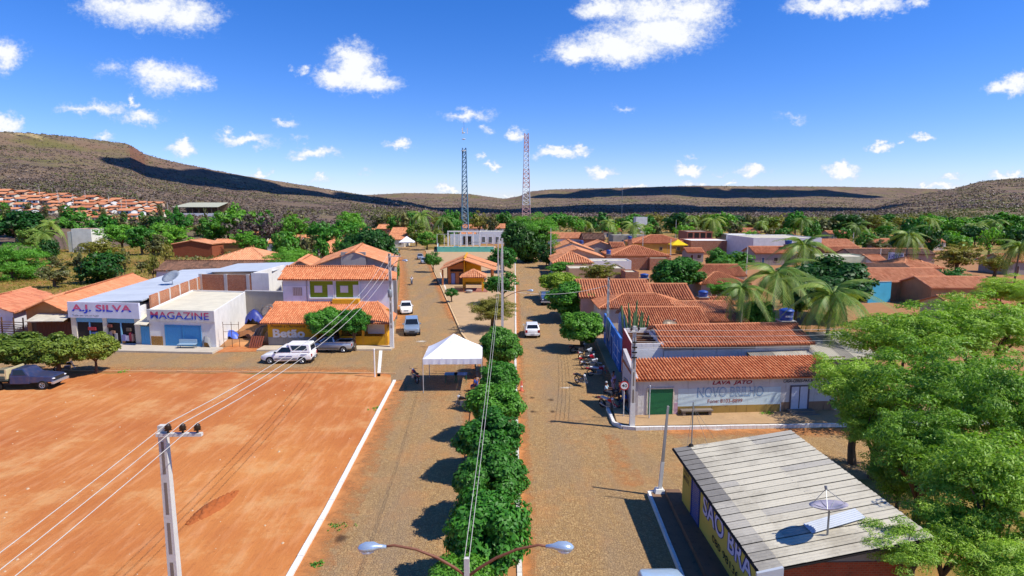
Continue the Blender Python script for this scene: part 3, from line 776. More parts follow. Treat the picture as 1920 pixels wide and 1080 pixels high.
def corrugated(name, root, A, B, C_, D, pitch, amp, mat, kind=None):
    """one corrugated sheet over the quad A B (lower edge) C D (upper edge); waves run from the lower to the upper edge"""
    A, B, C_, D = [Vector(p) for p in (A, B, C_, D)]; L = (B - A).length; k = max(2, int(L / pitch)) * 4
    nrm = (B - A).cross(D - A).normalized(); nrm = nrm if nrm.z > 0 else -nrm; V = []; Q = []; org = origin_of(root)
    for i in range(k + 1):
        t = i / k; o = nrm * (amp * math.sin(i * math.pi / 2))
        for p in (A.lerp(B, t) + o, D.lerp(C_, t) + o): V.append(p - org)
    for i in range(k): Q.append((2*i, 2*i+2, 2*i+3, 2*i+1))
    o = new_obj(name, np_mesh(name, [tuple(v) for v in V], Q, mat, True), root)
    if kind: o['kind'] = kind
    return o
# ---------------------------------------------------------------- yellow corner shop with the fibre-cement roof
YEL = plaster('d8bf55', '7d6a35', .3)
def yellow_shop():
    q = [Vector((8.75, 18.8, 0)), Vector((13.75, 18.9, 0)), Vector((13.45, 27.75, 0)), Vector((8.55, 28.2, 0))]
    root = thing('corner_shop', 'yellow shop with grey fibre cement roof and large lilac lettering', 'shop', (11, 23.5, 0))
    zt = [3.1, 4.1, 4.1, 3.1]
    m = MB(); m.hexa([(p.x, p.y, -.2) for p in q], [(p.x, p.y, z) for p, z in zip(q, zt)]); m.build('wall', plaster('8c8378', '4a4038', .5), root)
    FL, FR, BR, BL = q; L = (FL - BL).length
    side = MB(); wallbox(side, BL, FL, 0, L, .5, 3.05, 0, .03); side.build('painted_facade', YEL, root)
    wallbox(MB(), BL, FL, 0, 1.2, .5, 3.05, .03, .05).build('facade_panel', plaster('cdb450', '6f6030', .35), root)
    e = MB(); wallbox(e, FL, FR, .05, (FR - FL).length - .05, 2.55, 3.1, 0, .03); e.build('brick_band', brick('a8482a', '8a3a22', '8c5a40', 3.0), root)
    wallbox(MB(), FL, FR, .05, 2.1, .3, 2.5, 0, .025).build('plaster_patch', plaster('77706a', '3d3833', .5), root)
    opening(root, BL, FL, 1.35, 2.55, .5, 2.75, 'door', '2c4da8', '23407f', slats=22)
    far = MB(); wallbox(far, BR, BL, .02, (BL - BR).length - .02, 0, 2.9, 0, .03); far.build('far_wall_paint', YEL, root)
    outline = paint('1d2f7a', .6); lil = paint('d9d2ea', .6); blk = paint('1c1a18', .7)
    lettering(root, 'SÃO BRAZ', BL, FL, 2.95, 9.1, 1.42, 2.62, outline, .042, .055, name='letter_outline')
    lettering(root, 'SÃO BRAZ', BL, FL, 2.99, 9.06, 1.46, 2.55, lil, .055, .012)
    lettering(root, 'DISTRIBUIDORA', BL, FL, 4.3, 8.9, 2.72, 2.95, blk, .045, .0)
    lettering(root, '080 98136-82580', BL, FL, 4.2, 8.9, .82, 1.14, blk, .045, .01)
    lettering(root, 'ÁGUA', BL, FL, .22, 1.0, 2.1, 2.35, blk, .06, .01); lettering(root, 'MINERAL', BL, FL, .2, 1.05, 1.75, 2.0, blk, .06, .01)
    # roof: rows of fibre-cement sheets, each its own piece, ridge lines running from near to far
    rf = MB()
    A, B, C_, D = Vector((8.2, 18.35, 2.98)), Vector((14.0, 18.5, 4.14)), Vector((13.7, 28.15, 4.14)), Vector((8.1, 28.6, 2.98))
    slab(rf, [A, B, C_, D], .05); r = rf.build('roof', DARK, root)
    cols = [0, .125, .255, .62, 1.0]; n = 20
    P = lambda s, t: (A.lerp(B, s)).lerp(D.lerp(C_, s), t)
    mats = [FIBRE, FIBRE_L, sheet_mat('8a857c', '3e3a36', .5)]
    mesh_cache = {}
    for ci in range(4):
        for j in range(n):
            s0, s1 = cols[ci], cols[ci+1] + (.012 if ci < 3 else 0); t0, t1 = j / n, (j + .985) / n
            z = .035 + .012 * (3 - ci) + random.uniform(0, .008) + .004 * (j % 2)
            up = Vector((0, 0, z))
            mt = mats[2] if ci == 0 and j > 8 else (mats[0] if ci == 0 else (mats[1] if random.random() < .88 else mats[0]))
            if ci == 0 and j <= 8: mt = mats[0]
            lf = Vector((0, 0, .022)); corrugated('roof_sheet', r, P(s0, t1) + up, P(s0, t0) + up + lf, P(s1, t0) + up + lf, P(s1, t1) + up, .165, .014, mt)
    corrugated('roof_sheet', r, P(.42, .2) + Vector((0, 0, .13)), P(.42, .135) + Vector((0, 0, .13)), P(.78, .165) + Vector((0, 0, .13)), P(.78, .235) + Vector((0, 0, .13)), .1, .015, ZINC)['label'] = 'loose bright metal sheet lying on the roof'
    MB().hexa([P(-.02, -.01) + Vector((0, 0, -.35)), P(.13, -.012) + Vector((0, 0, -.3)), P(.13, 0) + Vector((0, 0, -.3)), P(-.02, 0) + Vector((0, 0, -.35))], [P(-.02, -.01) + Vector((0, 0, .1)), P(.13, -.012) + Vector((0, 0, .12)), P(.13, 0) + Vector((0, 0, .12)), P(-.02, 0) + Vector((0, 0, .1))]).build('flashing', ZINC, r)
    MB().tube([P(.004, -.01) + Vector((0, 0, -.02)), P(.004, 1.01) + Vector((0, 0, -.02))], .07, 6).build('gutter', DARK, r)
    return root, P
SHOP, SHOP_P = yellow_shop()

# ---------------------------------------------------------------- car wash on the right corner
def car_wash():
    root, wl, q = building('car_wash', 'long whitewashed car wash with ribbed clay roof and faded wall lettering', 'car wash',
        [(9.0, 41.3), (23.9, 42.4), (23.8, 45.3), (8.75, 44.3)], 2.9, 'shed', .52, plaster('d3d0cc', '6a5a48', .5), clay('d08556', 'b5663c', weather=.3), .3, .24, .45, z0=.0)
    FL, FR, BR, BL = q
    opening(root, FL, FR, .65, 2.65, .28, 2.25, 'door', '2f7d50', 'd9cdb8', slats=24)
    wallbox(MB(), FL, FR, 2.95, 10.6, .8, 2.12, 0, .012).build('painted_band', plaster('cfe2e6', '98a8a0', .45), root)
    wallbox(MB(), FL, FR, 2.95, 10.6, .26, .82, 0, .014).build('plinth', plaster('a98a4a', '4d3c24', .75), root)
    wallbox(MB(), FL, FR, 10.7, 14.8, .26, .95, 0, .013).build('plinth', plaster('9c7c62', '5d4434', .75), root)
    wallbox(MB(), FL, FR, 2.66, 2.94, .26, 1.1, 0, .016).build('pink_pier', plaster('c9a5b4', '8a6a72', .3), root)
    red = paint('9a2230', .8); fade = plaster('9cb9d4', 'c9dde2', .6); blk = paint('262422', .8)
    lettering(root, 'LAVA  JATO', FL, FR, 5.45, 8.4, 2.3, 2.66, red, .02, .025, .25)
    lettering(root, 'NOVO BRILHO', FL, FR, 4.35, 9.3, 1.45, 2.2, plaster('7fa3c4', 'c9dde2', .55), .022, .03)
    lettering(root, 'NOVO BRILHO', FL, FR, 4.43, 9.22, 1.54, 2.11, plaster('cfe0e4', '98a8a0', .4), .026, -.02, name='letter_fill')
    lettering(root, 'Fone: 8103-8899', FL, FR, 5.15, 7.75, 1.02, 1.3, paint('a8685a', .8), .022, .01)
    lettering(root, 'CASA-CERES-PAX.BLUE', FL, FR, 10.75, 13.4, 2.42, 2.66, blk, .022, .015, .2)
    opening(root, FL, FR, 11.3, 12.75, .42, 2.2, 'door', 'c9d0e0', '5b5560'); 
    wallbox(MB(), FL, FR, 12.0, 12.05, .45, 2.1, .02, .05).build('door_seam', DARK, root)
    m = MB(); wallbox(m, FL, FR, 11.1, 13.0, .2, .42, 0, .55); wallbox(m, FL, FR, 11.1, 13.1, .1, .3, .55, 1.0); m.build('step', CONC_D, root)
    m = MB(); wallbox(m, FL, FR, 3.1, 5.4, .56, .66, .05, .5); wallbox(m, FL, FR, 3.2, 3.4, .2, .56, .1, .45); wallbox(m, FL, FR, 5.1, 5.3, .2, .56, .1, .45); m.build('wall_bench', CONC_D, root)
    # stepped side parapet facing the street
    n = Vector((-.28, 0, 0))
    MB().hexa([(FL.x - .26, FL.y - .1, 0), (FL.x - .002, FL.y - .1, 0), (BL.x - .002, BL.y + .3, 0), (BL.x - .26, BL.y + .3, 0)],
              [(FL.x - .26, FL.y - .1, 3.0), (FL.x - .002, FL.y - .1, 3.0), (BL.x - .002, BL.y + .3, 4.35), (BL.x - .26, BL.y + .3, 4.35)]).build('side_parapet', plaster('bdb6b4', '5f564e', .35), root)
    S0, S1 = Vector((BL.x - .26, BL.y + .3, 0)), Vector((FL.x - .26, FL.y - .1, 0))
    opening(root, S0, S1, .7, 1.7, .25, 2.3, 'door', '3a3634', '8f8680')
    m = MB(); wallbox(m, S0, S1, 2.4, 3.1, 1.2, 2.2, 0, .03); m.build('poster', paint('e6e0da', .6), root)
car_wash()
tag(MB().hexa([(18.5, 45.9, 3.2), (26.5, 46.3, 3.2), (26.5, 46.35, 3.2), (18.5, 45.95, 3.2)], [(18.5, 45.9, 3.3), (26.5, 46.3, 3.3), (26.5, 46.35, 3.3), (18.5, 45.95, 3.3)]).build('roof_beam', TIMBER), 'timber beam under the grey shed roof behind the car wash', 'beam')
def grey_shed():
    root, wl, q = building('grey_shed', 'shed with grey corrugated fibre cement roof right behind the car wash', 'shed', [(19.4, 45.95), (29, 46.5), (28.8, 50.5), (19.2, 50.2)], 3.05, 'none', wall=GREYW)
    r = MB(); slab(r, [(19.0, 45.5, 3.1), (29.4, 46.1, 3.1), (29.2, 51, 4.2), (18.8, 50.6, 4.2)], .04); rf = r.build('roof', DARK, root)
    A, B, C_, D = Vector((19.0, 45.5, 3.15)), Vector((29.4, 46.1, 3.15)), Vector((29.2, 51, 4.25)), Vector((18.8, 50.6, 4.25))
    for k in range(2):
        for i in range(10):
            z = Vector((0, 0, .02 * k + random.uniform(0, .012)))
            f = lambda s, t: A.lerp(B, s).lerp(D.lerp(C_, s), t) + z
            corrugated('roof_sheet', rf, f(i/10, k*.5), f((i+1.06)/10, k*.5), f((i+1.06)/10, k*.5+.53), f(i/10, k*.5+.53), .18, .025, FIBRE if random.random() < .7 else sheet_mat('8a857c', '3e3a36', .5))
grey_shed()

# ---------------------------------------------------------------- terrace along the right street
def right_terrace():
    root, wl, q = building('house', 'white mould stained house with long clay roof behind the car wash', 'house', [(12.1, 46.4), (24.3, 47.6), (24.1, 53.6), (12.3, 52.7)], 4.15, 'gable_x', .95, plaster('dedad6', '4f473f', .5), CLAY, .3)
    wallbox(MB(), q[0], q[1], 0, 7.6, 3.75, 4.12, 0, .02).build('mould_band', plaster('a8a29a', '2f2b28', .8), root)
    root, wl, q = building('shop', 'narrow shop with dark red front and open brick lined roof terrace', 'shop', [(9.45, 46.2), (12.05, 46.4), (12.25, 52.6), (9.95, 52.4)], 3.6, 'flat', .75, plaster('dedad6', '4f473f', .45), brick(), .3)
    S0, S1 = q[3], q[0]; L = (S1 - S0).length
    wallbox(MB(), S0, S1, -.02, L + .02, .15, 4.4, .004, .04).build('red_facade', plaster('9c2f38', '5c2026', .35), root)
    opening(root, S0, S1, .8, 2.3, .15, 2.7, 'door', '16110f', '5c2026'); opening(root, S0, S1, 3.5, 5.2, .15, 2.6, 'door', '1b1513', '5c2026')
    m = MB()
    for i in range(6): m.box(9.9, 12.1, 47 + i*.9, 47.15 + i*.9, 3.95, 4.1)
    m.build('rafters', TIMBER, root)['kind'] = 'stuff'
    wallbox(MB(), q[0], q[1], .05, 2.5, .3, 3.9, 0, .02).build('white_side', WHITEWASH, root)
    # blue striped front wall with a yard behind
    root = thing('yard_wall', 'tall blue yard wall with white diagonal stripes facing the street', 'wall', (9.9, 59, 0))
    A, B = Vector((10.35, 66.0, 0)), Vector((9.8, 53.0, 0)); L = (B - A).length
    wallbox(MB(), A, B, 0, L, 0, 3.3, -.2, 0).build('wall', plaster('3f74c0', '2d4f86', .25), root)
    for i, (s0, w, lean) in enumerate([(1.0, .45, 1.3), (2.1, .35, 1.3), (3.1, .45, 1.3), (4.3, .8, 1.3), (9.2, .12, 0), (11.4, .14, 0)]):
        m = MB(); u = (B - A).normalized(); n = Vector((u.y, -u.x, 0))
        z0, z1 = (1.2, 3.25) if lean else (.3, 2.8)
        pts = [A + u*s0, A + u*(s0+w), A + u*(s0+w+lean), A + u*(s0+lean)]
        m.hexa([(pts[0]+n*.015)+Vector((0,0,z0)), (pts[1]+n*.015)+Vector((0,0,z0)), (pts[1]+n*.002)+Vector((0,0,z0)), (pts[0]+n*.002)+Vector((0,0,z0))],
               [(pts[3]+n*.015)+Vector((0,0,z1)), (pts[2]+n*.015)+Vector((0,0,z1)), (pts[2]+n*.002)+Vector((0,0,z1)), (pts[3]+n*.002)+Vector((0,0,z1))]).build('stripe', paint('d9e2ee', .6), root)
    for z in (.9, 1.9): wallbox(MB(), A, B, 5.6, L - .2, z, z + .1, .002, .015).build('stripe', paint('c4d6ec', .6), root)
    opening(root, A, B, 6.4, 8.4, .1, 2.4, 'door', '28508f', 'b9cbe4')
    r, w, q = pxhouse('pale blue house with ribbed clay roof behind the striped yard wall', 1184, 1326, 610, 578, 3.3, .33, wall=plaster('b4c8e0', '6f7f95', .3), rmat=clay('c98258', 'ad6440', weather=.32))
    opening(r, q[0], q[1], .8, 2.0, 1.0, 2.2, 'window'); 
    wallbox(MB(), q[0], q[1], 2.4, 5.6, .5, 2.8, 0, .03).build('white_panel', WHITEWASH, r)
    pxhouse('house with broad hipped clay roof next to the pale blue house', 1128, 1293, 577, 552, 3.4, .34, 'hip', wall=CREAM)
    pxhouse('long house with clay roof directly behind the hipped roof', 1090, 1222, 557, 526, 3.7, .36, wall=plaster('d8a890', '7a5040', .3), rmat=clay('c8845c', 'b06a46', weather=.3))
    pxhouse('lower house with clay roof joined to right end of the long house', 1223, 1300, 561, 534, 3.5, .36, wall=CREAM, rmat=CLAY3)
    pxhouse('back house with patched clay roof and grey plaster wall', 1283, 1385, 590, 566, 2.9, .30, wall=GREYW, rmat=CLAY2, skew=-.15)
    pxhouse('small back house with clay roof beside the blue water tank', 1318, 1375, 569, 559, 2.9, .3, wall=GREYW, rmat=CLAY3)
    r, w, q = pxhouse('lean to with broken clay roof against grey yard wall', 1330, 1400, 603, 588, 2.6, .25, 'shed', wall=plaster('b7aea4', '544a42', .5), rmat=CLAY3)
    pxhouse('low tiled lean to at the end of the mould stained house', 1487, 1545, 641, 629, 3.0, .3, 'shed', wall=BRICK, rmat=CLAY3)
right_terrace()

# ---------------------------------------------------------------- far right quarter, from the eaves seen in the picture
H3 = [
 # label, pxL, pxR, eave y, ridge y, eave height, roof, wall, roof material
 ('nearest of three stepped clay gables beside the big street tree', 1038, 1110, 493, 474, 3.0, 'hip', CREAM, CLAY2),
 ('middle of three stepped clay gables beside the big street tree', 1034, 1130, 482, 464, 3.2, 'gable_y', plaster('d9b48c', '8a6444', .3), CLAY2),
 ('farthest of three stepped clay gables beside the big street tree', 1032, 1112, 469, 452, 3.4, 'gable_y', CREAM, CLAY2),
 ('long low house with pale clay roof by the big street tree', 1031, 1094, 447, 437, 3.4, 'gable_x', WHITEWASH, CLAY2),
 ('house with dark brown tiled roof next to the long low house', 1095, 1134, 449, 438, 3.6, 'gable_x', BRICK, MOSS),
 ('small grey gabled house between the clay roofs', 1102, 1152, 462, 452, 3.0, 'gable_y', GREYW, CLAY2),
 ('small house with clay lean to roof near the grey gable', 1148, 1172, 464, 455, 3.0, 'gable_x', GREYW, CLAY3),
 ('wide house with big hipped clay roof behind the cream sheds', 1145, 1255, 480, 461, 3.2, 'hip', plaster('b8663c', '6e3a22', .4), CLAY),
 ('yellow house under a very wide clay roof', 1188, 1292, 456, 441, 3.4, 'hip', plaster('d6a850', '8a6a34', .3), CLAY),
 ('house with weathered long clay roof behind the round green tree', 1303, 1398, 517, 497, 3.0, 'gable_x', CREAM, CLAY3),
 ('house with low hipped clay roof left of the coconut palms', 1316, 1406, 532, 511, 2.8, 'hip', GREYW, CLAY3),
 ('small clay roofed house in front of the white warehouse', 1418, 1495, 475, 463, 3.2, 'gable_x', GREYW, CLAY),
 ('small clay roofed house below the yellow tent', 1290, 1320, 473, 466, 2.8, 'gable_x', GREYW, CLAY),
 ('clay roofed house right of the white warehouse', 1545, 1607, 463, 449, 3.2, 'gable_x', plaster('a8886c', '5d4838', .4), CLAY2),
 ('brown walled house with shallow clay roof right of the warehouse', 1548, 1622, 472, 463, 3.0, 'gable_x', plaster('9c7c60', '5d4838', .4), CLAY3),
 ('long house with dark mossy roof behind the hidrate sign', 1598, 1755, 477, 467, 3.2, 'gable_x', plaster('b79c88', '5d4838', .4), MOSS),
 ('small house with pale clay roof left of the hidrate sign', 1636, 1664, 489, 479, 2.6, 'gable_x', WHITEWASH, CLAY2),
 ('house with pale hipped clay roof right of the hidrate sign', 1697, 1768, 503, 484, 2.8, 'hip', GREYW, CLAY2),
 ('low house with dark mossy roof below the hidrate sign', 1596, 1712, 506, 495, 2.8, 'gable_x', GREYW, MOSS),
 ('big clay roofed house behind the turquoise wall', 1625, 1790, 529, 504, 3.0, 'gable_x', plaster('b08a64', '5d4838', .4), CLAY2),
 ('clay roofed house with dark gable above the feathery trees', 1750, 1880, 540, 520, 3.0, 'gable_x', plaster('b08a64', '5d4838', .4), CLAY2),
 ('house with clay roof at the far right edge', 1893, 1990, 491, 477, 3.0, 'gable_x', GREYW, CLAY2),
 ('low clay roof behind the feathery trees at right edge', 1800, 1960, 580, 556, 3.0, 'gable_x', CREAM, CLAY2),
 ('tiny far clay roof among palms above the mossy roof', 1555, 1590, 438, 433, 3.0, 'gable_x', GREYW, CLAY2),
 ('tiny far clay roof left of the tall palm', 1640, 1680, 455, 448, 3.0, 'gable_x', GREYW, CLAY2),
 ('tiny far clay roof right of the tall palm', 1730, 1775, 454, 449, 3.0, 'gable_x', CREAM, CLAY2),
 ('far grey house with clay roof before the tree belt', 1382, 1425, 436, 428, 3.2, 'gable_x', GREYW, CLAY2),
 ('far house with clay roof behind the brick sheds', 1450, 1490, 440, 434, 3.2, 'gable_x', GREYW, CLAY3),
 ('far low house with pale roof left of the pink front', 1133, 1165, 434, 428, 3.0, 'gable_x', CREAM, CLAY3),
]
def sprinkle_windows(r, q, n=2, z=1.0):
    L = (q[1] - q[0]).length
    for i in range(n):
        s = L * (i + .6) / (n + .2); w = .55
        if i == 0: opening(r, q[0], q[1], s - .45, s + .45, .05, 2.1, 'door', random.choice(['5a3a28', '3e5a78', '6e6a64']), 'c9bca8')
        else: opening(r, q[0], q[1], s - w, s + w, z, z + 1.1, 'window', '2b2622', 'b9ab96')
for row in H3:
    r, w, q = pxhouse(row[0], row[1], row[2], row[3], row[4], row[5], .32, row[6], wall=row[7], rmat=row[8])
    sprinkle_windows(r, q, 3 if (q[1] - q[0]).length > 8 else 2)

def flat_block(label, pxL, pxR, pyT, z, dep, wall, roof, name='house', cat='house', wins=2, pyT2=None, skew=0, par=.25):
    a = G(pxL, pyT, z); b = G(pxR, pyT2 or pyT, z)
    s = Vector((skew * dep, dep, 0))
    r, w, q = building(name, label, cat, [a, b, b + s, a + s], z - par, 'flat', par, wall, roof)
    if wins: sprinkle_windows(r, q, wins)
    return r, w, q
flat_block('white flat topped warehouse with a long blank wall', 1413, 1541, 446, 6.5, 22, plaster('e4e2de', '8a8074', .2), FIBRE_L, 'warehouse', 'warehouse', 0)
flat_block('low pale green walled building right of the warehouse', 1537, 1636, 481, 3.4, 9, plaster('d5dcb8', '8a8a68', .3), FIBRE_L, wins=0)
flat_block('long white wall building with cream roof near the green tree', 1054, 1184, 489, 3.2, 6, WHITEWASH, FIBRE_L, wins=3)
flat_block('cream corrugated roofed shed behind the thin tree', 1067, 1172, 503, 3.0, 7, plaster('b79a7c', '5d4838', .4), FIBRE_L, 'shed', 'shed', 0)
flat_block('small brick shed with pale roof right of the cream shed', 1173, 1198, 510, 2.8, 5, BRICK, FIBRE_L, 'shed', 'shed', 0)
flat_block('brick carport with pale roof behind the thin tree', 1146, 1215, 483, 3.0, 6, BRICK, FIBRE_L, 'carport', 'carport', 0)
flat_block('second brick carport with pale roof next to the first', 1219, 1258, 484, 3.0, 6, BRICK, FIBRE_L, 'carport', 'carport', 0)
flat_block('brick shed with white sheet roof left of the warehouse', 1296, 1374, 451, 4.6, 14, BRICK, plaster('e9e7e2', 'a8a49a', .15), 'shed', 'shed', 0)
flat_block('second brick shed with white sheet roof by the warehouse', 1336, 1396, 456, 3.6, 5, BRICK, plaster('e9e7e2', 'a8a49a', .15), 'shed', 'shed', 0)
flat_block('far shed with wide white roof behind the warehouse', 1370, 1425, 440, 4.6, 14, GREYW, plaster('e9e7e2', 'a8a49a', .15), 'shed', 'shed', 0)
flat_block('grey flat roofed block beyond the water tank', 1150, 1215, 441, 3.8, 12, GREYW, FIBRE, wins=2)
flat_block('far white cube house above the tree belt', 1193, 1214, 407, 9.5, 8, WHITEWASH, FIBRE_L, wins=2)
r, w, q = flat_block('two storey building with bright pink balcony band', 1289, 1336, 434, 6.4, 12, plaster('a86a52', '5d3a2c', .4), FIBRE, wins=0)
L = (q[1] - q[0]).length
wallbox(MB(), q[0], q[1], 0, L, 2.5, 3.9, .0, .2).build('pink_band', plaster('e070b0', '9a4a78', .2), r)
for i in range(4): wallbox(MB(), q[0], q[1], L * i / 4 + .3, L * (i + 1) / 4 - .3, 4.0, 5.9, .0, .03).build('opening', DARK, r)
for k in range(5): wallbox(MB(), q[0], q[1], L*(.3+.1*k), L*(.36+.1*k), 2.8, 3.5, .2, .215).build('painted_mark', paint('f0eaf0', .6), r)
# turquoise wall
A = G(1640, 528, 3.4); B = G(1672, 527, 3.4); A.z = B.z = 0; root = thing('yard_wall', 'bright turquoise yard wall half hidden by the feathery trees', 'wall', A)
wallbox(MB(), A, B, -1.0, (B - A).length, 0, 3.3, -.2, 0).build('wall', plaster('4fb4d4', '3a7f96', .2), root)
wallbox(MB(), A, B, -1.05, (B - A).length + .05, 3.3, 3.4, -.25, .05).build('coping', FIBRE, root)
# sign on its frame
A = G(1664, 493, 2.4); B = G(1693, 495, 2.4); root = thing('billboard', 'white roof billboard with blue HIDRATE lettering', 'billboard', (A.x, A.y, 0)); L = (B - A).length
wallbox(MB(), A, B, 0, L, 2.9, 4.9, -.08, 0).build('board', paint('dfe8f2', .5), root)
m = MB()
for s in (.3, L / 2, L - .3): wallbox(m, A, B, s - .06, s + .06, 0, 4.8, -.22, -.09)
m.build('post', METAL, root)
lettering(root, 'A HIDRATE', A, B, .15, L - .15, 3.3, 4.5, paint('1f3fa8', .5), .01, .03)
# blue water tanks
def water_tank(label, px, py, z, r, h, stand=0.0, brickw=.0):
    p = G(px, py, z); root = thing('water_tank', label, 'water tank', (p.x, p.y, 0))
    b = paint('2a4f9c', .45)
    t = MB().lathe([(r * .86, z), (r * .9, z + .1), (r, z + h * .9), (r * 1.02, z + h)], 20, (p.x, p.y, 0)).build('tank', b, root, True)
    MB().lathe([(r * 1.08, z + h), (r * 1.08, z + h + .07), (r * .8, z + h + .2), (r * .25, z + h + .28), (r * .1, z + h + .3)], 20, (p.x, p.y, 0)).build('lid', paint('274a94', .45), t, True)
    w = r * .95
    MB().box(p.x - w, p.x + w, p.y - w, p.y + w, 0, z - .1).build('pedestal', BRICK, root)
    MB().box(p.x - w - .1, p.x + w + .1, p.y - w - .1, p.y + w + .1, z - .1, z).build('slab', CONC, root)
    return root
w = water_tank('round blue water tank on a brick pillar by the near palm', 1474, 600, 4.6, .62, .85)
p = w.location
lettering(w, 'FORTLEV', (p.x - .6, p.y - .64, 0), (p.x + .6, p.y - .64, 0), .25, .95, 4.95, 5.12, paint('dfe6f2', .5), .0, .01)
water_tank('blue water tank beside the small clay roof at mid right', 1318, 556, 3.6, .6, .55)
water_tank('blue water tank on a pillar among the clay roofs left of the wide hipped roof', 1141, 476, 4.2, .55, .7)
water_tank('blue water tank by the white house behind the green tree', 1208, 521, 3.0, .7, .5)
water_tank('dark blue water tank on roof of the stepped gables', 1090, 457, 4.6, .6, .7)
water_tank('small blue water tank on the far grey block', 1181, 448, 5.2, .6, .7)
water_tank('blue water tank on the white warehouse front', 1478, 458, 5.4, .9, .9)
# ---------------------------------------------------------------- the two shops on the left
def silva_shop():
    root, wl, q = building('shop', 'open fronted shop with A.J. SILVA sign and long pale metal roof', 'shop', [(-48.9, 65.2), (-40.7, 64.3), (-48.0, 100), (-56.0, 101)], 4.3, 'none', wall=WHITEWASH)
    FL, FR, BR, BL = q; L = (FR - FL).length
    A, B, C_, D = [Vector(p) for p in ((-49.2, 65.6, 4.5), (-40.6, 64.7, 4.9), (-47.9, 100.3, 4.9), (-56.2, 101.2, 4.5))]
    r = MB(); slab(r, [A, B, C_, D], .05); rf = r.build('roof', ZINC, root)
    for i in range(18):
        f = lambda s, t: A.lerp(B, s).lerp(D.lerp(C_, s), t) + Vector((0, 0, .05 + .006 * (i % 2)))
        corrugated('roof_sheet', rf, f(0, (i + 1.03)/18), f(0, i/18), f(1, i/18), f(1, (i+1.03)/18), .5, .02, ZINC)
    wallbox(MB(), FL, FR, -.15, L + .1, 3.0, 4.75, .0, .22).build('sign_board', plaster('dcdcea', 'a8a4b0', .15), root)
    lettering(root, 'A.J. SILVA', FL, FR, .35, L - .75, 3.5, 4.5, two_tone('d8607e', '2346c4', 3.95), .235, .025)
    lettering(root, 'Tudo em um só lugar', FL, FR, .35, 3.6, 3.12, 3.36, paint('4a4a52', .7), .235, .0)
    # two open bays with dark interiors, blue blinds and stock inside
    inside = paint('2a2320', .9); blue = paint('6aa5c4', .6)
    for s0, s1 in ((.65, 3.75), (4.35, 7.55)):
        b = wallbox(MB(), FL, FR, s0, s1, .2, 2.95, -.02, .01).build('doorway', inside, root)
        wallbox(MB(), FL, FR, s0, s1, 2.5, 2.95, .012, .07).build('blind', blue, b)
        mid = (s0 + s1) / 2; wallbox(MB(), FL, FR, mid - .07, mid + .07, .2, 2.5, .012, .1).build('post', paint('7db4d8', .6), b)
    k = 0
    for s, z, w, h, c in ((2.5, 1.6, .9, .35, 'a03038'), (2.9, 1.0, .8, .4, '3a4a8c'), (4.8, .6, .3, .9, '6a6070'), (5.3, .5, .25, .8, '8a8890'), (5.0, 1.3, .4, .3, '8c6a58'),
                          (6.3, .5, .4, .7, '7a78a8'), (6.7, .5, .35, .6, 'd9d5dc'), (7.1, .5, .3, .9, 'a83444'), (7.35, .5, .15, .8, 'b08a7c'), (6.2, .25, .35, .25, 'c9904a'), (6.9, 1.6, .5, .35, '5d5048'), (4.7, 2.0, .5, .3, '6e3b34')):
        wallbox(MB(), FL, FR, s - w/2, s + w/2, z, z + h, .012, .18 + .05 * (k % 3)).build('stock', paint(c, .6), root); k += 1
    m = MB()
    for s0, s1 in ((0, .6), (3.8, 4.3), (7.6, L)): wallbox(m, FL, FR, s0, s1, .2, 2.98, 0, .1)
    m.build('pier', CREAM, root)
    # lean-to on the left side
    A, B = Vector((-53.5, 65.9, 0)), Vector((-49.0, 65.4, 0))
    m = MB(); slab(m, [(-53.8, 64.8, 2.6), (-49.2, 64.3, 2.75), (-49.6, 68.5, 3.6), (-54.2, 69, 3.5)], .08); m.build('canopy', FIBRE_L, root)
    m = MB()
    for i in range(24): wallbox(m, A, B, .1 + i * .185, .24 + i * .185, .1, 2.4, -.03, .02)
    m.build('picket_gate', paint('5d3626', .85), root)['kind'] = 'stuff'
    # narrow passage with a blue sheet gate between the shops
    A, B = Vector((-40.65, 64.1, 0)), Vector((-39.45, 63.8, 0))
    corrugated('gate', root, (-40.6, 64.05, .15), (-39.5, 63.8, .15), (-39.5, 63.82, 2.2), (-40.6, 64.07, 2.2), .25, .05, paint('4f9fd4', .5))
    m = MB(); slab(m, [(-40.8, 63.3, 2.55), (-39.3, 63.0, 2.55), (-39.4, 65.5, 3.3), (-40.9, 65.8, 3.3)], .07); m.build('gate_canopy', FIBRE_L, root)
silva_shop()
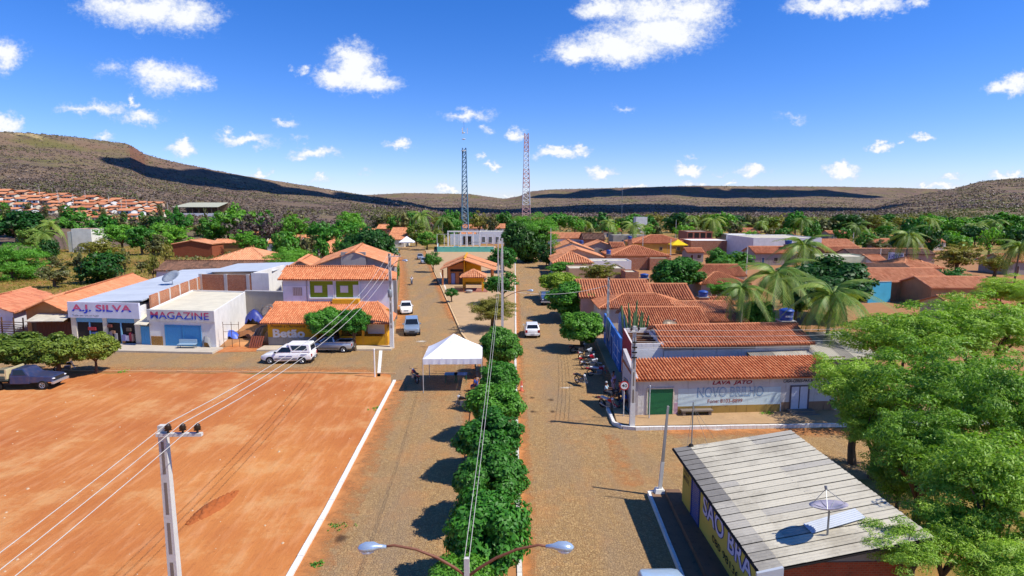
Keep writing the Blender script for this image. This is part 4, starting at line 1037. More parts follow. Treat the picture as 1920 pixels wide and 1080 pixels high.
def magazine_shop():
    root, wl, q = building('shop', 'white flat roofed shop with MAGAZINE sign and wide blue shutter', 'shop', [(-39.4, 63.7), (-31.7, 62.6), (-35.1, 78), (-43.0, 79.5)], 3.9, 'flat', .2, plaster('e9e7e2', '9a9284', .18), plaster('d8d0b8', '9c8f72', .35))
    FL, FR, BR, BL = q; L = (FR - FL).length
    wallbox(MB(), FL, FR, -.1, L + .05, 2.95, 4.15, .0, .12).build('sign_board', plaster('d9d6d0', '8f8a80', .25), root)
    lettering(root, 'MAGAZINE', FL, FR, .35, L - .55, 3.15, 3.95, two_tone('c8506e', '2f55c0', 3.55), .135, .012)
    d = opening(root, FL, FR, 1.85, 6.15, .2, 2.5, 'door', '4c9bd2', '3f88bc', slats=18)
    wallbox(MB(), FL, FR, 3.97, 4.03, .2, 2.4, .05, .08).build('shutter_rail', paint('3a7fb0', .5), d)
    for s0, s1 in ((.15, 1.7), (6.4, 7.2)):
        g = MB(); n = int((s1 - s0) / .2)
        for i in range(n): wallbox(g, FL, FR, s0 + i * .2, s0 + i * .2 + .15, .2, 1.2, .0, .05)
        g.build('wooden_slats', paint('a87a3a', .8), root)['kind'] = 'stuff'
    # brick parapets behind
    m = MB(); wallbox(m, (-44.6, 84.5), (-40.6, 66), 0, 18.9, 3.6, 5.3, -.2, 0); m.build('brick_parapet', brick('c4703f', 'a8562c'), root)
    for i in range(5):
        wallbox(MB(), (-44.6, 84.5), (-40.6, 66), 1.5 + i * 3.7, 1.9 + i * 3.7, 3.6, 5.32, -.22, .02).build('pier', CONC_W, root)
    m = MB(); wallbox(m, (-44.5, 84.2), (-36.6, 83.0), 0, 8.0, 2.5, 5.7, -.2, 0); m.build('brick_parapet', brick('c4703f', 'a8562c'), root)
    for s in (0, 3.9, 7.3): wallbox(MB(), (-44.5, 84.2), (-36.6, 83.0), s, s + .5, 2.5, 5.75, -.22, .02).build('pier', CONC_W, root)
    wallbox(MB(), (-36.5, 83.0), (-33.6, 82.6), 0, 2.6, 0, 6.0, -.3, 0).build('white_block', WHITEWASH, root)
    wallbox(MB(), (-36.6, 95), (-36.4, 83.0), 0, 12, 0, 6.0, -.25, 0).build('white_block', WHITEWASH, root)
magazine_shop()
# sheet-roofed annex behind the brick parapets
r, w, q = building('annex', 'pale metal roofed annex behind the brick parapet walls', 'annex', [(-46.5, 92), (-36.5, 90.5), (-38, 104), (-48, 104.5)], 5.2, 'none', wall=plaster('c8c0b6', '7a6c5c', .3))
m = MB(); slab(m, [(-46.9, 91, 5.3), (-36, 89.6, 5.6), (-37.6, 104.6, 5.6), (-48.4, 105, 5.3)], .06); m.build('roof', ZINC, r)
opening(r, q[0], q[1], 6.4, 9.4, .5, 5.0, 'door', '2c2622', '8f8678')
for lab, A, B, h, mt in (('rough grey yard wall between the white shop and the bar', (-35.0, 77.5), (-27.2, 76.0), 4.2, GREYW),
                         ('low brick wall with white top behind the grey yard wall', (-33.4, 86), (-27.6, 85.2), 4.3, brick('b4623a', '8f4526')),
                         ('short grey wall running back beside the bar', (-27.4, 76.0), (-27.0, 68.8), 3.4, GREYW)):
    root = thing('yard_wall', lab, 'wall', (*A, 0)); L = (Vector(B) - Vector(A)).length
    wallbox(MB(), A, B, 0, L, 0, h, -.18, 0).build('wall', mt, root)
    wallbox(MB(), A, B, -.03, L + .03, h, h + .12, -.22, .04).build('coping', CONC_W, root)
r, w, q = building('house', 'adobe house with long plain clay roof left of the metal roofed shop', 'house', [(-55.6, 67.3), (-50.3, 66.5), (-57.0, 93), (-62.8, 94)], 3.5, 'gable_y', 1.1, ADOBE, clay('d8946a', 'c67e54', weather=.15), .4, .36, .7)
opening(r, q[0], q[1], .6, 1.5, .1, 2.1, 'door', '4a3020', '7a5a3c')
r, w, q = building('house', 'small house with clay roof and white side wall at left edge', 'house', [(-66.5, 69.5), (-58.2, 68.6), (-61, 79), (-69, 80)], 3.1, 'gable_y', 1.2, plaster('e4e4ea', '8f8a94', .25), clay('d08a64', 'bb7050', weather=.2), .5, .34, .7)
opening(r, q[0], q[1], 4.2, 5.2, .1, 2.2, 'door', '3a302c', '8a7a6a'); opening(r, q[0], q[1], 1.2, 2.4, 1, 2.1, 'window', '2a2826')
g = thing('corral', 'rough stick corral gate between the adobe and white walled houses', 'gate', (-57.5, 67.6, 0))
for i in range(7): MB().tube([(-59.3, 67.9, .35 + i * .27), (-56.2, 67.4, .3 + i * .28 + random.uniform(-.06, .06))], .05, 5).build('stick', bark('7a5a40'), g)
for x, y in ((-59.2, 68.0), (-57.6, 67.75), (-56.3, 67.5)): MB().tube([(x, y, 0), (x + .1, y, 2.5)], .08, 6).build('post', bark('6b4d36'), g)

# ---------------------------------------------------------------- the yellow bar with an upper floor
def bar():
    root = thing('bar', 'two storey bar with yellow ground floor and white upper floor', 'bar', (-20, 68, 0))
    yel = plaster('e0a526', '8a6420', .22); whi = plaster('dfe7ee', '8f98a0', .22)
    FL, FR, BR, BL = Vector((-26.6, 63.8, 0)), Vector((-13.5, 63.7, 0)), Vector((-14.1, 68.4, 0)), Vector((-27.0, 68.4, 0))
    sx = FL + (FR - FL).normalized() * 5.35
    MB().hexa([FL, sx, sx + Vector((-.2, 4.6, 0)), BL], [p + Vector((0, 0, 2.8 if i < 2 else 4.1)) for i, p in enumerate((FL, sx, sx + Vector((-.2, 4.6, 0)), BL))]).build('wall', yel, root)
    wallbox(MB(), FL, sx, .02, 5.3, .16, 1.05, 0, .025).build('grey_dado', plaster('a49c92', '5c544c', .45), root)
    lettering(root, 'Pousada e Churrascaria', FL, sx, .35, 4.1, 2.12, 2.42, paint('4a4238', .8), .02, .012, .2)
    lettering(root, 'Betão', FL, sx, .55, 4.05, 1.0, 1.95, paint('efeae0', .7), .03, .04, .0)
    # veranda: back wall, low walls, posts
    wallbox(MB(), (-21.3, 67.0), (-13.9, 67.0), 0, 7.4, .1, 3.6, -.2, 0).build('veranda_wall', plaster('c79a3c', '7a5a28', .3), root)
    for s, z0, z1, c in ((.8, .2, 2.2, '2a2420'), (2.6, .2, 2.2, '7a3a2c'), (4.2, 1.0, 2.1, 'cfc4a8'), (5.6, 1.0, 2.1, 'd9d0b8')):
        wallbox(MB(), (-21.3, 67.0), (-13.9, 67.0), s, s + 1.0, z0, z1, .0, .04).build('door' if z0 < .5 else 'window', paint(c, .7), root)
    wallbox(MB(), sx, FR, 2.4, 7.7, .16, 1.15, -.18, 0).build('low_wall', yel, root)
    wallbox(MB(), FR, BR, .05, 4.6, .16, 1.15, -.18, -.002).build('low_wall', yel, root)
    for s in (2.4, 4.9, 7.4):
        m = MB(); wallbox(m, sx, FR, s, s + .25, .16, 2.75, -.26, .01); m.build('post', paint('d89a28', .7), root)
    wallbox(MB(), sx, FR, .0, 7.72, 2.5, 2.78, -.25, -.002).build('beam', yel, root)
    lettering(root, 'etão', sx, FR, 5.0, 6.7, 2.42, 2.76, paint('efeae0', .7), .02, .03)
    wallbox(MB(), sx, FR, 5.3, 7.2, 1.2, 2.3, -1.2, -1.15).build('menu_board', paint('e6e0d4', .7), root)
    zE, zR = 2.66, 4.22
    a, b = Vector((-27.2, 63.2, zE)), Vector((-12.9, 63.1, zE)); c, d = Vector((-15.6, 68.35, zR)), Vector((-27.5, 68.35, zR)); e = Vector((-13.5, 68.6, zE))
    add_roof(root, [[a, b, c, d], [b, e, c]], [(b, c)], clay('d88e62', 'bc6e46', weather=.22), .24, .45, 'lower_roof')
    q = [Vector((-26.5, 68.4, 0)), Vector((-13.8, 68.4, 0)), Vector((-15.0, 74.6, 0)), Vector((-27.6, 74.6, 0))]
    MB().hexa([p for p in q], [p + Vector((0, 0, 7.0)) for p in q]).build('upper_wall', whi, root)
    A, B = q[0], q[1]
    for s0, s1 in ((3.15, 5.85), (6.15, 8.8)):
        b_ = wallbox(MB(), A, B, s0, s1, 4.75, 6.65, .0, .012).build('balcony_recess', plaster('7d9420', '5a6a1c', .2), root)
        m = MB()
        for z in range(6): wallbox(m, A, B, s0, s1, 4.8 + z * .31, 4.815 + z * .31, .012, .02)
        m.build('board_joints', paint('5f7218', .8), b_)['kind'] = 'stuff'
        wallbox(MB(), A, B, s0 + .5, s0 + 1.4, 5.3, 6.1, .012, .05).build('window', paint('d0d0d4', .5), b_)
        wallbox(MB(), A, B, s1 - .68, s1 - .04, 4.76, 6.2, .012, .05).build('door', paint('d4d8dc', .5), b_)
        m = MB(); wallbox(m, A, B, s0 - .12, s0, 4.6, 6.8, .0, .16); wallbox(m, A, B, s1, s1 + .12, 4.6, 6.8, .0, .16); wallbox(m, A, B, s0, s1, 6.66, 6.8, 0, .16); wallbox(m, A, B, s0, s1, 4.6, 4.75, 0, .22); m.build('frame', whi, b_)
    wallbox(MB(), A, B, 5.9, 8.9, 4.1, 4.62, .0, .8).build('balcony_parapet', yel, root)
    w = wallbox(MB(), A, B, 1.15, 2.2, 4.95, 5.9, 0, .03).build('window', paint('9a8f84', .7), root)
    for i in range(5): wallbox(MB(), A, B, 1.2 + i * .2, 1.32 + i * .2, 4.97, 5.88, .03, .06).build('shutter_slat', paint('c4bcb2', .7), w)
    wallbox(MB(), A, B, 8.9, 12.6, 6.35, 6.98, 0, .014).build('darker_band', plaster('c2d2e2', '8f9cac', .3), root)
    wallbox(MB(), A, B, .05, 3.0, 6.05, 6.98, 0, .014).build('darker_band', plaster('c2d2e2', '8f9cac', .3), root)
    MB().tube([(A.x + 2.75, A.y - .05, 4.2), (A.x + 2.75, A.y - .05, 6.9)], .04, 6).build('drain_pipe', CONC, root)
    z0, z1 = 6.85, 8.0
    a, b, c, d = Vector((-26.9, 67.9, z0)), Vector((-13.3, 67.9, z0)), Vector((-16.6, 71.5, z1)), Vector((-27.2, 71.5, z1)); e, f = Vector((-14.6, 75.1, z0)), Vector((-28, 75.1, z0))
    add_roof(root, [[a, b, c, d], [e, f, d, c], [b, e, c]], [(d, c), (c, b)], clay('d88e62', 'bc6e46', weather=.2), .26, .5, 'upper_roof')
bar()
r, w, q = building('house', 'tall grey house with stepped gable and orange roof behind the bar', 'house', [(-26.6, 80), (-15.9, 80), (-18.6, 96), (-29.6, 96)], 7.3, 'gable_y', 1.9, plaster('a39c94', '5a524a', .4), CLAY2, .35, .34, .7)
MB().box(-22.9, -19.6, 79.7, 79.98, 7.0, 9.15).build('stepped_gable', plaster('a8a19a', '5a524a', .35), r)
wallbox(MB(), q[0], q[1], -.3, 11, 0, 5.3, 0, .03).build('plaster_band', GREYW, r)
r, w, q = building('house', 'small house with grey gable left of the tall grey house', 'house', [(-31.0, 82), (-27.2, 82), (-29.2, 92), (-33, 92)], 6.8, 'gable_y', .9, plaster('8f8880', '4a433d', .4), CLAY2, .35, .34, .7)
# ---------------------------------------------------------------- houses farther left
r, w, q = pxhouse('long white house with dark mossy tile roof behind the shops', 290, 492, 507, 490, 3.3, .34, wall=plaster('e2ddda', '7a7068', .3), rmat=MOSS)
for i in range(7): opening(r, q[0], q[1], 1.2 + i * 2.9, 2.2 + i * 2.9, 1.2, 2.5, 'window', '2c3034', 'e6e2de')
r, w, q = pxhouse('house with big pale hipped clay roof behind the mossy roofed house', 392, 500, 489, 466, 3.4, .36, 'hip', wall=WHITEWASH, rmat=clay('dc9e74', 'cc8a62', weather=.12))
r, w, q = pxhouse('unplastered brick house with clay gable by the dirt track', 322, 396, 458, 450, 4.0, .30, 'gable_y', wall=brick('9c4a2c', '803820', '8a5a40'), rmat=clay('d89a72', 'c4825a', weather=.12))
pxhouse('low house with pale clay roof right of the brick gable house', 397, 470, 456, 449, 3.2, .25, wall=ADOBE, rmat=CLAY2)
for row in [('white walled house with orange roof left of the round dark tree', 500, 556, 456, 443, 3.2, 'gable_x', WHITEWASH), ('long orange roofed house behind the bright green tree', 545, 648, 455, 441, 3.2, 'gable_x', CREAM),
            ('orange hipped house beside the round dark tree', 596, 650, 462, 447, 3.0, 'hip', CREAM), ('small orange hipped roof poking out behind the grey gable', 600, 632, 474, 459, 3.0, 'hip', CREAM),
            ('white house with orange roof among the left trees', 366, 406, 427, 418, 3.4, 'gable_x', WHITEWASH), ('small orange roof among the trees left of the street', 671, 698, 437, 429, 3.0, 'gable_x', BRICK),
            ('orange roofed house at the far end of left street', 732, 775, 437, 427, 3.2, 'gable_x', CREAM), ('low orange roofed house by the far white tent', 726, 758, 449, 438, 3.0, 'gable_x', CREAM),
            ('far orange gable house behind the left street trees', 770, 806, 420, 413, 3.4, 'gable_y', CREAM), ('far brick house left of the orange gable', 706, 735, 429, 421, 3.2, 'gable_x', BRICK),
            ('white house with long orange roof behind the ball court', 866, 912, 428, 421, 4.0, 'gable_x', WHITEWASH), ('orange roofed house right of the long roof behind the ball court', 922, 946, 428, 420, 4.0, 'gable_x', WHITEWASH),
            ('small orange hipped roof beside the white ball court building', 862, 890, 441, 434, 3.6, 'gable_x', CREAM), ('far clay roof behind the left hedge trees', 455, 500, 440, 434, 3.4, 'gable_x', CREAM)]:
    r, w, q = pxhouse(row[0], row[1], row[2], row[3], row[4], row[5], .32, row[6], wall=row[7], rmat=CLAY2); sprinkle_windows(r, q, 2)
r, w, q = flat_block('white box house with small rust roof among left trees', 133, 170, 429, 8.0, 8, plaster('e2e0d4', '8f8a78', .3), CLAY3, wins=2, par=.1)
wallbox(MB(), q[0], q[1], -1.5, 0, 0, 7.0, -5, -.1).build('side_block', plaster('c9c9b8', '8f8a78', .3), r)
# open metal-roofed hall on the hillside
def hall():
    YH = 260.0
    while YH < 480 and AT(368, 405, YH).z > ground_z(AT(368, 405, YH).x, YH) + .2: YH += 2
    p = AT(368, 403, YH); z = p.z; x0, x1 = AT(326, 403, YH).x, AT(412, 403, YH).x; gz = z - 1.5
    root = thing('market_hall', 'open hall with long grey metal roof on the left hillside', 'hall', (p.x, YH, z))
    h = AT(368, 388, YH).z - z
    m = MB(); slab(m, [(x0, YH - 2, z + h), (x1, YH - 2, z + h), (x1 - 1, YH + 16, z + h + 3.2), (x0 + 3, YH + 16, z + h + 3.2)], .2); m.build('roof', sheet_mat('b4b49c', '8a8a78', .2), root)
    for i in range(8): MB().box(x0 + .4 + i * (x1 - x0 - 1) / 7, x0 + .8 + i * (x1 - x0 - 1) / 7, YH - 1.6, YH - 1.2, z + 1.2, z + h).build('column', paint('5a4a3c', .8), root)
    MB().box(x0, x1, YH - 1.8, YH + 15, gz - 1, z + 1.2).build('low_wall', WHITEWASH, root)
    MB().box(x0 + 1, x1 - 1, YH + 15, YH + 15.4, z - 3, z + h + 2.8).build('back_wall', paint('6e5a48', .9), root)
hall()
# rows of small houses on the left hillside
def ordinal(n):
    w = ['first', 'second', 'third', 'fourth', 'fifth', 'sixth', 'seventh', 'eighth', 'ninth', 'tenth']
    return w[n - 1] if n <= 10 else '%d%s' % (n, {1: 'st', 2: 'nd', 3: 'rd'}.get(n % 10 if n // 10 != 1 else 0, 'th'))
def hillside_village():
    walls = [WHITEWASH, CREAM, plaster('c9a88c', '8a6a50', .3)]
    proto = []
    for k in range(3):
        m = MB(); m.box(-3.6, 3.6, -2.8, 2.8, -3, 2.5)
        w = m.build('wall', walls[k], None); COL.objects.unlink(w)
        m = MB(); slab(m, [(-4.2, -3.3, 2.45), (4.2, -3.3, 2.45), (4.2, 0, 3.7), (-4.2, 0, 3.7)], .12); slab(m, [(4.2, 3.3, 2.45), (-4.2, 3.3, 2.45), (-4.2, 0, 3.7), (4.2, 0, 3.7)], .12)
        r = m.build('roof', CLAY2 if k != 1 else CLAY, None); COL.objects.unlink(r)
        m = MB(); m.box(-1.9, -1.0, -2.86, -2.8, 0, 2.0); d = m.build('door', paint('6a4a36', .7), None); COL.objects.unlink(d)
        m = MB(); m.box(.6, 1.9, -2.86, -2.8, .9, 1.9); n = m.build('window', DARK, None); COL.objects.unlink(n)
        proto.append((w.data, r.data, d.data, n.data))
    rows = [((-20, 357), (310, 384), 18), ((-20, 364), (320, 391), 17), ((-10, 372), (310, 396), 15), ((-15, 381), (320, 402), 14), ((-10, 391), (265, 407), 11), ((130, 405), (270, 414), 6)]
    for ri, ((xa, ya), (xb, yb), n) in enumerate(rows):
        for i in range(n):
            t = (i + random.uniform(.1, .7)) / n; px = xa + (xb - xa) * t; py = ya + (yb - ya) * t + random.uniform(-1.5, 1.5)
            if random.random() < .08: continue
            lo, hi = 200.0, 900.0                   # where the pixel's ray meets the hillside
            r_ = ray(px, py + 4)
            for _ in range(40):
                md = (lo + hi) / 2; x = r_[0] / r_[1] * md; z = HCAM + r_[2] / r_[1] * md
                if z > float(hill_height(x, md)): lo = md
                else: hi = md
            x = r_[0] / r_[1] * lo; y = lo
            if y > 800 or y < 215: continue
            a, b, c, d = proto[random.randrange(3)]
            o = thing('hillside_house', 'small orange roofed hillside house, %s from left in the %s row' % (ordinal(i + 1), ('top', 'second', 'third', 'fourth', 'fifth', 'lowest')[ri]), 'house', (x, y, ground_z(x, y) + .3), R(random.uniform(-14, 10)), 'houses on the left hillside')
            for nm, me in (('wall', a), ('roof', b), ('door', c), ('window', d)): new_obj(nm, me, o)
            s = random.uniform(.8, 1.15) * (.55 + .45 * y / 400); o.scale = (s, s, s)
hillside_village()

# ---------------------------------------------------------------- plaza: kiosk, gazebo, ball court
def kiosk():
    root = thing('kiosk', 'orange and yellow plaza kiosk with split gable roof', 'kiosk', (-8, 120, .12))
    ora = plaster('c07a48', '8a5230', .25); yel = plaster('e0a01e', '9a6a18', .2)
    Z = .12; zr = 5.0
    MB().hexa([(-12.6, 116.6, Z), (-9.4, 116.4, Z), (-9.6, 124, Z), (-12.9, 124, Z)], [(-12.6, 116.6, 3.5), (-9.4, 116.4, 4.6), (-9.6, 124, 4.6), (-12.9, 124, 3.5)]).build('wall', ora, root)
    MB().hexa([(-9.4, 116.2, Z), (-9.15, 116.2, Z), (-9.3, 125.5, Z), (-9.6, 125.5, Z)], [(-9.4, 115.6, 5.4), (-9.15, 115.6, 5.4), (-9.3, 125.8, 5.7), (-9.6, 125.8, 5.7)]).build('fin_wall', yel, root)
    MB().hexa([(-9.1, 117.2, Z), (-6.2, 117.0, Z), (-6.4, 123.5, Z), (-9.2, 123.5, Z)], [(-9.1, 117.2, 4.5), (-6.2, 117.0, 3.9), (-6.4, 123.5, 3.9), (-9.2, 123.5, 4.5)]).build('yellow_wall', yel, root)
    A, B = Vector((-12.6, 116.6, 0)), Vector((-9.4, 116.4, 0))
    opening(root, A, B, .6, 1.5, Z, 2.4, 'door', '8a93c0', '6a5048'); opening(root, A, B, 2.2, 3.0, Z, 2.4, 'door', '4a3428', '6a5048')
    wallbox(MB(), A, B, .5, 3.0, 2.6, 3.1, 0, .03).build('louvre', DARK, root)
    for y0, y1, dz in ((114.9, 119.6, 0), (120.4, 126.0, .25)):
        add_roof(root, [[(-13.9, y1, 3.15 + dz), (-13.9, y0, 3.15 + dz), (-9.5, y0, 4.95 + dz), (-9.5, y1, 4.95 + dz)]], [], CLAY2, .4, .8, 'roof')
        add_roof(root, [[(-3.2, y0, 3.0 + dz), (-3.2, y1, 3.0 + dz), (-9.05, y1, 4.95 + dz), (-9.05, y0, 4.95 + dz)]], [], CLAY2, .4, .8, 'roof')
    for x, y in ((-4.0, 115.6), (-4.0, 125), (-13.5, 115.5), (-13.5, 125)): MB().box(x - .15, x + .15, y - .15, y + .15, Z, 3.1).build('post', ora, root)
    g = thing('gazebo', 'small four sided tiled gazebo in front of the kiosk', 'gazebo', (-7, 108, .12))
    cx, cy = -7.0, 108.0
    P = [(cx - 2.3, cy - 2.3, 2.7), (cx + 2.3, cy - 2.3, 2.7), (cx + 2.3, cy + 2.3, 2.7), (cx - 2.3, cy + 2.3, 2.7)]; top = (cx, cy, 3.9)
    add_roof(g, [[P[i], P[(i+1) % 4], top] for i in range(4)], [(P[i], top) for i in range(4)], CLAY2, .34, .6)
    for sx in (-1, 1):
        for sy in (-1, 1): MB().box(cx + sx*1.7 - .14, cx + sx*1.7 + .14, cy + sy*1.7 - .14, cy + sy*1.7 + .14, .12, 2.65).build('post', yel, g)
    MB().box(cx - 1.55, cx + 1.55, cy - 1.8, cy - 1.6, 1.9, 2.62).build('beam', yel, g)
    for i in range(9): MB().box(cx - 3.2 + i * .2, cx - 3.1 + i * .2, cy - 2.4, cy - 2.3, .12, 1.0).build('baluster', TIMBER, g)
    MB().box(cx - 3.3, cx - 1.45, cy - 2.45, cy - 2.25, 1.0, 1.1).build('handrail', TIMBER, g)
    MB().box(cx - 2.6, cx + 2.6, cy - 2.6, cy + 2.6, .12, .2).build('floor', plaster('a06a58', '6a4438', .3), g)
    MB().lathe([(.5, .12), (.65, .5), (.55, .62)], 12, (cx - .6, cy - 3.4, 0)).build('planter', CONC, g)
kiosk()
def ball_court():
    root = thing('court_wall', 'low teal ball court wall with wire fence posts', 'wall', (-17, 205, .12))
    A, B = G(820, 473), G(926, 473); L = (B - A).length
    wallbox(MB(), A, B, 0, L, .12, 1.9, -.25, 0).build('wall', plaster('6cc4b0', '3f8a7c', .35), root)
    wallbox(MB(), (A.x - 3.5, A.y + 30), A, 0, 30, .12, 1.9, -.25, 0).build('wall', plaster('cfe0da', '6f8a84', .3), root)
    for i in range(9):
        s = L * i / 8; MB().box(A.x + s - .08, A.x + s + .08, A.y - .1, A.y + .06, 1.9, 6.2).build('fence_post', paint('cfcfcb', .6), root)
    MB().box(A.x, A.x + L, A.y - .06, A.y, 6.1, 6.2).build('fence_rail', paint('cfcfcb', .6), root)
    flat('ball_court', [[(A.x - .5, A.y + .2), (B.x, B.y + .2), (B.x, B.y + 32), (A.x - 4, A.y + 32)]], .13, plaster('c0a484', '8a6a4c', .35), 'bare concrete ball court floor')
    gl = thing('goal', 'thin metal goal frame on the ball court', 'goal', (-14, 222, .13))
    for a, b in (((-16, 222, .13), (-16, 222, 2.4)), ((-16, 222, 2.4), (-12, 222, 2.4)), ((-12, 222, 2.4), (-12, 222, .13))): MB().tube([a, b], .09, 6).build('bar', METAL, gl)
    r, w, q = flat_block('white flat roofed building beside the ball court', 899, 947, 434, 5.2, 10, plaster('dfe2e4', '8f9498', .2), FIBRE_L, 'community_hall', 'hall', 0)
    Lq = (q[1] - q[0]).length
    for i in range(3): opening(r, q[0], q[1], 1.0 + i * 2.9, 2.4 + i * 2.9, .4, 3.0, 'window', '4a5250', 'e6e8ea')
    p = thing('pergola', 'white framed open pergola at the far end of the ball court', 'pergola', (-22, 238, 0)); x0, x1 = AT(840, 440, 236).x, AT(899, 440, 236).x
    for i in range(6): MB().box(x0 + i * (x1 - x0) / 5 - .25, x0 + i * (x1 - x0) / 5 + .25, 236, 236.5, 0, 5.6).build('column', WHITEWASH, p)
    MB().box(x0 - .25, x1 + .25, 235.95, 236.55, 5.6, 6.1).build('lintel', WHITEWASH, p)
    MB().box(x0, x1, 244, 244.3, 0, 4.4).build('back_wall', plaster('c9d4dc', '8a949c', .3), p)
    MB().box(x0 + 5.4, x0 + 8.6, 243.9, 243.99, .3, 3.6).build('doorway', DARK, p)
ball_court()

# ---------------------------------------------------------------- lattice towers
def tower(label, px, pyt, Y, base_px, dish, c1, c2, tri=False):
    top = AT(px, pyt, Y); x = top.x; H_ = top.z; wb = base_px * Y / FPX / 2; wt = wb * .42
    root = thing('lattice_tower', label, 'tower', (x, Y, 0)); n = 24
    def corner(k, t):
        w = wb + (wt - wb) * min(1, t * 1.05); s = ((-1, -1), (1, -1), (1, 1), (-1, 1))[k]; return Vector((x + s[0] * w, Y + s[1] * w, t * H_))
    mats = (paint(c1, .5), paint(c2, .5))
    for band in range(6):
        m = MB(); t0, t1 = band / 6, (band + 1) / 6
        for k in range(4): m.tube([corner(k, t0), corner(k, t1)], .19, 5)
        for j in range(4):
            a, b = t0 + (t1 - t0) * j / 4, t0 + (t1 - t0) * (j + 1) / 4
            for k in range(4):
                kk = (k + 1) % 4; m.tube([corner(k, a), corner(kk, a)], .09, 4); m.tube([corner(k, a), corner(kk, b)], .08, 4); m.tube([corner(kk, a), corner(k, b)], .08, 4)
        m.build('lattice_section', mats[band % 2], root)
    if dish:
        for t, s in ((.90, .9), (.80, 1.1), (.955, .6)):
            c = corner(0, t); MB().lathe([(s * .2, 0), (s, .25), (s, .4), (s * .3, .55)], 14).build('dish', paint('d9dde0', .5), root, True, False).location = (c.x - x + .6, -wt - .6, c.z)
            root.children[-1].rotation_euler = (R(90), 0, 0)
        for k in range(3):
            a = k * 2.1; MB().box(-.14, .14, -.1, .1, 0, 2.4).build('panel_antenna', paint('dfe6ea', .5), root, False, False).location = (math.cos(a) * wt * 2.2, math.sin(a) * wt * 2.2, H_ - 2.2)
        MB().tube([(x, Y, H_ - .5), (x, Y, H_ + 3)], .07, 5).build('rod', METAL, root)
tower('slim blue grey lattice tower with round dishes left of the street axis', 870, 241, 265, 13, True, '557890', '64889e')
tower('white and pale red lattice mast behind the big street tree', 987, 250, 285, 17, False, 'd6d8e0', 'c8a0a0')
p = AT(1167, 350, 420); t = thing('radio_mast', 'very thin distant radio mast above the right houses', 'mast', (p.x, 420, 0)); MB().tube([(p.x, 420, 0), (p.x, 420, p.z)], .14, 5).build('mast', METAL, t)
for k in range(5): MB().tube([(p.x - .5, 420, 6 + k * 5), (p.x + .5, 420, 6 + k * 5)], .06, 4).build('spreader', METAL, t)
# ---------------------------------------------------------------- vegetation kit
def unit(v): return v / np.maximum(np.linalg.norm(v, axis=-1, keepdims=True), 1e-6)
def leaf_quads(rs, pos, out, size, ratio, droop=.3, spread=.8):
    """one folded leaf blade (a quad) at each position"""
    n = len(pos)
    nrm = unit(out + rs.normal(0, spread * .55, (n, 3)) + np.array([0, 0, .35]))
    d = rs.normal(0, 1, (n, 3)) - np.array([0, 0, droop]) + out * .5; d = unit(d - nrm * (d * nrm).sum(-1, keepdims=True)); side = np.cross(nrm, d)
    L = (size * rs.uniform(.6, 1.35, n))[:, None]; W = L * ratio
    a = pos - d * L * .5; c = pos + d * L * .5 - np.array([0, 0, 1]) * L * .12; b = pos + side * W * .5 + nrm * L * .06; e = pos - side * W * .5 + nrm * L * .06
    V = np.stack([a, b, c, e], 1).reshape(-1, 3); Q = np.arange(n * 4).reshape(-1, 4); return V, Q
def crown_data(seed, ncl, per, size, ratio=.55, kind='round'):
    rs = np.random.RandomState(seed); P, O = [], []
    for k in range(ncl):
        u = unit(rs.normal(0, 1, 3)); 
        if kind == 'round': r = rs.uniform(.45, .92); c = u * r; c[2] *= .85; cr = rs.uniform(.14, .34) * (1.25 - .4 * r); fl = .85
        elif kind == 'dome': r = rs.uniform(.4, .82); c = u * r; c[2] = abs(c[2]) * .9 - .25 + .1 * rs.normal(); cr = rs.uniform(.17, .3); fl = .8
        elif kind == 'feather':
            r = rs.uniform(.2, .9) ; c = u * r; c[2] = c[2] * .75 + .12 * rs.normal(); cr = rs.uniform(.10, .22); fl = .5
        else: r = rs.uniform(.1, .9); c = u * r; cr = rs.uniform(.12, .25); fl = .8
        n = int(per * (cr / .25) ** 2 * rs.uniform(.7, 1.3)); d = unit(rs.normal(0, 1, (n, 3))); rad = cr * rs.uniform(.55, 1.08, n)[:, None]
        p = c + d * rad * np.array([1, 1, fl])
        if kind == 'feather': p[:, 2] -= .25 * ((p[:, :2] - c[:2]) ** 2).sum(-1) / cr
        keep = np.linalg.norm(p, axis=1) > .30 if kind in ('round', 'dome') else np.ones(n, bool)
        P.append(p[keep]); O.append(unit(d[keep] + .5 * unit(p[keep] + 1e-4)))
    return leaf_quads(rs, np.concatenate(P), np.concatenate(O), size, ratio)
def crown_mesh(*a, **k):
    V, Q = crown_data(*a, **k); return np_mesh('crown', V, Q, None)
def trunk_mesh(seed, mat, limbs=5, r=.05, top=.75, lean=.05):
    rs = random.Random(seed); m = MB()
    p0 = Vector((0, 0, -.03)); sp = Vector((rs.uniform(-lean, lean), rs.uniform(-lean, lean), top * .5))
    m.tube([p0, p0.lerp(sp, .5) + Vector((rs.uniform(-.02, .02), rs.uniform(-.02, .02), 0)), sp], [r * 1.25, r, r * .85], 7)
    for i in range(limbs):
        a = 6.28 * i / limbs + rs.uniform(-.4, .4); e = sp + Vector((math.cos(a) * .42, math.sin(a) * .42, rs.uniform(.22, .5))); md = sp.lerp(e, .5) + Vector((0, 0, .05))
        m.tube([sp, md, e], [r * .7, r * .45, r * .18], 5)
        for b in range(2):
            f = e + Vector((rs.uniform(-.25, .25), rs.uniform(-.25, .25), rs.uniform(.02, .2))); m.tube([md, md.lerp(f, .6) + Vector((0, 0, .03)), f], [r * .35, r * .22, r * .1], 4)
    me = bpy.data.meshes.new('trunk'); me.from_pydata(m.v, [], m.f); me.materials.append(mat); return me
BARK = bark(); BARK_G = bark('8a8078')
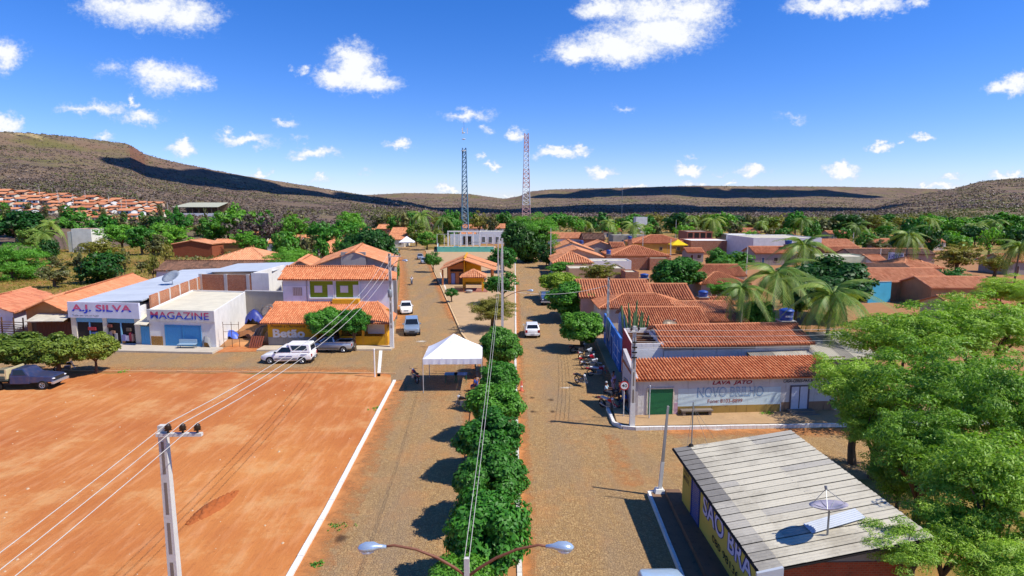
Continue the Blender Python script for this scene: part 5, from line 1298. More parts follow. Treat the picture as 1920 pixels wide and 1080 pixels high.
LEAF = {'ficus': leaf('407a1e', '66a034'), 'dark': leaf('356c1e', '569032'), 'mango': leaf('566f22', '86983a'), 'lime': leaf('78981e', 'a4b838'), 'feather': leaf('749e2c', 'a6c64e', .35),
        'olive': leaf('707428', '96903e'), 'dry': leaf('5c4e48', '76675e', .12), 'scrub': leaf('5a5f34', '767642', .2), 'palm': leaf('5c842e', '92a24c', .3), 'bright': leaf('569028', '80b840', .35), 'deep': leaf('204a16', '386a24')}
PROTO = {}
def proto(kind, lod):
    key = (kind, lod)
    if key not in PROTO:
        shape = {'feather': 'feather', 'bright': 'feather', 'dry': 'loose', 'scrub': 'loose', 'olive': 'feather', 'lime': 'dome'}.get(kind, 'round')
        out = []
        for v in range(3 if lod != 'near' else 4):
            if lod == 'near': a = dict(ncl=110, per=210, size=.115) if shape != 'feather' else dict(ncl=190, per=330, size=.058)
            elif lod == 'mid': a = dict(ncl=48, per=75, size=.15) if shape != 'feather' else dict(ncl=110, per=80, size=.14)
            else: a = dict(ncl=34, per=30, size=.24) if shape != 'feather' else dict(ncl=56, per=34, size=.22)
            if kind == 'dry': a['per'] = int(a['per'] * .55)
            me = crown_mesh(sum(map(ord, kind)) * 13 + v * 7 + len(lod), ratio=.55 if shape != 'feather' else .32, kind=shape, **a); me.materials.append(LEAF[kind]); out.append(me)
        PROTO[key] = out
    return PROTO[key]
TR = [trunk_mesh(3 + i, BARK, 5, .045 + .012 * i) for i in range(3)]; TRG = [trunk_mesh(30, BARK_G, 7, .04)]
TCOUNT = [0]
def plant_tree(C, rx, ry, rz, kind, label, lod='mid', group=None, base=None, cat='tree', name='tree', trunk=True, tscale=1.0):
    TCOUNT[0] += 1; k = TCOUNT[0]
    gz = ground_z(C.x, C.y) if base is None else base
    root = thing(name, label, cat, (C.x, C.y, gz), 0, group); pr = proto(kind, lod)
    c = new_obj('crown', pr[k % len(pr)], root); c.location = (0, 0, C.z - gz); c.scale = (rx, ry, rz); c.rotation_euler = (random.uniform(-.12, .12), random.uniform(-.12, .12), (k * 2.399) % 6.28)
    if trunk:
        t = new_obj('trunk', (TRG if kind == 'dry' else TR)[k % (1 if kind == 'dry' else 3)], root); h = max(.4, C.z - gz + rz * .35); t.scale = (rx * 1.25 * tscale, ry * 1.25 * tscale, h); t.rotation_euler = (0, 0, k * 1.7)
    return root
def tree(px, py, w, h, hc, kind, label, lod='near', **kw):
    C = G(px, py, hc); d = depth(C) / FPX; rx = w / 2 * d; return plant_tree(C, rx, rx, h / 2 * d * 1.02, kind, label, lod, **kw)
def treeY(px, py, w, h, Y, kind, label, lod='far', **kw):
    C = AT(px, py, Y); d = depth(C) / FPX; rx = w / 2 * d; rz = h / 2 * d; gz = ground_z(C.x, C.y)
    if C.z - rz * .9 < gz - .5 and C.z < gz + rz * .5: C.z = gz + rz * .6
    top = C.z + rz; low = gz + min(1.2, .12 * (top - gz))          # foliage comes down close to the ground
    if C.z - rz > low: rz = (top - low) / 2; C.z = (top + low) / 2
    return plant_tree(C, rx, rx, rz, kind, label, lod, **kw)

# ---------------------------------------------------------------- trees of the median
ML = 'round median tree, %s'
mrow = [(862, 1085, 120, 90, 2.0, 'ficus', 'leafy low one at the foot of the near lamp post'), (912, 992, 168, 165, 2.6, 'ficus', 'biggest and nearest whole one'), (916, 893, 140, 120, 2.5, 'dark', 'second whole one from the near end'),
        (914, 815, 130, 105, 2.4, 'dark', 'third from the near end'), (925, 757, 112, 84, 2.4, 'ficus', 'fourth from the near end beside the parked dark motorcycle'), (938, 706, 78, 66, 2.5, 'ficus', 'fifth from the near end beside the white tent'), (941, 647, 80, 78, 2.8, 'dark', 'farthest one of the row beside the tent roof')]
for px, py, w, h, hc, kd, lb in mrow: tree(px, py, w, h, hc, kd, ML % lb, 'near', group='trees in the street median', base=.14)
tree(925, 578, 106, 64, 2.8, 'olive', 'broad clipped yellowish tree on the plaza in front of gazebo', 'near', base=.12)
tree(942, 529, 74, 48, 3.6, 'dark', 'dark round tree beside the plaza gazebo', 'mid', base=.12)
tree(944, 484, 62, 48, 3.4, 'dark', 'dark bushy tree right behind the kiosk', 'mid', base=.12)
tree(846, 548, 28, 22, 1.7, 'dark', 'small sapling standing near the left plaza kerb', 'mid', base=.12)
tree(812, 485, 38, 32, 3.2, 'dark', 'young tree on the plaza kerb behind the parked cars', 'mid', base=.12)
treeY(800, 446, 42, 30, 215, 'ficus', 'round clipped tree at far end of left street', 'mid', base=0)
treeY(822, 440, 28, 28, 225, 'mango', 'smaller round tree beside the far clipped tree', 'mid', base=0)
treeY(997, 426, 112, 86, 168, 'bright', 'huge bright green tree at the head of the right street', 'near', base=0)
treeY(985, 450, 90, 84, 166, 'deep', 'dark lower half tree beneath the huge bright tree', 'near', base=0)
treeY(957, 446, 36, 60, 172, 'dark', 'slender dark tree left of the huge bright tree', 'mid', base=0)
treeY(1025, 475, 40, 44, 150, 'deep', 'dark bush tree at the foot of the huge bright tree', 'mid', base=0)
tree(1050, 526, 84, 50, 3.0, 'lime', 'yellow green domed tree on the right pavement', 'near', base=.1)
tree(1050, 500, 50, 22, 2.4, 'ficus', 'low bush behind the yellow green domed tree', 'mid', base=.1)
tree(1078, 560, 108, 74, 2.9, 'ficus', 'wide green street tree behind the leaning pole on the right', 'near', base=.16)
tree(1092, 613, 86, 66, 2.5, 'ficus', 'nearest rounded street tree on the right pavement', 'near', base=.16)
# ---------------------------------------------------------------- right side greenery
tree(1270, 513, 92, 68, 4.2, 'dark', 'round feathery green tree among the right clay roofs', 'near')
tree(1122, 507, 84, 44, 3.8, 'olive', 'thin see through tree in front of the cream shed', 'mid')
tree(1356, 541, 66, 38, 3.0, 'bright', 'small bright green tree in front of the hipped roof', 'mid')
tree(1420, 588, 64, 56, 3.2, 'ficus', 'whitish green leafy tree beside the blue water tank', 'near')
treeY(1372, 480, 100, 28, 130, 'dark', 'long dark hedge tree in front of the warehouse', 'mid')
treeY(1345, 473, 44, 24, 132, 'dark', 'small dark tree left of the long hedge tree', 'mid')
tree(1560, 530, 168, 100, 5.0, 'deep', 'large dark glossy mango tree behind the palms', 'near')
tree(1495, 540, 90, 90, 4.6, 'deep', 'dark tree wedged between the two near palms', 'near')
treeY(1795, 474, 92, 56, 135, 'olive', 'rounded olive green thorn tree above the feathery trees', 'mid')
treeY(1867, 485, 60, 30, 130, 'olive', 'low brownish thorn bush right of the olive thorn tree', 'mid')
treeY(1800, 508, 70, 20, 105, 'dark', 'dark low bush under the olive thorn tree', 'mid')
treeY(1590, 413, 68, 34, 300, 'deep', 'big dark mango tree on the right skyline of the town', 'mid')
treeY(1648, 460, 44, 26, 190, 'scrub', 'grey green bush by the mossy long roof', 'mid')
FE = 'feathery tree in the right grove, %s'
for px, py, w, h, hc, lb in [(1700, 628, 250, 150, 6.4, 'the one reaching towards the turquoise wall'), (1840, 610, 230, 150, 7.0, 'the one farthest right at the back'), (1610, 722, 200, 140, 4.8, 'the one overhanging the car wash roof'), (1770, 720, 300, 210, 6.0, 'the broad one in the middle'),
                             (1890, 760, 240, 240, 6.4, 'the tall one at the right edge'), (1735, 830, 230, 200, 4.8, 'the one drooping towards the shop roof'), (1860, 900, 300, 260, 5.2, 'the nearest broad one at the right edge'), (1780, 985, 190, 170, 3.6, 'the low one over the near shop wall'), (1690, 1020, 170, 110, 3.7, 'the small one whose twigs touch the shop roof'), (1900, 545, 150, 70, 6.0, 'the small pale one by the right clay roof'), (1880, 1050, 240, 150, 3.4, 'the bottom right corner one'), (1640, 800, 150, 120, 3.0, 'the low one in shade behind the shop roof'), (1690, 880, 150, 150, 2.6, 'the low one beside the shop roof edge')]:
    tree(px, py, w, h, hc, 'feather', FE % lb, 'near', group='feathery grove at right', tscale=.8)
# ---------------------------------------------------------------- left side greenery
tree(35, 652, 130, 66, 2.6, 'mango', 'leftmost of three low mango trees over the old blue truck', 'near')
tree(108, 652, 96, 66, 2.6, 'mango', 'middle of three low mango trees over the old blue truck', 'near')
tree(176, 650, 84, 60, 2.5, 'mango', 'rightmost of three low mango trees with bare straight trunk', 'near')
tree(612, 600, 78, 56, 3.3, 'ficus', 'left of two clipped trees hiding the bar veranda', 'near', base=.16)
tree(664, 602, 62, 54, 3.2, 'ficus', 'right of two clipped trees hiding the bar veranda', 'near', base=.16)
treeY(186, 500, 90, 66, 120, 'deep', 'dark round tree in the grassy field behind the adobe house', 'mid')
treeY(25, 492, 130, 110, 125, 'bright', 'large bright feathery tree at the left edge field', 'near')
treeY(100, 515, 70, 40, 112, 'scrub', 'grey bush in the field near the left tree', 'mid')
treeY(545, 480, 106, 58, 118, 'bright', 'wide bright green tree behind the grey gabled houses', 'near')
treeY(688, 455, 108, 70, 128, 'deep', 'large dark round tree beside the left street', 'near')
treeY(738, 500, 22, 50, 105, 'dark', 'narrow green tree squeezed beside the tall grey house', 'mid')
treeY(655, 402, 64, 44, 235, 'bright', 'pale green tall tree crown left of the street axis', 'mid')
treeY(640, 432, 80, 44, 200, 'ficus', 'feathery mid green tree below the tall pale crown', 'mid')
treeY(552, 410, 62, 44, 215, 'bright', 'green tree with lopsided crown left of the pale crown', 'mid')
treeY(600, 430, 60, 40, 205, 'ficus', 'rounded tree between the two tall green crowns', 'mid')
treeY(440, 402, 80, 50, 240, 'ficus', 'green tree right of the hillside hall', 'mid')
treeY(465, 428, 100, 60, 215, 'dry', 'bare grey branched tree left of centre', 'mid')
treeY(510, 420, 60, 50, 215, 'dry', 'second bare grey tree next to the first', 'mid')
treeY(460, 440, 60, 30, 190, 'bright', 'small bright green tree before the grey trees', 'mid')
treeY(325, 438, 80, 52, 195, 'bright', 'bright feathery tree right of the white box house', 'mid')
treeY(225, 432, 84, 50, 200, 'bright', 'bright feathery tree just behind the white box house', 'mid')
treeY(265, 440, 60, 40, 192, 'dark', 'darker tree between the two bright feathery trees', 'mid')
treeY(30, 413, 100, 46, 230, 'deep', 'large dark tree at left edge below the hillside houses', 'mid')
treeY(92, 460, 40, 32, 160, 'deep', 'dark bush left of the white box house', 'mid')
treeY(290, 455, 50, 40, 165, 'scrub', 'greyish bush near the dirt track', 'mid')
treeY(190, 465, 76, 50, 158, 'olive', 'olive bush in front of the white box house', 'mid')
treeY(845, 410, 46, 46, 255, 'ficus', 'round green tree just left of the dish tower base', 'mid')
treeY(780, 432, 40, 34, 235, 'mango', 'yellowish tree behind the far left street', 'mid')
treeY(300, 412, 50, 24, 250, 'deep', 'dark tree left of the hillside hall', 'mid')
treeY(60, 438, 60, 30, 200, 'palm', 'mixed palm thicket left of the white box house', 'mid')
# belts of trees between and behind the houses: no two stand out
def belt(n, x0, x1, y0, y1, Y0, Y1, w, kinds, label, group, seed):
    rs = random.Random(seed)
    for i in range(n):
        px = x0 + (x1 - x0) * (i + rs.uniform(.1, .9)) / n; Y = rs.uniform(Y0, Y1); ww = rs.uniform(*w)
        treeY(px, rs.uniform(y0, y1), ww, ww * rs.uniform(.5, .85), Y, rs.choice(kinds), '%s, %s from left' % (label, ordinal(i + 1)), 'far', group=group)
belt(34, 1040, 1920, 408, 424, 300, 430, (34, 60), ['dark', 'deep', 'mango', 'ficus', 'scrub', 'olive'], 'green tree in the long belt behind the right houses', 'tree belt behind the right houses', 1)
belt(26, 1060, 1920, 420, 436, 230, 300, (26, 46), ['dark', 'ficus', 'bright', 'scrub'], 'leafy tree between the far right houses', 'trees among the far right houses', 2)
belt(16, 1620, 1920, 428, 462, 170, 250, (36, 60), ['dark', 'ficus', 'bright', 'deep'], 'garden tree among palms at far right', 'garden trees at far right', 3)
belt(20, -20, 560, 404, 430, 235, 300, (36, 70), ['dark', 'ficus', 'scrub', 'bright', 'olive'], 'leafy tree below the hillside houses', 'trees below the hillside houses', 4)
belt(16, 700, 960, 398, 414, 280, 400, (24, 44), ['scrub', 'dark', 'olive', 'dry'], 'scrubby tree beyond the far end of the streets', 'trees beyond the streets', 5)
belt(20, 60, 320, 440, 520, 105, 170, (16, 36), ['scrub', 'olive', 'bright'], 'low bush in the grassy field behind the shops', 'bushes in the grassy field', 6)
belt(18, 0, 420, 378, 402, 300, 380, (10, 20), ['dark', 'ficus', 'scrub'], 'small tree between the hillside houses', 'trees between the hillside houses', 7)
belt(10, 480, 720, 436, 452, 150, 190, (30, 50), ['ficus', 'dark', 'scrub'], 'leafy tree among the left clay roofs', 'trees among the left clay roofs', 8)

# ---------------------------------------------------------------- palms
def frond_mesh(seed, L=1.0, droop=.6, n=34):
    rs = np.random.RandomState(seed); V, Q = [], []
    f = lambda t: np.array([L * t * (1 - .18 * t), 0, L * (.55 * t - (.55 + droop) * t * t)])
    for i in range(n):
        t = .12 + .88 * i / n; p = f(t); d = unit(f(min(1, t + .03)) - f(t - .03)); ln = L * .26 * (1 - .75 * abs(t - .45)) ; w = L * .013
        for s in (-1, 1):
            e = p + (np.array([0, s, 0]) * .75 + d * .55 + np.array([0, 0, -.45 - .2 * rs.rand()])) * ln; a = d * w
            k = len(V); V += [p - a, p + a, e + a * .4, e - a * .4]; Q.append((k, k+1, k+2, k+3))
    for i in range(8):
        t0, t1 = i / 8, (i + 1) / 8; a, b = f(t0), f(t1); w = L * .018 * (1.3 - t0); k = len(V); V += [a + [0, -w, 0], a + [0, w, 0], b + [0, w, 0], b + [0, -w, 0]]; Q.append((k, k+1, k+2, k+3))
    return np_mesh('frond', np.array(V), np.array(Q), LEAF['palm'])
FR = [frond_mesh(i, 1.0, d) for i, d in enumerate((.4, .8, 1.25, 1.0))]
def palm_crown_mesh(seed):
    rs = random.Random(seed); Vs, Qs, b = [], [], 0
    for i in range(15):
        me = FR[i % 4]; n = len(me.vertices); co = np.zeros(n * 3, np.float32); me.vertices.foreach_get('co', co); co = co.reshape(-1, 3)
        M = np.array(Matrix.Rotation(i * 2.4, 3, 'Z') @ Matrix.Rotation(rs.uniform(-.9, .35), 3, 'Y')); Vs.append(co @ M.T); Qs.append(np.arange(n).reshape(-1, 4) + b); b += n
    return np_mesh('crown', np.concatenate(Vs), np.concatenate(Qs), LEAF['palm'])
PC = [palm_crown_mesh(i) for i in range(3)]
def palm(px, py, Y, r, label, near=True, group=None, lean=.3):
    C = AT(px, py, Y); gz = ground_z(C.x, C.y); C.z = max(C.z, gz + 1.5)
    root = thing('palm_tree', label, 'palm', (C.x - lean, C.y, gz), 0, group); h = C.z - gz
    m = MB(); m.tube([(0, 0, -.1), (lean * .2, 0, h * .4), (lean, 0, h)], [.2, .15, .12], 8); m.build('trunk', BARK_G, root, True, False)
    if near:
        for i in range(20):
            o = new_obj('frond', FR[i % 4], root); o.location = (lean, 0, h); a = i * 2.4 + random.uniform(-.2, .2); o.rotation_euler = (random.uniform(-.3, .3), -1.05 + 1.6 * i / 20 + random.uniform(-.1, .1), a); s = r * random.uniform(.85, 1.1); o.scale = (s, s, s)
    else:
        o = new_obj('crown', PC[random.randrange(3)], root); o.location = (lean, 0, h); o.scale = (r, r, r); o.rotation_euler = (0, 0, random.uniform(0, 6))
    return root
palm(1562, 560, 50, 3.9, 'nearest coconut palm with long drooping fronds above the car wash', lean=.5)
palm(1456, 520, 66, 4.6, 'tall coconut palm with hanging dry fronds left of the mango tree')
palm(1508, 466, 90, 5.0, 'slender coconut palm in front of the white warehouse')
palm(1393, 545, 62, 2.8, 'young coconut palm beside the small bright tree', lean=.1)
palm(1704, 444, 128, 4.6, 'single coconut palm with full crown above the mossy roof')
palm(1912, 465, 120, 5.0, 'pale coconut palm cut by the right picture edge')
palm(790, 405, 262, 7.0, 'yellowish coconut palm left of the dish tower', False); palm(830, 412, 250, 6.0, 'coconut palm half hidden behind the round green tree by the tower', False)
palm(95, 425, 210, 6.5, 'coconut palm in the thicket left of the white box house', False); palm(80, 440, 195, 5.0, 'low palm in front of the left thicket', False)
rs = random.Random(11)
for i in range(20):
    palm(1080 + 41 * (i + rs.uniform(.1, .9)), rs.uniform(408, 428), rs.uniform(240, 360), rs.uniform(5, 7), 'distant palm in the right tree belt, %s from left' % ordinal(i + 1), False, 'distant palms behind the right houses')
# ---------------------------------------------------------------- cactus
def cactus():
    b = Vector((11.6, 56.3, 0)); root = thing('cactus', 'tall many armed candelabra cactus above the blue wall', 'cactus', b); g = plaster('5f7a4e', '37502e', .4)
    MB().tube([b, b + Vector((0, 0, 1.6)), b + Vector((0, 0, 2.6))], [.2, .18, .15], 8).build('stem', bark('7a7460'), root)
    for i in range(17):
        a = i * 2.4; r = .25 + .075 * i; z = 2.0 + random.uniform(0, .8); p = b + Vector((0, 0, z)); q = b + Vector((math.cos(a) * r, math.sin(a) * r * .8, z + .55)); e = q + Vector((math.cos(a) * .25, math.sin(a) * .2, random.uniform(1.9, 3.2) - .05 * i))
        MB().tube([p, p.lerp(q, .6) + Vector((0, 0, .1)), q, q.lerp(e, .5), e], [.09, .11, .115, .105, .06], 7).build('arm', g, root)
cactus()
# ---------------------------------------------------------------- scrub on the hills, grass in the fields
def scatter(name, label, pts, size, kind, q=9, seed=1, ratio=.8):
    rs = np.random.RandomState(seed); pts = np.asarray(pts); n = len(pts); s = rs.uniform(size[0], size[1], n)
    off = unit(rs.normal(0, 1, (n, q, 3))) * rs.uniform(.3, 1, (n, q, 1)); off[:, :, 2] = np.abs(off[:, :, 2]) * .9
    pos = (pts[:, None, :] + off * s[:, None, None]).reshape(-1, 3); V, Q = leaf_quads(rs, pos, unit(off.reshape(-1, 3)), 1.0, ratio)
    c = np.repeat(pos, 4, axis=0); V = c + (V - c) * np.repeat(np.repeat(s * .62, q), 4)[:, None]
    return tag(new_obj(name, np_mesh(name, V, Q, LEAF[kind])), label, kind='stuff')
def hill_points(n, c0, c1, Y0, Y1, seed, bias=1.0, keep=None):
    rs = np.random.RandomState(seed); c = rs.uniform(c0, c1, n); Y = Y0 * (Y1 / Y0) ** (rs.uniform(0, 1, n) ** bias); X = (c - 960) / FPX * Y / 1.009
    h = hill_height(X, Y); ok = h > .8
    patch = fbm(X * 1.0, Y * 1.0, .012) ; ok &= patch > (-.55 if keep is None else keep)
    return np.stack([X, Y, h - .8], -1)[ok]
scatter('dry_scrub', 'grey brown dry thorn scrub covering the hillsides', hill_points(26000, -100, 1000, 330, 1500, 1), (1.2, 2.6), 'dry', 8, 1)
scatter('green_scrub', 'olive green bushes dotted over the hillsides', hill_points(11000, -100, 1000, 330, 1500, 2, keep=.1), (1.2, 2.8), 'scrub', 8, 2)
scatter('dry_scrub', 'grey brown scrub on the far ridge', hill_points(26000, 700, 2000, 900, 3600, 3), (2.4, 5.5), 'dry', 6, 3)
scatter('green_scrub', 'olive scrub on the plain before the far ridge', hill_points(16000, 700, 2000, 700, 3000, 4, keep=.0), (2, 4.5), 'scrub', 6, 4)
rsn = np.random.RandomState(9)
c = rsn.uniform(660, 2000, 9000); Y = rsn.uniform(380, 1000, 9000); X = (c - 960) / FPX * Y
scatter('scrub_plain', 'mixed scrub on the flat land beyond the town', np.stack([X, Y, np.maximum(hill_height(X, Y) - .6, 0)], -1), (1.2, 3.0), 'scrub', 7, 5)
c = rsn.uniform(-60, 330, 9000); Y = rsn.uniform(98, 240, 9000); X = (c - 960) / FPX * Y
scatter('field_grass', 'tall dry grass in the field behind the shops', np.stack([X, Y, np.zeros(9000)], -1), (.25, .7), 'olive', 6, 6, .3)
c = rsn.uniform(330, 700, 2600); Y = rsn.uniform(150, 300, 2600); X = (c - 960) / FPX * Y
scatter('field_grass', 'weeds and low brush between the left houses', np.stack([X, Y, np.zeros(2600)], -1), (.4, 1.4), 'scrub', 7, 7, .5)
def weeds(px, py, n, r, label, z=0.0):
    p = G(px, py, z); rs = np.random.RandomState(int(px)); pts = np.stack([p.x + rs.normal(0, r, n), p.y + rs.normal(0, r, n), np.full(n, z)], -1); scatter('weeds', label, pts, (.08, .2), 'bright', 8, int(px))
for px, py, n, r, lb in ((706, 768, 14, .25, 'green weeds by the white lot kerb'), (232, 697, 20, .22, 'small green sapling weeds at the lot edge'), (595, 1060, 14, .1, 'tuft of weeds on the dirt lot'), (640, 990, 14, .35, 'weeds in the cobbles near the lot kerb')): weeds(px, py, n, r, lb)
n_ = 220; x_ = rsn.uniform(-46, -10, n_); y_ = rsn.uniform(12, 53, n_)
def debris():
    rs = np.random.RandomState(4); V = []; Q = []
    for x, y in zip(x_, y_):
        s = abs(rs.normal(0, .03)) + .015; c = np.array([x, y, .012]); a = rs.uniform(0, 3); k = len(V)
        b = [c + np.array([math.cos(a + t) * s * rs.uniform(.7, 1.3), math.sin(a + t) * s * rs.uniform(.7, 1.3), 0]) for t in (0, 1.57, 3.14, 4.71)]
        V += b + [p * 1.0 + (c - p) * .35 + np.array([0, 0, s * .6]) for p in b]; Q += [(k, k+1, k+5, k+4), (k+1, k+2, k+6, k+5), (k+2, k+3, k+7, k+6), (k+3, k, k+4, k+7), (k+4, k+5, k+6, k+7)]
    tag(new_obj('lot_gravel', np_mesh('lot_gravel', np.array(V), np.array(Q), plaster('c4a888', '8a6a4c', .4))), 'small pale stones and litter strewn over the dirt lot', kind='stuff')
debris()
weeds(1440, 776, 16, .2, 'weeds at the foot of the car wash wall', .26)
# ---------------------------------------------------------------- vehicles
RUB = paint('1b1a19', .85); RIM = paint('a9abad', .35, .6); LAMP = paint('e8ecee', .15); REDL = paint('a81c1c', .25); PLATE = paint('b9bcc0', .4); BLACKP = paint('2a2b2d', .6); GLASS = glass()
def fpanel(m, c, u0, u1, v0, v1, o0=.004, o1=.016):
    """a thin panel lying on the bilinear face c = (bottom a, bottom b, top b, top a)"""
    a, b, t, d = [Vector(p) for p in c]; n = (b - a).cross(d - a).normalized()
    P = lambda u, v: a.lerp(b, u).lerp(d.lerp(t, u), v)
    q = [P(u0, v0), P(u1, v0), P(u1, v1), P(u0, v1)]
    m.hexa([p + n * o0 for p in q], [p + n * o1 for p in q]); return m
def wheels(root, xs, w, r, wid=.2):
    for x in xs:
        for s in (-1, 1):
            t = MB().loft([[(x + rr * math.cos(a), s * (w - d), r + rr * math.sin(a)) for a in [6.2832 * i / 18 for i in range(18)]] for rr, d in ((r * .62, 0), (r * .93, -.01), (r, .03), (r, wid - .03), (r * .92, wid))]).build('wheel', RUB, root, False, False)
            k = MB().loft([[(x + rr * math.cos(a), s * (w - d), r + rr * math.sin(a)) for a in [6.2832 * i / 14 for i in range(14)]] for rr, d in ((r * .64, .02), (r * .62, -.012), (r * .25, .015), (r * .1, .0))]).build('rim', RIM, t, False, False)
            m = MB()
            for i in range(5):
                a = 6.2832 * i / 5; m.tube([(x + r * .1 * math.cos(a), s * (w + .0), r + r * .1 * math.sin(a)), (x + r * .6 * math.cos(a), s * (w - .005), r + r * .6 * math.sin(a))], r * .075, 4)
            m.build('spokes', RIM, t, False, False)
SPEC = {
 'hatch': dict(st=[(-1.93, .66, .40, .78), (-1.86, .78, .28, .93), (-1.2, .82, .22, .96), (.3, .82, .20, .94), (.95, .81, .20, .92), (1.6, .76, .22, .80), (1.9, .62, .30, .66)], cab=(-1.75, .95, -1.35, .2, .92, 1.42, .78, .62), wh=(-1.22, 1.22), r=.29, w=.82),
 'sedan': dict(st=[(-2.1, .66, .40, .80), (-2.0, .78, .28, .95), (-1.2, .83, .22, .98), (.3, .83, .20, .95), (1.0, .82, .20, .93), (1.75, .76, .22, .80), (2.05, .62, .30, .64)], cab=(-1.5, 1.05, -1.0, .35, .94, 1.42, .79, .62), wh=(-1.3, 1.3), r=.30, w=.83),
 'suv': dict(st=[(-2.15, .70, .45, .95), (-2.08, .84, .34, 1.08), (-1.2, .88, .30, 1.10), (.4, .88, .28, 1.08), (1.1, .87, .28, 1.05), (1.8, .82, .30, .95), (2.12, .70, .38, .80)], cab=(-2.05, 1.05, -1.8, .4, 1.06, 1.64, .82, .68), wh=(-1.32, 1.34), r=.34, w=.88),
 'pickup': dict(st=[(-2.2, .78, .42, .92), (-2.1, .82, .32, .98), (-1.2, .83, .26, .98), (.3, .83, .22, .96), (1.0, .82, .22, .94), (1.8, .77, .24, .82), (2.18, .62, .32, .68)], cab=(-.62, 1.12, -.42, .38, .94, 1.5, .79, .63), wh=(-1.38, 1.36), r=.31, w=.83),
}
def car(label, loc, rz, kind, col, metal=0.0, canopy=False, name=None, group=None, scale=1.08):
    S = SPEC[kind]; root = thing(name or {'pickup': 'pickup_truck'}.get(kind, 'car'), label, {'pickup': 'pickup'}.get(kind, 'car'), loc, rz, group); root.scale = (scale,) * 3
    P = carpaint(col, metal)
    def sec(x, w, zb, zt): 
        h = [(w * .86, zb), (w * .99, zb + .10), (w, (zb + zt) / 2), (w * .985, zt - .10), (w * .90, zt)]; return [(x, y, z) for y, z in h] + [(x, -y, z) for y, z in reversed(h)]
    B = lambda m, n, mt, par, sm=False: m.build(n, mt, par, sm, False)
    body = MB().loft([sec(*s) for s in S['st']])
    bo = B(body, 'body', P, root, True); bv = bo.modifiers.new('bevel', 'BEVEL'); bv.width = .03; bv.segments = 2; bv.limit_method = 'ANGLE'; bv.angle_limit = R(40)
    x0, x1, t0, t1, zb, zt, wb, wt = S['cab']
    bot = [(x0, -wb, zb), (x1, -wb, zb), (x1, wb, zb), (x0, wb, zb)]; top = [(t0, -wt, zt), (t1, -wt, zt), (t1, wt, zt), (t0, wt, zt)]
    c = MB().hexa(bot, top); co = c.build('cabin', P, root, False, False, .07)
    W = MB(); fpanel(W, (bot[1], bot[2], top[2], top[1]), .06, .94, .10, .93); B(W, 'windshield', GLASS, root)
    W = MB(); fpanel(W, (bot[3], bot[0], top[0], top[3]), .09, .91, .22, .90); B(W, 'rear_window', GLASS, root)
    for a, b in (((bot[0], bot[1], top[1], top[0]), 0), ((bot[2], bot[3], top[3], top[2]), 1)):
        spans = ((.06, .45), (.50, .90)) if kind != 'pickup' else ((.10, .84),)
        for u0, u1 in spans:
            if b: u0, u1 = 1 - u1, 1 - u0
            W = MB(); fpanel(W, a, u0, u1, .16, .88); B(W, 'side_window', GLASS, root)
    wheels(root, S['wh'], S['w'] + .015, S['r'])
    xf = S['st'][-1][0]; xr = S['st'][0][0]; w = S['w']
    for s in (-1, 1):
        B(MB().hexa([(xf - .22, s*w*.52, .52), (xf - .02, s*w*.50, .50), (xf - .22, s*w*.86, .52), (xf - .34, s*w*.88, .54)][::s], [(xf - .25, s*w*.52, .68), (xf - .06, s*w*.50, .65), (xf - .25, s*w*.86, .68), (xf - .38, s*w*.88, .70)][::s]), 'headlight', LAMP, root)
        B(MB().box(xr - .01, xr + .12, min(s*w*.68, s*w*.95), max(s*w*.68, s*w*.95), .62, .90), 'taillight', REDL, root)
        B(MB().box(x1 - .35, x1 - .20, min(s*w*.98, s*w*1.16), max(s*w*.98, s*w*1.16), zb + .02, zb + .14), 'mirror', P if kind != 'pickup' else BLACKP, root)
        B(MB().box(S['wh'][0] + S['r'] + .1, S['wh'][1] - S['r'] - .1, min(s*w*1.0, s*w*1.02), max(s*w*1.0, s*w*1.02), .42, .50), 'side_trim', BLACKP, root)
        for x in S['wh']:
            B(MB().loft([[(x + rr * math.cos(a), s * (w * (1.005 if d else .9)), S['r'] + rr * math.sin(a)) for a in [6.2832 * i / 16 for i in range(16)]] for rr, d in ((S['r'] * 1.16, 0), (S['r'] * 1.16, 1))]), 'wheel_arch', BLACKP, root)
    B(MB().box(xf - .12, xf + .05, -w*.7, w*.7, .26, .44), 'front_bumper', BLACKP if kind in ('pickup', 'suv') else P, root)
    B(MB().box(xr - .07, xr + .1, -w*.82, w*.82, .32, .52), 'rear_bumper', BLACKP if kind in ('pickup', 'suv') else P, root)
    B(MB().box(xf - .06, xf + .02, -w*.35, w*.35, .50, .60), 'grille', BLACKP, root)
    B(MB().box(xr - .09, xr - .06, -.2, .2, .42, .52), 'number_plate', PLATE, root)
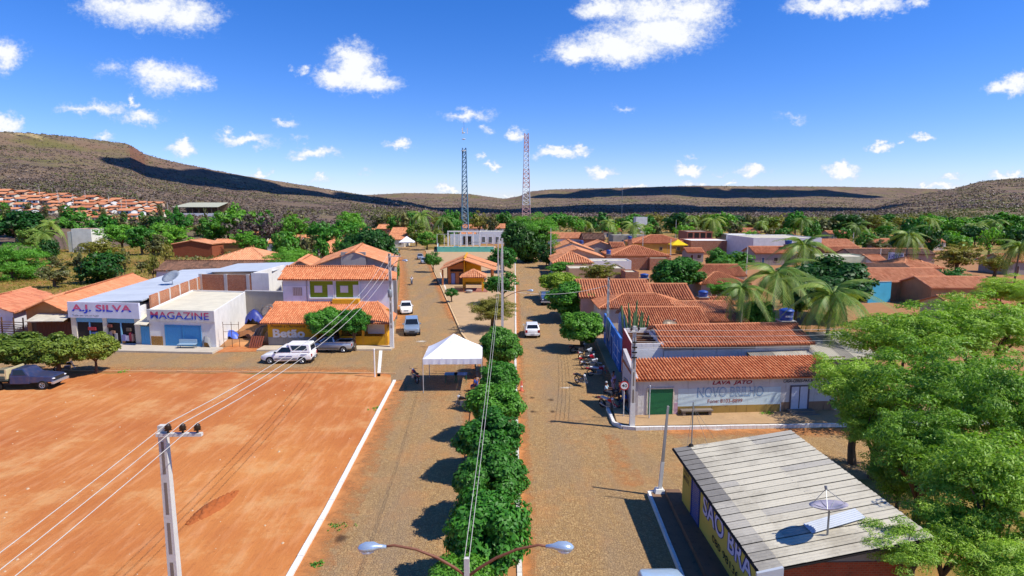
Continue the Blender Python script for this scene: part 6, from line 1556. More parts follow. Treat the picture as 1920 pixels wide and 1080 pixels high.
    if kind == 'pickup':
        if canopy:
            cb = [(-2.16, -.80, .96), (-.5, -.80, .96), (-.5, .80, .96), (-2.16, .80, .96)]; ct = [(-2.02, -.68, 1.74), (-.1, -.66, 1.74), (-.1, .66, 1.74), (-2.02, .68, 1.74)]
            MB().hexa(cb, ct).build('canopy', P, root, False, False, .08)
            for f in ((cb[0], cb[1], ct[1], ct[0]), (cb[2], cb[3], ct[3], ct[2])):
                W = MB(); fpanel(W, f, .12, .84, .30, .80); B(W, 'canopy_window', GLASS, root)
            W = MB(); fpanel(W, (cb[3], cb[0], ct[0], ct[3]), .12, .88, .25, .85); B(W, 'rear_window', GLASS, root)
            for s in (-1, 1):
                B(MB().box(-.55, .55, min(s*.838, s*.845), max(s*.838, s*.845), .66, .72), 'door_print', paint('5a6a9c', .5), root)
                B(MB().box(-1.85, -1.3, min(s*.838, s*.845), max(s*.838, s*.845), .80, .86), 'door_print', paint('5a6a9c', .5), root)
        else:
            B(MB().box(-2.0, -.72, -.70, .70, .97, .985), 'bed', paint('1e1e20', .9), root)
            m = MB(); m.box(-2.1, -.6, -.82, -.72, .94, 1.06); m.box(-2.1, -.6, .72, .82, .94, 1.06); m.box(-2.16, -2.06, -.8, .8, .94, 1.06); B(m, 'bed_rail', P, root)
            B(MB().tube([(-.58, -.66, 1.0), (-.66, -.6, 1.5), (-.66, .6, 1.5), (-.58, .66, 1.0)], .035, 6), 'roll_bar', BLACKP, root)
    return root
ST = R(100)
p = G(998, 634); car('white hatchback driving away on the right street', (p.x, p.y + 1.9, .006), R(91), 'hatch', 'e4e4e2')
p = G(767, 630); car('grey blue station car parked on left street nearer the white tent', (p.x, p.y + 2.0, .006), ST + math.pi, 'suv', '8fa4b8', .4)
p = G(757, 590); car('white sedan parked on left street behind the grey blue car', (p.x, p.y + 2.0, .006), ST + math.pi, 'sedan', 'ecece8')
p = G(793, 495); car('silver car under the young plaza tree, nearer of two', (p.x, p.y + 2.0, .006), ST + math.pi, 'hatch', 'b4bcc4', .4)
p = G(786, 487); car('grey car behind the silver one under the young plaza tree', (p.x, p.y + 2.0, .006), ST + math.pi, 'hatch', 'a4acb4', .4)
p = G(537, 682); car('white pickup with a tall canopy driving past the bar', (p.x, p.y + .75, .006), R(181), 'pickup', 'f0f0ee', canopy=True, scale=1.13)
p = G(617, 661); car('silver open bed pickup parked at the bar', (p.x, p.y + .75, .006), R(180), 'pickup', 'b9c1c9', .45, scale=1.1)
p = G(1252, 1062, 1.45); car('pale blue car parked at the bottom edge by the yellow shop', (p.x - .1, p.y - 1.1, .006), R(92), 'hatch', 'a9c4dc', .2, scale=1.1)
p = G(991, 489); car('white car in the shade at the far end of right street', (p.x, p.y + 2, .006), R(90), 'hatch', 'dcdcda')
p = G(762, 474); car('grey car parked by the far white tent', (p.x - 4, p.y + 2, .006), ST, 'sedan', '9aa0a6', .3)

def old_truck(label, loc, rz, col, bed=True, sc=1.0):
    root = thing('old_truck', label, 'truck', loc, rz); root.scale = (sc,) * 3; P = carpaint(col); B = lambda m, n, mt, sm=False, bv=0: m.build(n, mt, root, sm, False, bv)
    B(MB().hexa([(.75, -.92, .55), (2.55, -.86, .6), (2.55, .86, .6), (.75, .92, .55)], [(.75, -.88, 1.2), (2.5, -.8, 1.05), (2.5, .8, 1.05), (.75, .88, 1.2)]), 'hood', P, False, .08)
    B(MB().hexa([(-.75, -.95, .5), (.8, -.95, .5), (.8, .95, .5), (-.75, .95, .5)], [(-.72, -.9, 1.2), (.85, -.9, 1.2), (.85, .9, 1.2), (-.72, .9, 1.2)]), 'cab_lower', P, False, .06)
    bt = [(-.72, -.88, 1.18), (.78, -.88, 1.18), (.78, .88, 1.18), (-.72, .88, 1.18)]; tp = [(-.6, -.76, 1.72), (.3, -.76, 1.72), (.3, .76, 1.72), (-.6, .76, 1.72)]
    B(MB().hexa(bt, tp), 'cab_roof', P, False, .06)
    for nm, f, u in (('windshield', (bt[1], bt[2], tp[2], tp[1]), (.07, .93)), ('side_window', (bt[0], bt[1], tp[1], tp[0]), (.16, .86)), ('side_window', (bt[2], bt[3], tp[3], tp[2]), (.14, .84)), ('rear_window', (bt[3], bt[0], tp[0], tp[3]), (.15, .85))):
        m = MB(); fpanel(m, f, u[0], u[1], .14, .88); B(m, nm, GLASS)
    wheels(root, (-1.75, 1.75), .92, .38, .24)
    B(MB().box(2.5, 2.68, -.95, .95, .48, .66), 'bumper', paint('c4c8cc', .3, .6)); B(MB().box(2.48, 2.56, -.6, .6, .72, .98), 'grille', BLACKP)
    for s in (-1, 1): B(MB().lathe([(.12, 0), (.13, .05), (.05, .08)], 12), 'headlight', LAMP).location = (2.52, s * .68, .86); root.children[-1].rotation_euler = (0, R(90), 0)
    wood = paint('c9bb90', .8); gr = paint('4c5a50', .8)
    B(MB().box(-3.1, -.85, -1.0, 1.0, .82, .95), 'bed', gr)
    B(MB().box(-.98, -.86, -1.0, 1.0, .95, 1.75), 'headboard', wood)
    for s in (-1, 1):
        for k in range(2): B(MB().box(-3.1, -.98, s*1.0 - .03, s*1.0 + .03, .98 + k*.24, 1.18 + k*.24), 'bed_board', wood if k else gr)
    B(MB().box(-3.0, -.8, -.3, .3, .5, .82), 'chassis', BLACKP)
    t = MB().loft([[(-2.2 + rr * math.cos(a), rr * math.sin(a), z) for a in [6.2832*i/14 for i in range(14)]] for rr, z in ((.2, .96), (.38, .97), (.38, 1.15), (.2, 1.16))]); B(t, 'spare_wheel', RUB)
p = G(42, 730); old_truck('old dark blue flatbed pickup under the low mango trees', (p.x, p.y + .6, .016), R(4), '2c3a5e', sc=1.02)
p = G(1026, 572); old_truck('old blue truck parked under the yellow green tree', (p.x, p.y + 2, .006), R(-90), '3a5680', sc=1.05)

# ---------------------------------------------------------------- motorcycles
def motorcycle(label, loc, rz, col, seatc='1e1e20', group='parked motorcycles', lean=.12, cat='motorcycle', sc=1.08):
    root = thing('motorcycle', label, cat, loc, rz, group); root.scale = (sc,) * 3; root.rotation_euler = (lean, 0, rz)
    B = lambda m, n, mt, sm=False: m.build(n, mt, root, sm, False)
    P = paint(col, .3); CH = paint('b4b6b8', .3, .7)
    for x in (-.62, .66):
        t = MB()
        ring = lambda rr, d: [(x + rr * math.cos(a), d, .31 + rr * math.sin(a)) for a in [6.2832 * i / 18 for i in range(18)]]
        t.loft([ring(.24, -.03), ring(.30, -.045), ring(.315, 0), ring(.30, .045), ring(.24, .03), ring(.24, -.03)], cap=False); w = B(t, 'wheel', RUB)
        m = MB()
        for i in range(6): a = 6.2832 * i / 6; m.tube([(x, 0, .31), (x + .24 * math.cos(a), 0, .31 + .24 * math.sin(a))], .009, 4)
        m.tube([(x, -.07, .31), (x, .07, .31)], .05, 8); m.build('spokes', CH, w, False, False)
    B(MB().tube([(.66, .07, .31), (.48, .07, .82)], .028, 6).tube([(.66, -.07, .31), (.48, -.07, .82)], .028, 6), 'fork', CH)
    B(MB().tube([(.36, -.36, .98), (.44, -.2, 1.0), (.46, 0, .93), (.44, .2, 1.0), (.36, .36, .98)], .018, 6), 'handlebar', BLACKP)
    B(MB().hexa([(.10, -.11, .70), (.46, -.10, .66), (.46, .10, .66), (.10, .11, .70)], [(.06, -.12, .84), (.38, -.13, .92), (.38, .13, .92), (.06, .12, .84)]), 'fuel_tank', P)
    B(MB().hexa([(-.62, -.10, .74), (.08, -.10, .72), (.08, .10, .72), (-.62, .10, .74)], [(-.66, -.09, .86), (.08, -.12, .80), (.08, .12, .80), (-.66, .09, .86)]), 'seat', paint(seatc, .7))
    B(MB().box(-.1, .34, -.11, .11, .28, .58), 'engine', METAL)
    B(MB().tube([(.46, 0, .80), (.30, 0, .36), (-.18, 0, .34), (-.24, 0, .74), (.40, 0, .74)], .025, 6), 'frame', BLACKP)
    B(MB().tube([(-.62, .06, .31), (-.15, .05, .40)], .024, 6).tube([(-.62, -.06, .31), (-.15, -.05, .40)], .024, 6), 'swing_arm', BLACKP)
    B(MB().tube([(.28, -.12, .32), (-.1, -.15, .26), (-.7, -.16, .36)], [.022, .03, .045], 7), 'exhaust', CH)
    B(MB().lathe([(.04, 0), (.10, .03), (.09, .12), (.03, .16)], 10), 'headlight', LAMP).location = (.46, 0, .84); root.children[-1].rotation_euler = (0, R(80), 0)
    B(MB().hexa([(.46, -.06, .58), (.92, -.05, .50), (.92, .05, .50), (.46, .06, .58)], [(.46, -.05, .63), (.92, -.03, .53), (.92, .03, .53), (.46, .05, .63)]), 'front_fender', P)
    B(MB().hexa([(-.95, -.07, .66), (-.5, -.08, .66), (-.5, .08, .66), (-.95, .07, .66)], [(-.95, -.05, .74), (-.5, -.06, .73), (-.5, .06, .73), (-.95, .05, .74)]), 'rear_fender', P)
    B(MB().box(-.98, -.93, -.07, .07, .64, .74), 'taillight', REDL)
    for s in (-1, 1): B(MB().lathe([(.02, 0), (.05, .01), (.05, .03)], 8), 'mirror', BLACKP).location = (.38, s * .32, 1.12)
    return root
for px, py, a, c, sc_, lb in [(1086, 662, 8, '23262a', '1e1e20', 'black motorcycle farthest up the parked row'), (1099, 672, 30, 'c4c8cc', '202022', 'white motorcycle second from the far end of the parked row'), (1103, 684, 20, 'c42a34', '202022', 'red motorcycle in the middle of the parked row'),
                              (1108, 692, 5, 'd8d8d4', '28282a', 'silver motorcycle fourth in the parked row'), (1121, 706, -12, 'b8222c', 'd4d4d2', 'red and white trail motorcycle at the near end of parked row'), (1091, 722, -60, '3a3630', '202022', 'loaded dark moped standing out in the street'),
                              (1141, 768, -55, 'c81e28', 'c8c8c8', 'bright red motorcycle parked beside the speed limit sign')]:
    p = G(px, py); motorcycle(lb, (p.x, p.y, .006), R(a), c, sc_)
p = G(776, 716); motorcycle('red motorcycle in the shadow of white tent', (p.x, p.y, .006), R(120), 'b02838')
p = G(872, 768); motorcycle('black motorcycle beside the fourth median tree', (p.x, p.y, .006), R(175), '222428')
p = G(125, 698); motorcycle('dark motorcycle beneath the low mango trees', (p.x, p.y, .016), R(15), '2a2624')
rider_p = G(772, 534); motorcycle('motorcycle with a rider coming down the left street', (rider_p.x, rider_p.y, .006), ST + math.pi, '26282c', lean=0, group='moving motorcycle')

# ---------------------------------------------------------------- people
def skinned(name, verts, edges, radii, mat, parent, levels=1):
    me = bpy.data.meshes.new(name); me.from_pydata(verts, edges, []); me.materials.append(mat)
    o = new_obj(name, me, parent); sk = o.modifiers.new('skin', 'SKIN'); sk.use_smooth_shade = True
    if not me.skin_vertices: return o
    for i, r in enumerate(radii): me.skin_vertices[0].data[i].radius = r if isinstance(r, tuple) else (r, r)
    me.skin_vertices[0].data[0].use_root = True
    s = o.modifiers.new('sub', 'SUBSURF'); s.levels = levels; s.render_levels = levels
    return o
def person(label, loc, rz, shirt, trousers, skin='8a5a40', sit=0.0, hat=None, arms='down', seat_h=.45):
    """x forward. sit = 0 standing, 1 seated"""
    root = thing('person', label, 'person', loc, rz); SK = paint(skin, .6)
    hip = seat_h + .08 if sit else .92; kx = .42 if sit else .03; kz = hip - .02 if sit else .49; fx = .42 if sit else 0.0
    V = [(0, 0, hip), (0, 0, hip + .22), (0, 0, hip + .45), (.01, 0, hip + .54), (.03, 0, hip + .62), (.03, 0, hip + .74)]; E = [(0, 1), (1, 2), (2, 3), (3, 4), (4, 5)]
    Rr = [(.16, .12), (.14, .11), (.17, .11), .055, .095, .075]
    for s in (-1, 1):
        n = len(V); V += [(.0, s*.10, hip - .04), (kx, s*.12, kz), (fx, s*.12, .08), (fx + .16, s*.13, .04)]; E += [(0, n), (n, n+1), (n+1, n+2), (n+2, n+3)]; Rr += [.09, .06, .042, .035]
        n = len(V)
        if arms == 'down': A = [(0, s*.20, hip + .47), (-.03, s*.25, hip + .20), (.08, s*.25, hip - .04), (.12, s*.24, hip - .12)]
        else: A = [(0, s*.20, hip + .47), (.14, s*.26, hip + .24), (.36, s*.24, hip + .26), (.44, s*.22, hip + .28)]
        V += A; E += [(2, n), (n, n+1), (n+1, n+2), (n+2, n+3)]; Rr += [.06, .045, .035, .03]
        k = n + 3; d = Vector(A[3]) - Vector(A[2]); d.normalize()
        for j in range(5):
            f = Vector(A[3]) + d * (.08 if j else .045) + Vector((.012 * (j - 2), s * (.02 if j == 0 else -.0) + .011 * (j - 2), -.01)); V.append(tuple(f)); E.append((k, len(V) - 1)); Rr.append(.011)
    b = skinned('body', V, E, Rr, SK, root)
    # face: nose and ears, hair or hat
    hz = hip + .69
    MB().loft([[(.03 + .098 * math.cos(a) - .012, .088 * math.sin(a), hz + .02) for a in [6.2832*i/12 for i in range(12)]], [(.02 + .095 * math.cos(a) - .015, .086 * math.sin(a), hz + .09) for a in [6.2832*i/12 for i in range(12)]], [(.02 + .05 * math.cos(a) - .015, .045 * math.sin(a), hz + .135) for a in [6.2832*i/12 for i in range(12)]]]).build('hat' if hat else 'hair', paint(hat or '1c1614', .8), root, True, False)
    MB().hexa([(.105, -.012, hz - .03), (.14, -.012, hz - .03), (.14, .012, hz - .03), (.105, .012, hz - .03)], [(.105, -.01, hz + .01), (.115, -.01, hz + .01), (.115, .01, hz + .01), (.105, .01, hz + .01)]).build('nose', SK, root, False, False)
    V2 = [(0, 0, hip + .02), (0, 0, hip + .22), (0, 0, hip + .46)]; E2 = [(0, 1), (1, 2)]; R2 = [(.18, .135), (.165, .13), (.19, .125)]
    for s in (-1, 1):
        n = len(V2); e = (-.03, s*.25, hip + .22) if arms == 'down' else (.12, s*.26, hip + .27)
        V2 += [(0, s*.20, hip + .47), e]; E2 += [(2, n), (n, n+1)]; R2 += [.078, .066]
    skinned('shirt', V2, E2, R2, paint(shirt, .8), root)
    V3 = [(0, 0, hip + .03)]; E3 = []; R3 = [(.175, .13)]
    for s in (-1, 1): n = len(V3); V3 += [(.0, s*.10, hip - .04), (kx, s*.12, kz), (fx, s*.12, .2)]; E3 += [(0, n), (n, n+1), (n+1, n+2)]; R3 += [.105, .08, .06]
    skinned('trousers', V3, E3, R3, paint(trousers, .8), root)
    for s in (-1, 1): MB().hexa([(fx - .07, s*.13 - .045, 0), (fx + .2, s*.13 - .045, 0), (fx + .2, s*.13 + .045, 0), (fx - .07, s*.13 + .045, 0)], [(fx - .06, s*.13 - .04, .09), (fx + .17, s*.13 - .035, .05), (fx + .17, s*.13 + .035, .05), (fx - .06, s*.13 + .04, .09)]).build('shoe', paint('3a302a', .7), root, False, False)
    return root
def stool(label, loc, c='3a3a3c', h=.45):
    root = thing('stool', label, 'stool', loc, 0)
    MB().box(-.19, .19, -.19, .19, h - .04, h).build('seat', paint(c, .5), root, False, False)
    for sx in (-1, 1):
        for sy in (-1, 1): MB().tube([(sx*.15, sy*.15, h - .04), (sx*.19, sy*.19, 0)], .016, 5).build('leg', paint(c, .5), root, False, False)
p = G(1150, 734, 0); person('person in lilac shirt and shorts standing outside the red shop', (p.x, p.y, .006), R(200), 'b0a4d8', 'c8a8b8', arms='down')
p = G(1136, 746, 0); stool('stool under the person in pale blue shirt', (p.x, p.y, .006)); person('person in pale blue shirt and cap seated beside the red motorcycle', (p.x, p.y, .006), R(-25), 'a8c8dc', '2a3040', sit=1, hat='b4b8bc', arms='fwd')
p = G(1161, 744, 0); stool('stool under the person in dark blue by the wall', (p.x, p.y, .006)); person('person in dark blue shirt seated in the shade by the wall', (p.x, p.y, .006), R(190), '34405e', '23283a', sit=1)
p = G(1170, 750, 0); stool('stool under the person in violet shirt by the wall', (p.x, p.y, .006)); person('person in violet shirt seated nearest the grey wall', (p.x, p.y, .006), R(185), '4a4a8c', '23283a', sit=1)
p = G(1176, 776, .0); stool('stool half hidden behind the concrete pole', (p.x - .05, p.y + .6, .27)); person('person in bright blue shirt seated behind the concrete pole', (p.x - .05, p.y + .6, .27), R(170), '2f55b4', '22304e', sit=1)
person('person in white shirt riding the motorcycle on left street', (rider_p.x, rider_p.y, .006), ST + math.pi, 'e4e4ea', '2c3038', sit=1, hat='dcdce0', arms='fwd', seat_h=.85)
p = G(893, 734); stool('stool beside the median behind the tent', (p.x, p.y, .006)); person('person in blue clothes sitting by the median behind the tent', (p.x, p.y, .006), R(150), '3a56b0', '2c3a78', sit=1)

# ---------------------------------------------------------------- tents and things under them
def gazebo_tent(label, a, b, back, z, zt, val, mat):
    """four-legged marquee: a, b near corners, depth back"""
    root = thing('marquee', label, 'tent', (*((a + b) / 2)[:2], 0)); d = (b - a).normalized(); n = Vector((-d.y, d.x, 0)); q = [a, b, b + n * back, a + n * back]; c = sum(q, Vector()) / 4
    N = 8; V, Q = [], []
    for i in range(4):                       # each side of the roof sags a little between its corners and the peak
        p0, p1 = q[i], q[(i+1) % 4]; base = len(V)
        for u in range(N + 1):
            for v in range(N + 1):
                s, t = u / N, v / N; e = p0.lerp(p1, s); x = e.lerp(c, t); h = z + (zt - z) * (t ** 1.12) - .10 * math.sin(math.pi * s) * (1 - t) * t * 2
                V.append((x.x - root.location.x, x.y - root.location.y, h))
        for u in range(N):
            for v in range(N): k = base + u * (N + 1) + v; Q.append((k, k + N + 1, k + N + 2, k + 1))
    rf = new_obj('roof', np_mesh('roof', V, Q, mat, True), root)
    for i in range(4):
        p0, p1 = q[i], q[(i+1) % 4]; L = (p1 - p0).length; m = MB(); u = (p1 - p0).normalized(); nn = Vector((u.y, -u.x, 0)); k = 24
        top = [p0 + u * L * j / k + nn * (.02 + .0 * j) for j in range(k + 1)]
        for j in range(k):
            o0, o1 = .02 * math.sin(j * 1.9), .02 * math.sin((j + 1) * 1.9)
            m.poly([top[j] + Vector((0, 0, z - val)) + nn * o0, top[j+1] + Vector((0, 0, z - val)) + nn * o1, top[j+1] + Vector((0, 0, z + .01)), top[j] + Vector((0, 0, z + .01))])
        m.build('valance', mat, root)
        MB().tube([p0 + Vector((0, 0, 0)), p0 + Vector((0, 0, z))], .035 if z > 2 else .03, 6).build('leg', paint('c9cbcd', .4, .4), root)
    return root
CANVAS = plaster('efeff2', 'b0b0b8', .12); 
gazebo_tent('white peaked tent standing in the left lane', G(794, 737), G(903, 736), 4.6, 2.85, 4.45, .45, CANVAS)
gazebo_tent('distant white peaked tent at the end of left street', G(748, 468), G(774, 468), 5, 2.8, 4.8, .4, CANVAS)
p = G(1259, 479); gazebo_tent('yellow peaked tent among the far right roofs', p, p + Vector((5.2, 0, 0)), 5, 3.4, 5.0, .3, plaster('f0c81c', 'b08a14', .12))
def table(label, px, py, c, legc):
    p = G(px, py); root = thing('table', label, 'table', (p.x, p.y, .006)); MB().box(-.55, .55, -.4, .4, .7, .75).build('table_top', paint(c, .5), root, False, False)
    for sx in (-1, 1):
        for sy in (-1, 1): MB().tube([(sx*.45, sy*.32, .7), (sx*.48, sy*.34, 0)], .025, 5).build('leg', paint(legc, .5), root, False, False)
table('light blue table under the white tent', 846, 716, '4a90c8', '2f6a4a'); table('second blue table with pink cloth under the white tent', 864, 716, '6a88c4', '2f6a4a')
def barrier(label, a, b):
    root = thing('barrier', label, 'barrier', a); d = b - a; L = d.length; m = MB()
    for z in (.25, 1.1): MB().tube([a + Vector((0, 0, z)), b + Vector((0, 0, z))], .025, 5).build('rail', paint('a8885c', .5, .3), root)
    for i in range(17): q = a.lerp(b, i / 16); MB().tube([q + Vector((0, 0, .25)), q + Vector((0, 0, 1.1))], .014, 4).build('bar', paint('a8885c', .5, .3), root)
    for t in (.1, .9): q = a.lerp(b, t); MB().tube([q, q + Vector((0, 0, .25))], .025, 5).build('foot', paint('a8885c', .5, .3), root)
barrier('left tan crowd barrier behind the white tent', Vector((-7.1, 52.8, .006)), Vector((-5.1, 52.8, .006))); barrier('right tan crowd barrier behind the white tent', Vector((-4.9, 52.8, .006)), Vector((-2.9, 52.85, .006)))

# ---------------------------------------------------------------- poles, lamps and wires
def pole(label, x, y, h, r=.15, arm=None, lamp=None, z0=0.0, mat=None, white=0.0, lean=(0, 0), name='utility_pole', tf=False):
    """tapered square concrete pole; arm = list of insulator offsets along direction; lamp = list of (dx, dy, z)"""
    root = thing(name, label, 'pole', (x, y, z0)); M_ = mat or CONC_W
    sq = lambda z, w: [(-w + lean[0]*z/h, -w*.8 + lean[1]*z/h, z), (w + lean[0]*z/h, -w*.8 + lean[1]*z/h, z), (w + lean[0]*z/h, w*.8 + lean[1]*z/h, z), (-w + lean[0]*z/h, w*.8 + lean[1]*z/h, z)]
    MB().hexa(sq(-.3, r), sq(h, r * .62)).build('shaft', M_, root, False, False)
    m = MB()                                   # the hollow panels cast into the pole faces
    k = int(h / 1.2)
    for i in range(k):
        za, zb_ = .4 + i*1.2, min(h - .3, 1.35 + i*1.2); fr = lambda z: (r + (r*.62 - r) * (z + .3) / (h + .3)); ya, yb = -.8 * fr(za) - .004, -.8 * fr(zb_) - .004; wa, wb_ = fr(za) * .35, fr(zb_) * .35
        m.hexa([(-wa, ya, za), (wa, ya, za), (wa, ya + .03, za), (-wa, ya + .03, za)], [(-wb_, yb, zb_), (wb_, yb, zb_), (wb_, yb + .03, zb_), (-wb_, yb + .03, zb_)])
    if r > .14: m.build('pole_panels', CONC_D, root, False, False)['kind'] = 'stuff'
    if white: MB().hexa([(a*1.04, b*1.06, c) for a, b, c in sq(0, r)], [(a*1.03, b*1.05, c) for a, b, c in sq(white, r * .93)]).build('painted_foot', paint('e2e0da', .7), root, False, False)
    if arm:
        (dx, dy), offs, az = arm
        o0, o1 = min(offs + [0]) - .1, max(offs + [0]) + .12
        d = Vector((dx, dy, 0)).normalized(); n = Vector((-d.y, d.x, 0)); a, b = d * o0, d * o1; lx = Vector((lean[0], lean[1], 0))
        bar = MB().hexa([a - n*.06 + Vector((0, -.14, az - .09)), b - n*.06 + Vector((0, -.14, az - .09)), b + n*.06 + Vector((0, -.14, az - .09)), a + n*.06 + Vector((0, -.14, az - .09))], [a - n*.06 + Vector((0, -.14, az)), b - n*.06 + Vector((0, -.14, az)), b + n*.06 + Vector((0, -.14, az)), a + n*.06 + Vector((0, -.14, az))])
        br = bar.build('crossarm', CONC_W if name == 'utility_pole' else TIMBER, root, False, False)
        for o in offs:
            q = d * o + Vector((0, -.14, az)); i_ = MB().lathe([(.03, 0), (.03, .08), (.10, .09), (.07, .13), (.10, .15), (.07, .20), (.085, .22), (.03, .27)], 10, q).build('insulator', paint('3a2c26', .3), br, True, False)
    for (dx, dy, z) in (lamp or []):
        L = math.hypot(dx, dy); pts = [Vector((dx * t, dy * t, z - .9 * (1 - t) ** 2 - (0.0 if t < .85 else .05 * (t - .85) / .15))) for t in (0, .15, .35, .6, .85, 1.0)]
        a_ = MB().tube(pts, [.04, .038, .035, .032, .03, .03], 7).build('lamp_arm', paint('7a4a34', .6), root, True, False)
        u = Vector((dx / L, dy / L, 0)); e = pts[-1]
        ang = math.atan2(u.y, u.x)
        hd = MB().loft([[(x_, w_ * math.cos(a), hh + k_ * math.sin(a)) for a in [6.2832*i/12 for i in range(12)]] for x_, w_, hh, k_ in ((-.12, .04, 0, .04), (.05, .06, .01, .06), (.18, .14, .02, .10), (.38, .16, .01, .11), (.50, .11, 0, .07), (.55, .03, 0, .02))]).build('lamp_head', paint('b9cbdc', .25, .5), a_, True, False)
        hd.location = e; hd.rotation_euler = (0, 0, ang)
        gl = MB().loft([[(x_, w_ * math.cos(a), -.03 + k_ * math.sin(a)) for a in [6.2832*i/12 for i in range(12)]] for x_, w_, k_ in ((.17, .08, .05), (.28, .13, .10), (.40, .13, .10), (.48, .07, .04))]).build('lamp_glass', paint('dfe6ea', .1), a_, True, False); gl.location = e + Vector((0, 0, -.03)); gl.rotation_euler = (0, 0, ang)
    if tf:
        MB().lathe([(.2, 0), (.24, .05), (.24, .75), (.18, .82), (.06, .86)], 14, (.02, -.42, h * .55)).build('transformer', paint('8a8f92', .5, .3), root, True, False)
    return root
WIRE = paint('c9c4bc', .6); WIRE_D = paint('4a4644', .7)
def wire(label, a, b, sag=.5, r=.012, mat=None, group='overhead wires'):
    a, b = Vector(a), Vector(b); root = None; m = MB()
    pts = [a.lerp(b, i / 16) - Vector((0, 0, sag * 4 * (i/16) * (1 - i/16))) for i in range(17)]; org = a
    m.tube([p - org for p in pts], r, 5, False); o = m.build('power_line', mat or WIRE, None, True); o.location = org
    tag(o, label, 'wire', group)
lp = G(305, 797, 9.0)
pole('concrete power pole with three insulators standing on the dirt lot', lp.x, lp.y, 9.0, .17, ((1, .03), [.22, .62, 1.02], 8.82))
pole('concrete power pole at the street corner beside the bar', -12.95, 63.0, 10.2, .2, ((1, .0), [-.05, .55, 1.1], 10.0), [(1.5, -.5, 9.6)], white=2.2, tf=True)
for k, (o, nm) in enumerate(((.22, 'inner'), (.62, 'middle'), (1.02, 'outer'))):
    A = Vector((lp.x + o, lp.y - .14, 9.1)); Bp = Vector((-12.95 + (-.05, .55, 1.1)[k], 62.86, 10.25))
    wire('%s wire running from the lot pole to the bar pole' % nm, A, Bp, 1.5, .013); wire('%s wire running from the lot pole towards the camera side' % nm, A, (lp.x + o + .6, -26, 9.2), .9, .010)
np_ = AT(875, 1046, 13.3)
pole('slim median pole with two curved lamp arms at the bottom edge', np_.x, np_.y, np_.z, .1, None, [(-2.0, -.15, np_.z + .42), (2.0, -.1, np_.z + .40)], name='street_lamp')
pole('tall median pole with one lamp arm beside the clipped trees', -1.0, 61.2, 11.8, .14, None, [(2.7, .3, 6.4)], z0=.14, name='street_lamp')
pole('plaza lamp post with a lamp arm reaching left', -2.6, 112, 9.0, .14, None, [(-2.6, .3, 8.4)], z0=.12, name='street_lamp')
for dx, nm in ((-.05, 'left'), (.06, 'right')): wire('%s of two close wires running along the median' % nm, (np_.x + dx, np_.y, np_.z), (-1.0 + dx, 61.2, 11.4), .9, .008)
rp = G(1185, 797, .26)
pole('concrete corner pole with cable brackets in front of the car wash', rp.x, rp.y, 6.9, .17, ((1, .1), [-.25, .25], 6.6), z0=.26, white=1.6)
m = MB()
for z in (5.0, 5.35, 5.7, 6.05): m.box(rp.x - .17, rp.x + .17, rp.y - .2, rp.y - .12, z, z + .08)
root = thing('cable_rack', 'stack of cable brackets on the concrete corner pole', 'bracket', (rp.x, rp.y - .16, 5.0)); m.build('brackets', DARK, root)
pole('street pole rising behind the wide green tree on the right', 10.35, 63.5, 7.6, .15, ((0, 1), [-.3, .3], 7.4), z0=.0)
for z, nm in ((6.9, 'top'), (6.5, 'second'), (6.1, 'third'), (5.7, 'lowest')):
    wire('%s wire from the corner pole up the right street' % nm, (rp.x, rp.y, z), (10.35, 63.5, z + .5), .45, .011, WIRE_D); wire('%s wire from the corner pole to the right over the car wash' % nm, (rp.x, rp.y, z), (48, 45, z + .5), .6, .010)
wire('service cable from the right street pole across to the median lamp', (10.35, 63.5, 6.8), (-1.0, 61.2, 6.6), .7, .02)
sp_ = G(1236, 930)
pole('leaning slim pole on a white block beside the yellow shop', sp_.x, sp_.y, 4.9, .085, z0=.0, mat=CONC, lean=(.3, .0), white=1.9)
root = thing('pole_base', 'white concrete foot block of the leaning slim pole', 'block', (sp_.x, sp_.y, 0)); MB().hexa([(-.34, -.3, 0), (.34, -.3, 0), (.34, .3, 0), (-.34, .3, 0)], [(-.2, -.18, .42), (.2, -.18, .42), (.2, .18, .42), (-.2, .18, .42)]).build('block', paint('e2e0da', .8), root, False, False)
ap = Vector((8.95, 28.45, 2.9)); root = thing('antenna_pole', 'thin antenna pole with guy wires at the far corner of the yellow shop', 'antenna', ap)
MB().tube([ap, ap + Vector((0, 0, 2.6))], .03, 6).build('mast', METAL, root); MB().lathe([(.12, 0), (.16, .1), (.12, .3), (.05, .36)], 10, ap + Vector((-.02, .0, .1))).build('bell_housing', DARK, root)
for dx, dy in ((1.4, 1.2), (-.25, -.1), (.9, -.6)): MB().tube([ap + Vector((0, 0, 2.4)), ap + Vector((dx, dy * .2, .1 if dx < 1 else .35))], .008, 4).build('guy_wire', METAL, root)
sg = G(1169, 780, .26)
def speed_sign():
    root = thing('speed_sign', 'round speed limit sign reading 40 on a white post', 'sign', (sg.x, sg.y, .26)); MB().tube([(0, 0, -.1), (0, 0, 2.5)], .035, 7).build('post', paint('d9d9d6', .5), root, False, False)
    def disc(r, y, mt, n): MB().loft([[(r * math.cos(a), y, 2.25 + r * math.sin(a)) for a in [6.2832*i/24 for i in range(24)]], [(r * math.cos(a), y - .006, 2.25 + r * math.sin(a)) for a in [6.2832*i/24 for i in range(24)]]]).build(n, mt, root, False, False)
    disc(.34, -.04, paint('c01c24', .4), 'rim'); disc(.26, -.048, paint('efefec', .4), 'plate')
    lettering(root, '40', (sg.x - .3, sg.y - .056, 0), (sg.x + .3, sg.y - .056, 0), .10, .50, .26 + 2.13, .26 + 2.37, paint('141414', .5), .0, .02)
speed_sign()
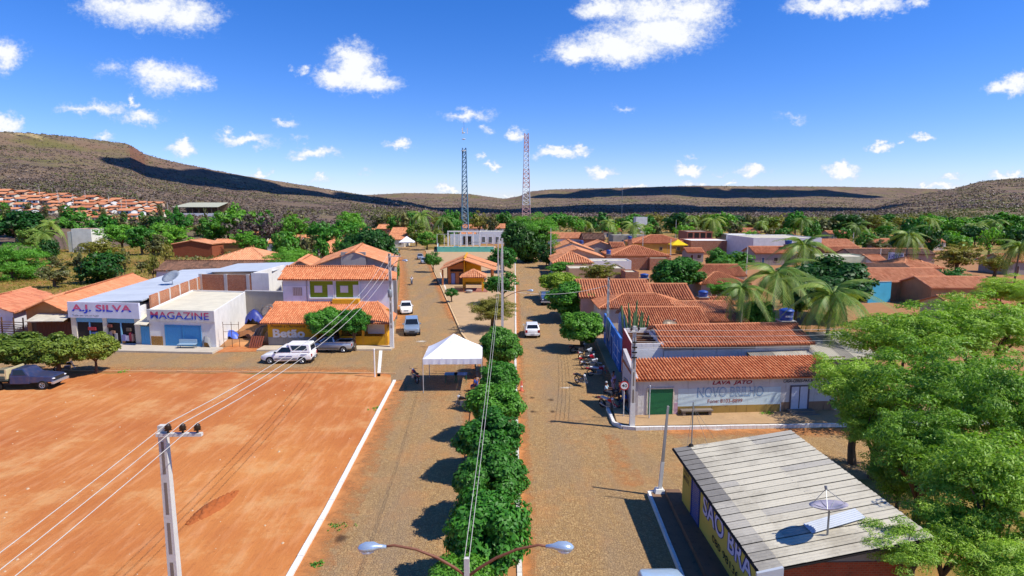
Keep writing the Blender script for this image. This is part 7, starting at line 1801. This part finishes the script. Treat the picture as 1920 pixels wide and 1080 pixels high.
def post(label, px, py, h, z0=0.0, r=.035, c='c9cbcd', plate=False):
    p = G(px, py, z0); root = thing('sign_post', label, 'post', p); MB().tube([(0, 0, -.1), (0, 0, h)], r, 7).build('post', paint(c, .5), root, False, False)
    MB().lathe([(r*1.3, 0), (r*1.3, .06), (r*.3, .1)], 8, (0, 0, h)).build('cap', paint(c, .5), root, False, False)
    if plate: MB().box(-.05, .05, -.02, .0, h - .7, h - .05).build('plate', METAL, root, False, False)
post('bare grey sign post seen edge on before the green shutter', 1217, 784, 2.3, .26, .04, 'c0c4c8', True)
post('white painted post at the corner of the dirt lot', 703, 707, 2.5, 0, .06, 'eeeeea')
flat('painted_line', [[G(707, 706), G(713, 706), G(717, 657), G(711, 657)]], .012, paint('e8e4da', .8), 'worn white line across the mouth of the side street')
bp = G(978, 733); root = thing('bollard', 'small red and white bollard beside the median', 'bollard', (bp.x, bp.y, .006)); MB().lathe([(.2, 0), (.2, .04), (.10, .05), (.07, .8), (.03, .84)], 10).build('cone', paint('c4573a', .6), root, True, False); MB().lathe([(.092, .3), (.086, .45)], 10).build('white_band', paint('e8e4de', .6), root, True, False)
for i, (px, py, Y, yt) in enumerate([(1402, 497, 128, 462), (1258, 482, 150, 448), (1206, 462, 190, 434), (1652, 489, 150, 466), (1633, 455, 215, 440), (947, 470, 180, 436), (1033, 500, 148, 428), (1601, 450, 230, 436), (780, 430, 300, 412), (822, 430, 280, 422), (1152, 420, 330, 408), (1268, 430, 300, 412)]):
    b = AT(px, yt, Y); pole(['pole in front of the white warehouse left wall', 'pole beside the yellow tent', 'pole in front of the wide hipped roof', 'pole beside the hidrate billboard', 'pole behind the mossy long roof', 'pole behind the plaza kiosk', 'pole left of the stepped clay gables', 'far pole right of warehouse', 'far pole behind left street trees', 'far pole near the ball court', 'far pole by the right tree belt', 'second far pole by the right tree belt'][i], b.x, Y, b.z, .13, None)
for i, (px, py) in enumerate([(74, 362), (108, 372), (137, 378), (112, 392), (160, 372), (205, 392), (227, 380), (237, 388), (276, 385), (314, 385)]):
    Y = 300 + 12 * (9 - i % 4); x = AT(px, py, Y).x; z = ground_z(x, Y); pole('thin power pole among the hillside houses, number %s along the rows' % ordinal(i + 1), x, Y, 9, .13, z0=z, name='village_pole')
    bpy.context.scene.collection.objects['village_pole' if i == 0 else 'village_pole.%03d' % i]['group'] = 'poles among the hillside houses'

# ---------------------------------------------------------------- dishes and yard things
def dish(label, base, r, face, hpole, c='c9ced4', mesh=False):
    root = thing('satellite_dish', label, 'satellite dish', base); MB().tube([(0, 0, -.05), (0, 0, hpole)], .035, 7).build('pole', METAL, root, False, False)
    prof = [(.06 * r, 0), (.4 * r, .05 * r), (.7 * r, .14 * r), (r, .28 * r), (r * 1.0, .30 * r), (.68 * r, .17 * r), (.38 * r, .08 * r), (.05 * r, .03 * r)]
    d = MB().lathe(prof, 24).build('reflector', paint(c, .5, .2), root, True, False); d.location = (0, 0, hpole + .05); d.rotation_euler = face
    for k in range(3):
        a = k * 2.094; MB().tube([(r * .92 * math.cos(a), r * .92 * math.sin(a), .27 * r), (0, 0, r * 1.15)], .011, 5).build('feed_strut', METAL, d, False, False)
    MB().lathe([(.05, 0), (.05, .12)], 8, (0, 0, r * 1.12)).build('feed_horn', METAL, d, False, False)
    for k in range(8):
        a = k * .785; MB().tube([(.08 * r * math.cos(a), .08 * r * math.sin(a), .0), (r * math.cos(a), r * math.sin(a), .285 * r)], .012, 4).build('rib', paint('8a9096', .5), d, False, False)
    return root
b = SHOP_P(.50, .12); dish('satellite dish on a pole on the grey shop roof', b + Vector((0, 0, .0)), .62, (R(-14), R(-6), 0), .95, 'b4acb8')
dish('grey satellite dish on the long metal shop roof', (-45.6, 79.5, 4.75), 1.15, (R(35), R(-10), 0), .9, '9aa2aa')
dish('rusty satellite dish beside the bar roof', (-27.7, 66.8, 0), .8, (R(40), R(-25), 0), 3.4, '8a7a6c')
dish('brown satellite dish behind the red fronted shop', (14.6, 54.0, 0), .85, (R(30), R(15), 0), 4.0, '7a6a58')
def yard_things():
    def tarp(label, px, py, w, h, c, z=0.0):
        p = G(px, py, z); root = thing('tarp_bundle', label, 'tarp', p); rs = random.Random(px); V, Q = [], []; n = 10
        for i in range(n):
            for j in range(n):
                u, v = i/(n-1)*2-1, j/(n-1)*2-1; V.append((u*w, v*w*.7, max(.0, h*(1 - (u*u + v*v)*.62) + rs.uniform(-.1, .1)*h*1.3)))
        for i in range(n-1):
            for j in range(n-1): Q.append((i*n+j, (i+1)*n+j, (i+1)*n+j+1, i*n+j+1))
        new_obj('sheet', np_mesh('sheet', V, Q, paint(c, .45), False), root)
    tarp('blue tarpaulin heap beside the white shop wall', 434, 634, .9, .9, '3f5fc0'); tarp('dark blue tarpaulin lying over the junk heap', 478, 606, 1.3, 1.7, '2c3a8c'); 
    tarp('grey wrapped bundle of goods in front of blue shutter', 390, 650, .5, 1.35, '9a9a98', .2); tarp('brown heap of rubble beside the bar', 462, 632, 1.2, .8, '8a5a34')
    root = thing('sheet_stack', 'old corrugated sheets leaning beside the bar wall', 'sheets', (-27.9, 64.6, 0))
    for i in range(5): corrugated('sheet', root, (-28.9 + i*.14, 64.2 + i*.05, .02), (-28.9 + i*.14, 66.2, .02), (-28.0 + i*.14, 66.2, 1.9), (-28.0 + i*.14, 64.2 + i*.05, 1.9), .2, .025, FIBRE if i % 2 else ZINC)
    root = thing('pallet', 'brown timber pallet leaning in the junk yard', 'pallet', (-27.6, 63.0, 0))
    for i in range(6): MB().hexa([(-28.4 + i*.24, 62.9, .05), (-28.24 + i*.24, 62.9, .05), (-28.24 + i*.24, 62.95, .05), (-28.4 + i*.24, 62.95, .05)], [(-28.2 + i*.24, 63.4, 1.25), (-28.04 + i*.24, 63.4, 1.25), (-28.04 + i*.24, 63.45, 1.25), (-28.2 + i*.24, 63.45, 1.25)]).build('board', paint('8a4a34', .8), root)
    root = thing('scaffold', 'rusty scaffold frame beside the white shop wall', 'scaffold', (-31, 63.6, 0)); M_ = paint('6a4a38', .7)
    for x in (-31.3, -30.4, -29.6):
        MB().tube([(x, 63.5, 0), (x, 63.5, 2.8)], .03, 5).build('upright', M_, root)
    for z in (.9, 1.7, 2.5): MB().tube([(-31.3, 63.5, z), (-29.6, 63.5, z)], .025, 5).build('rail', M_, root)
    root = thing('metal_bench', 'pale blue bench frame in front of the blue shutter', 'bench', (-34.6, 62.2, .2))
    MB().box(-35.6, -33.7, 62.0, 62.5, .58, .64).build('seat', paint('9ab4c4', .5), root); MB().box(-35.6, -33.7, 62.5, 62.55, .64, 1.1).build('backrest', paint('9ab4c4', .5), root)
    for x in (-35.5, -33.8):
        for y in (62.05, 62.45): MB().box(x - .03, x + .03, y - .03, y + .03, .2, .58).build('leg', METAL, root)
yard_things()
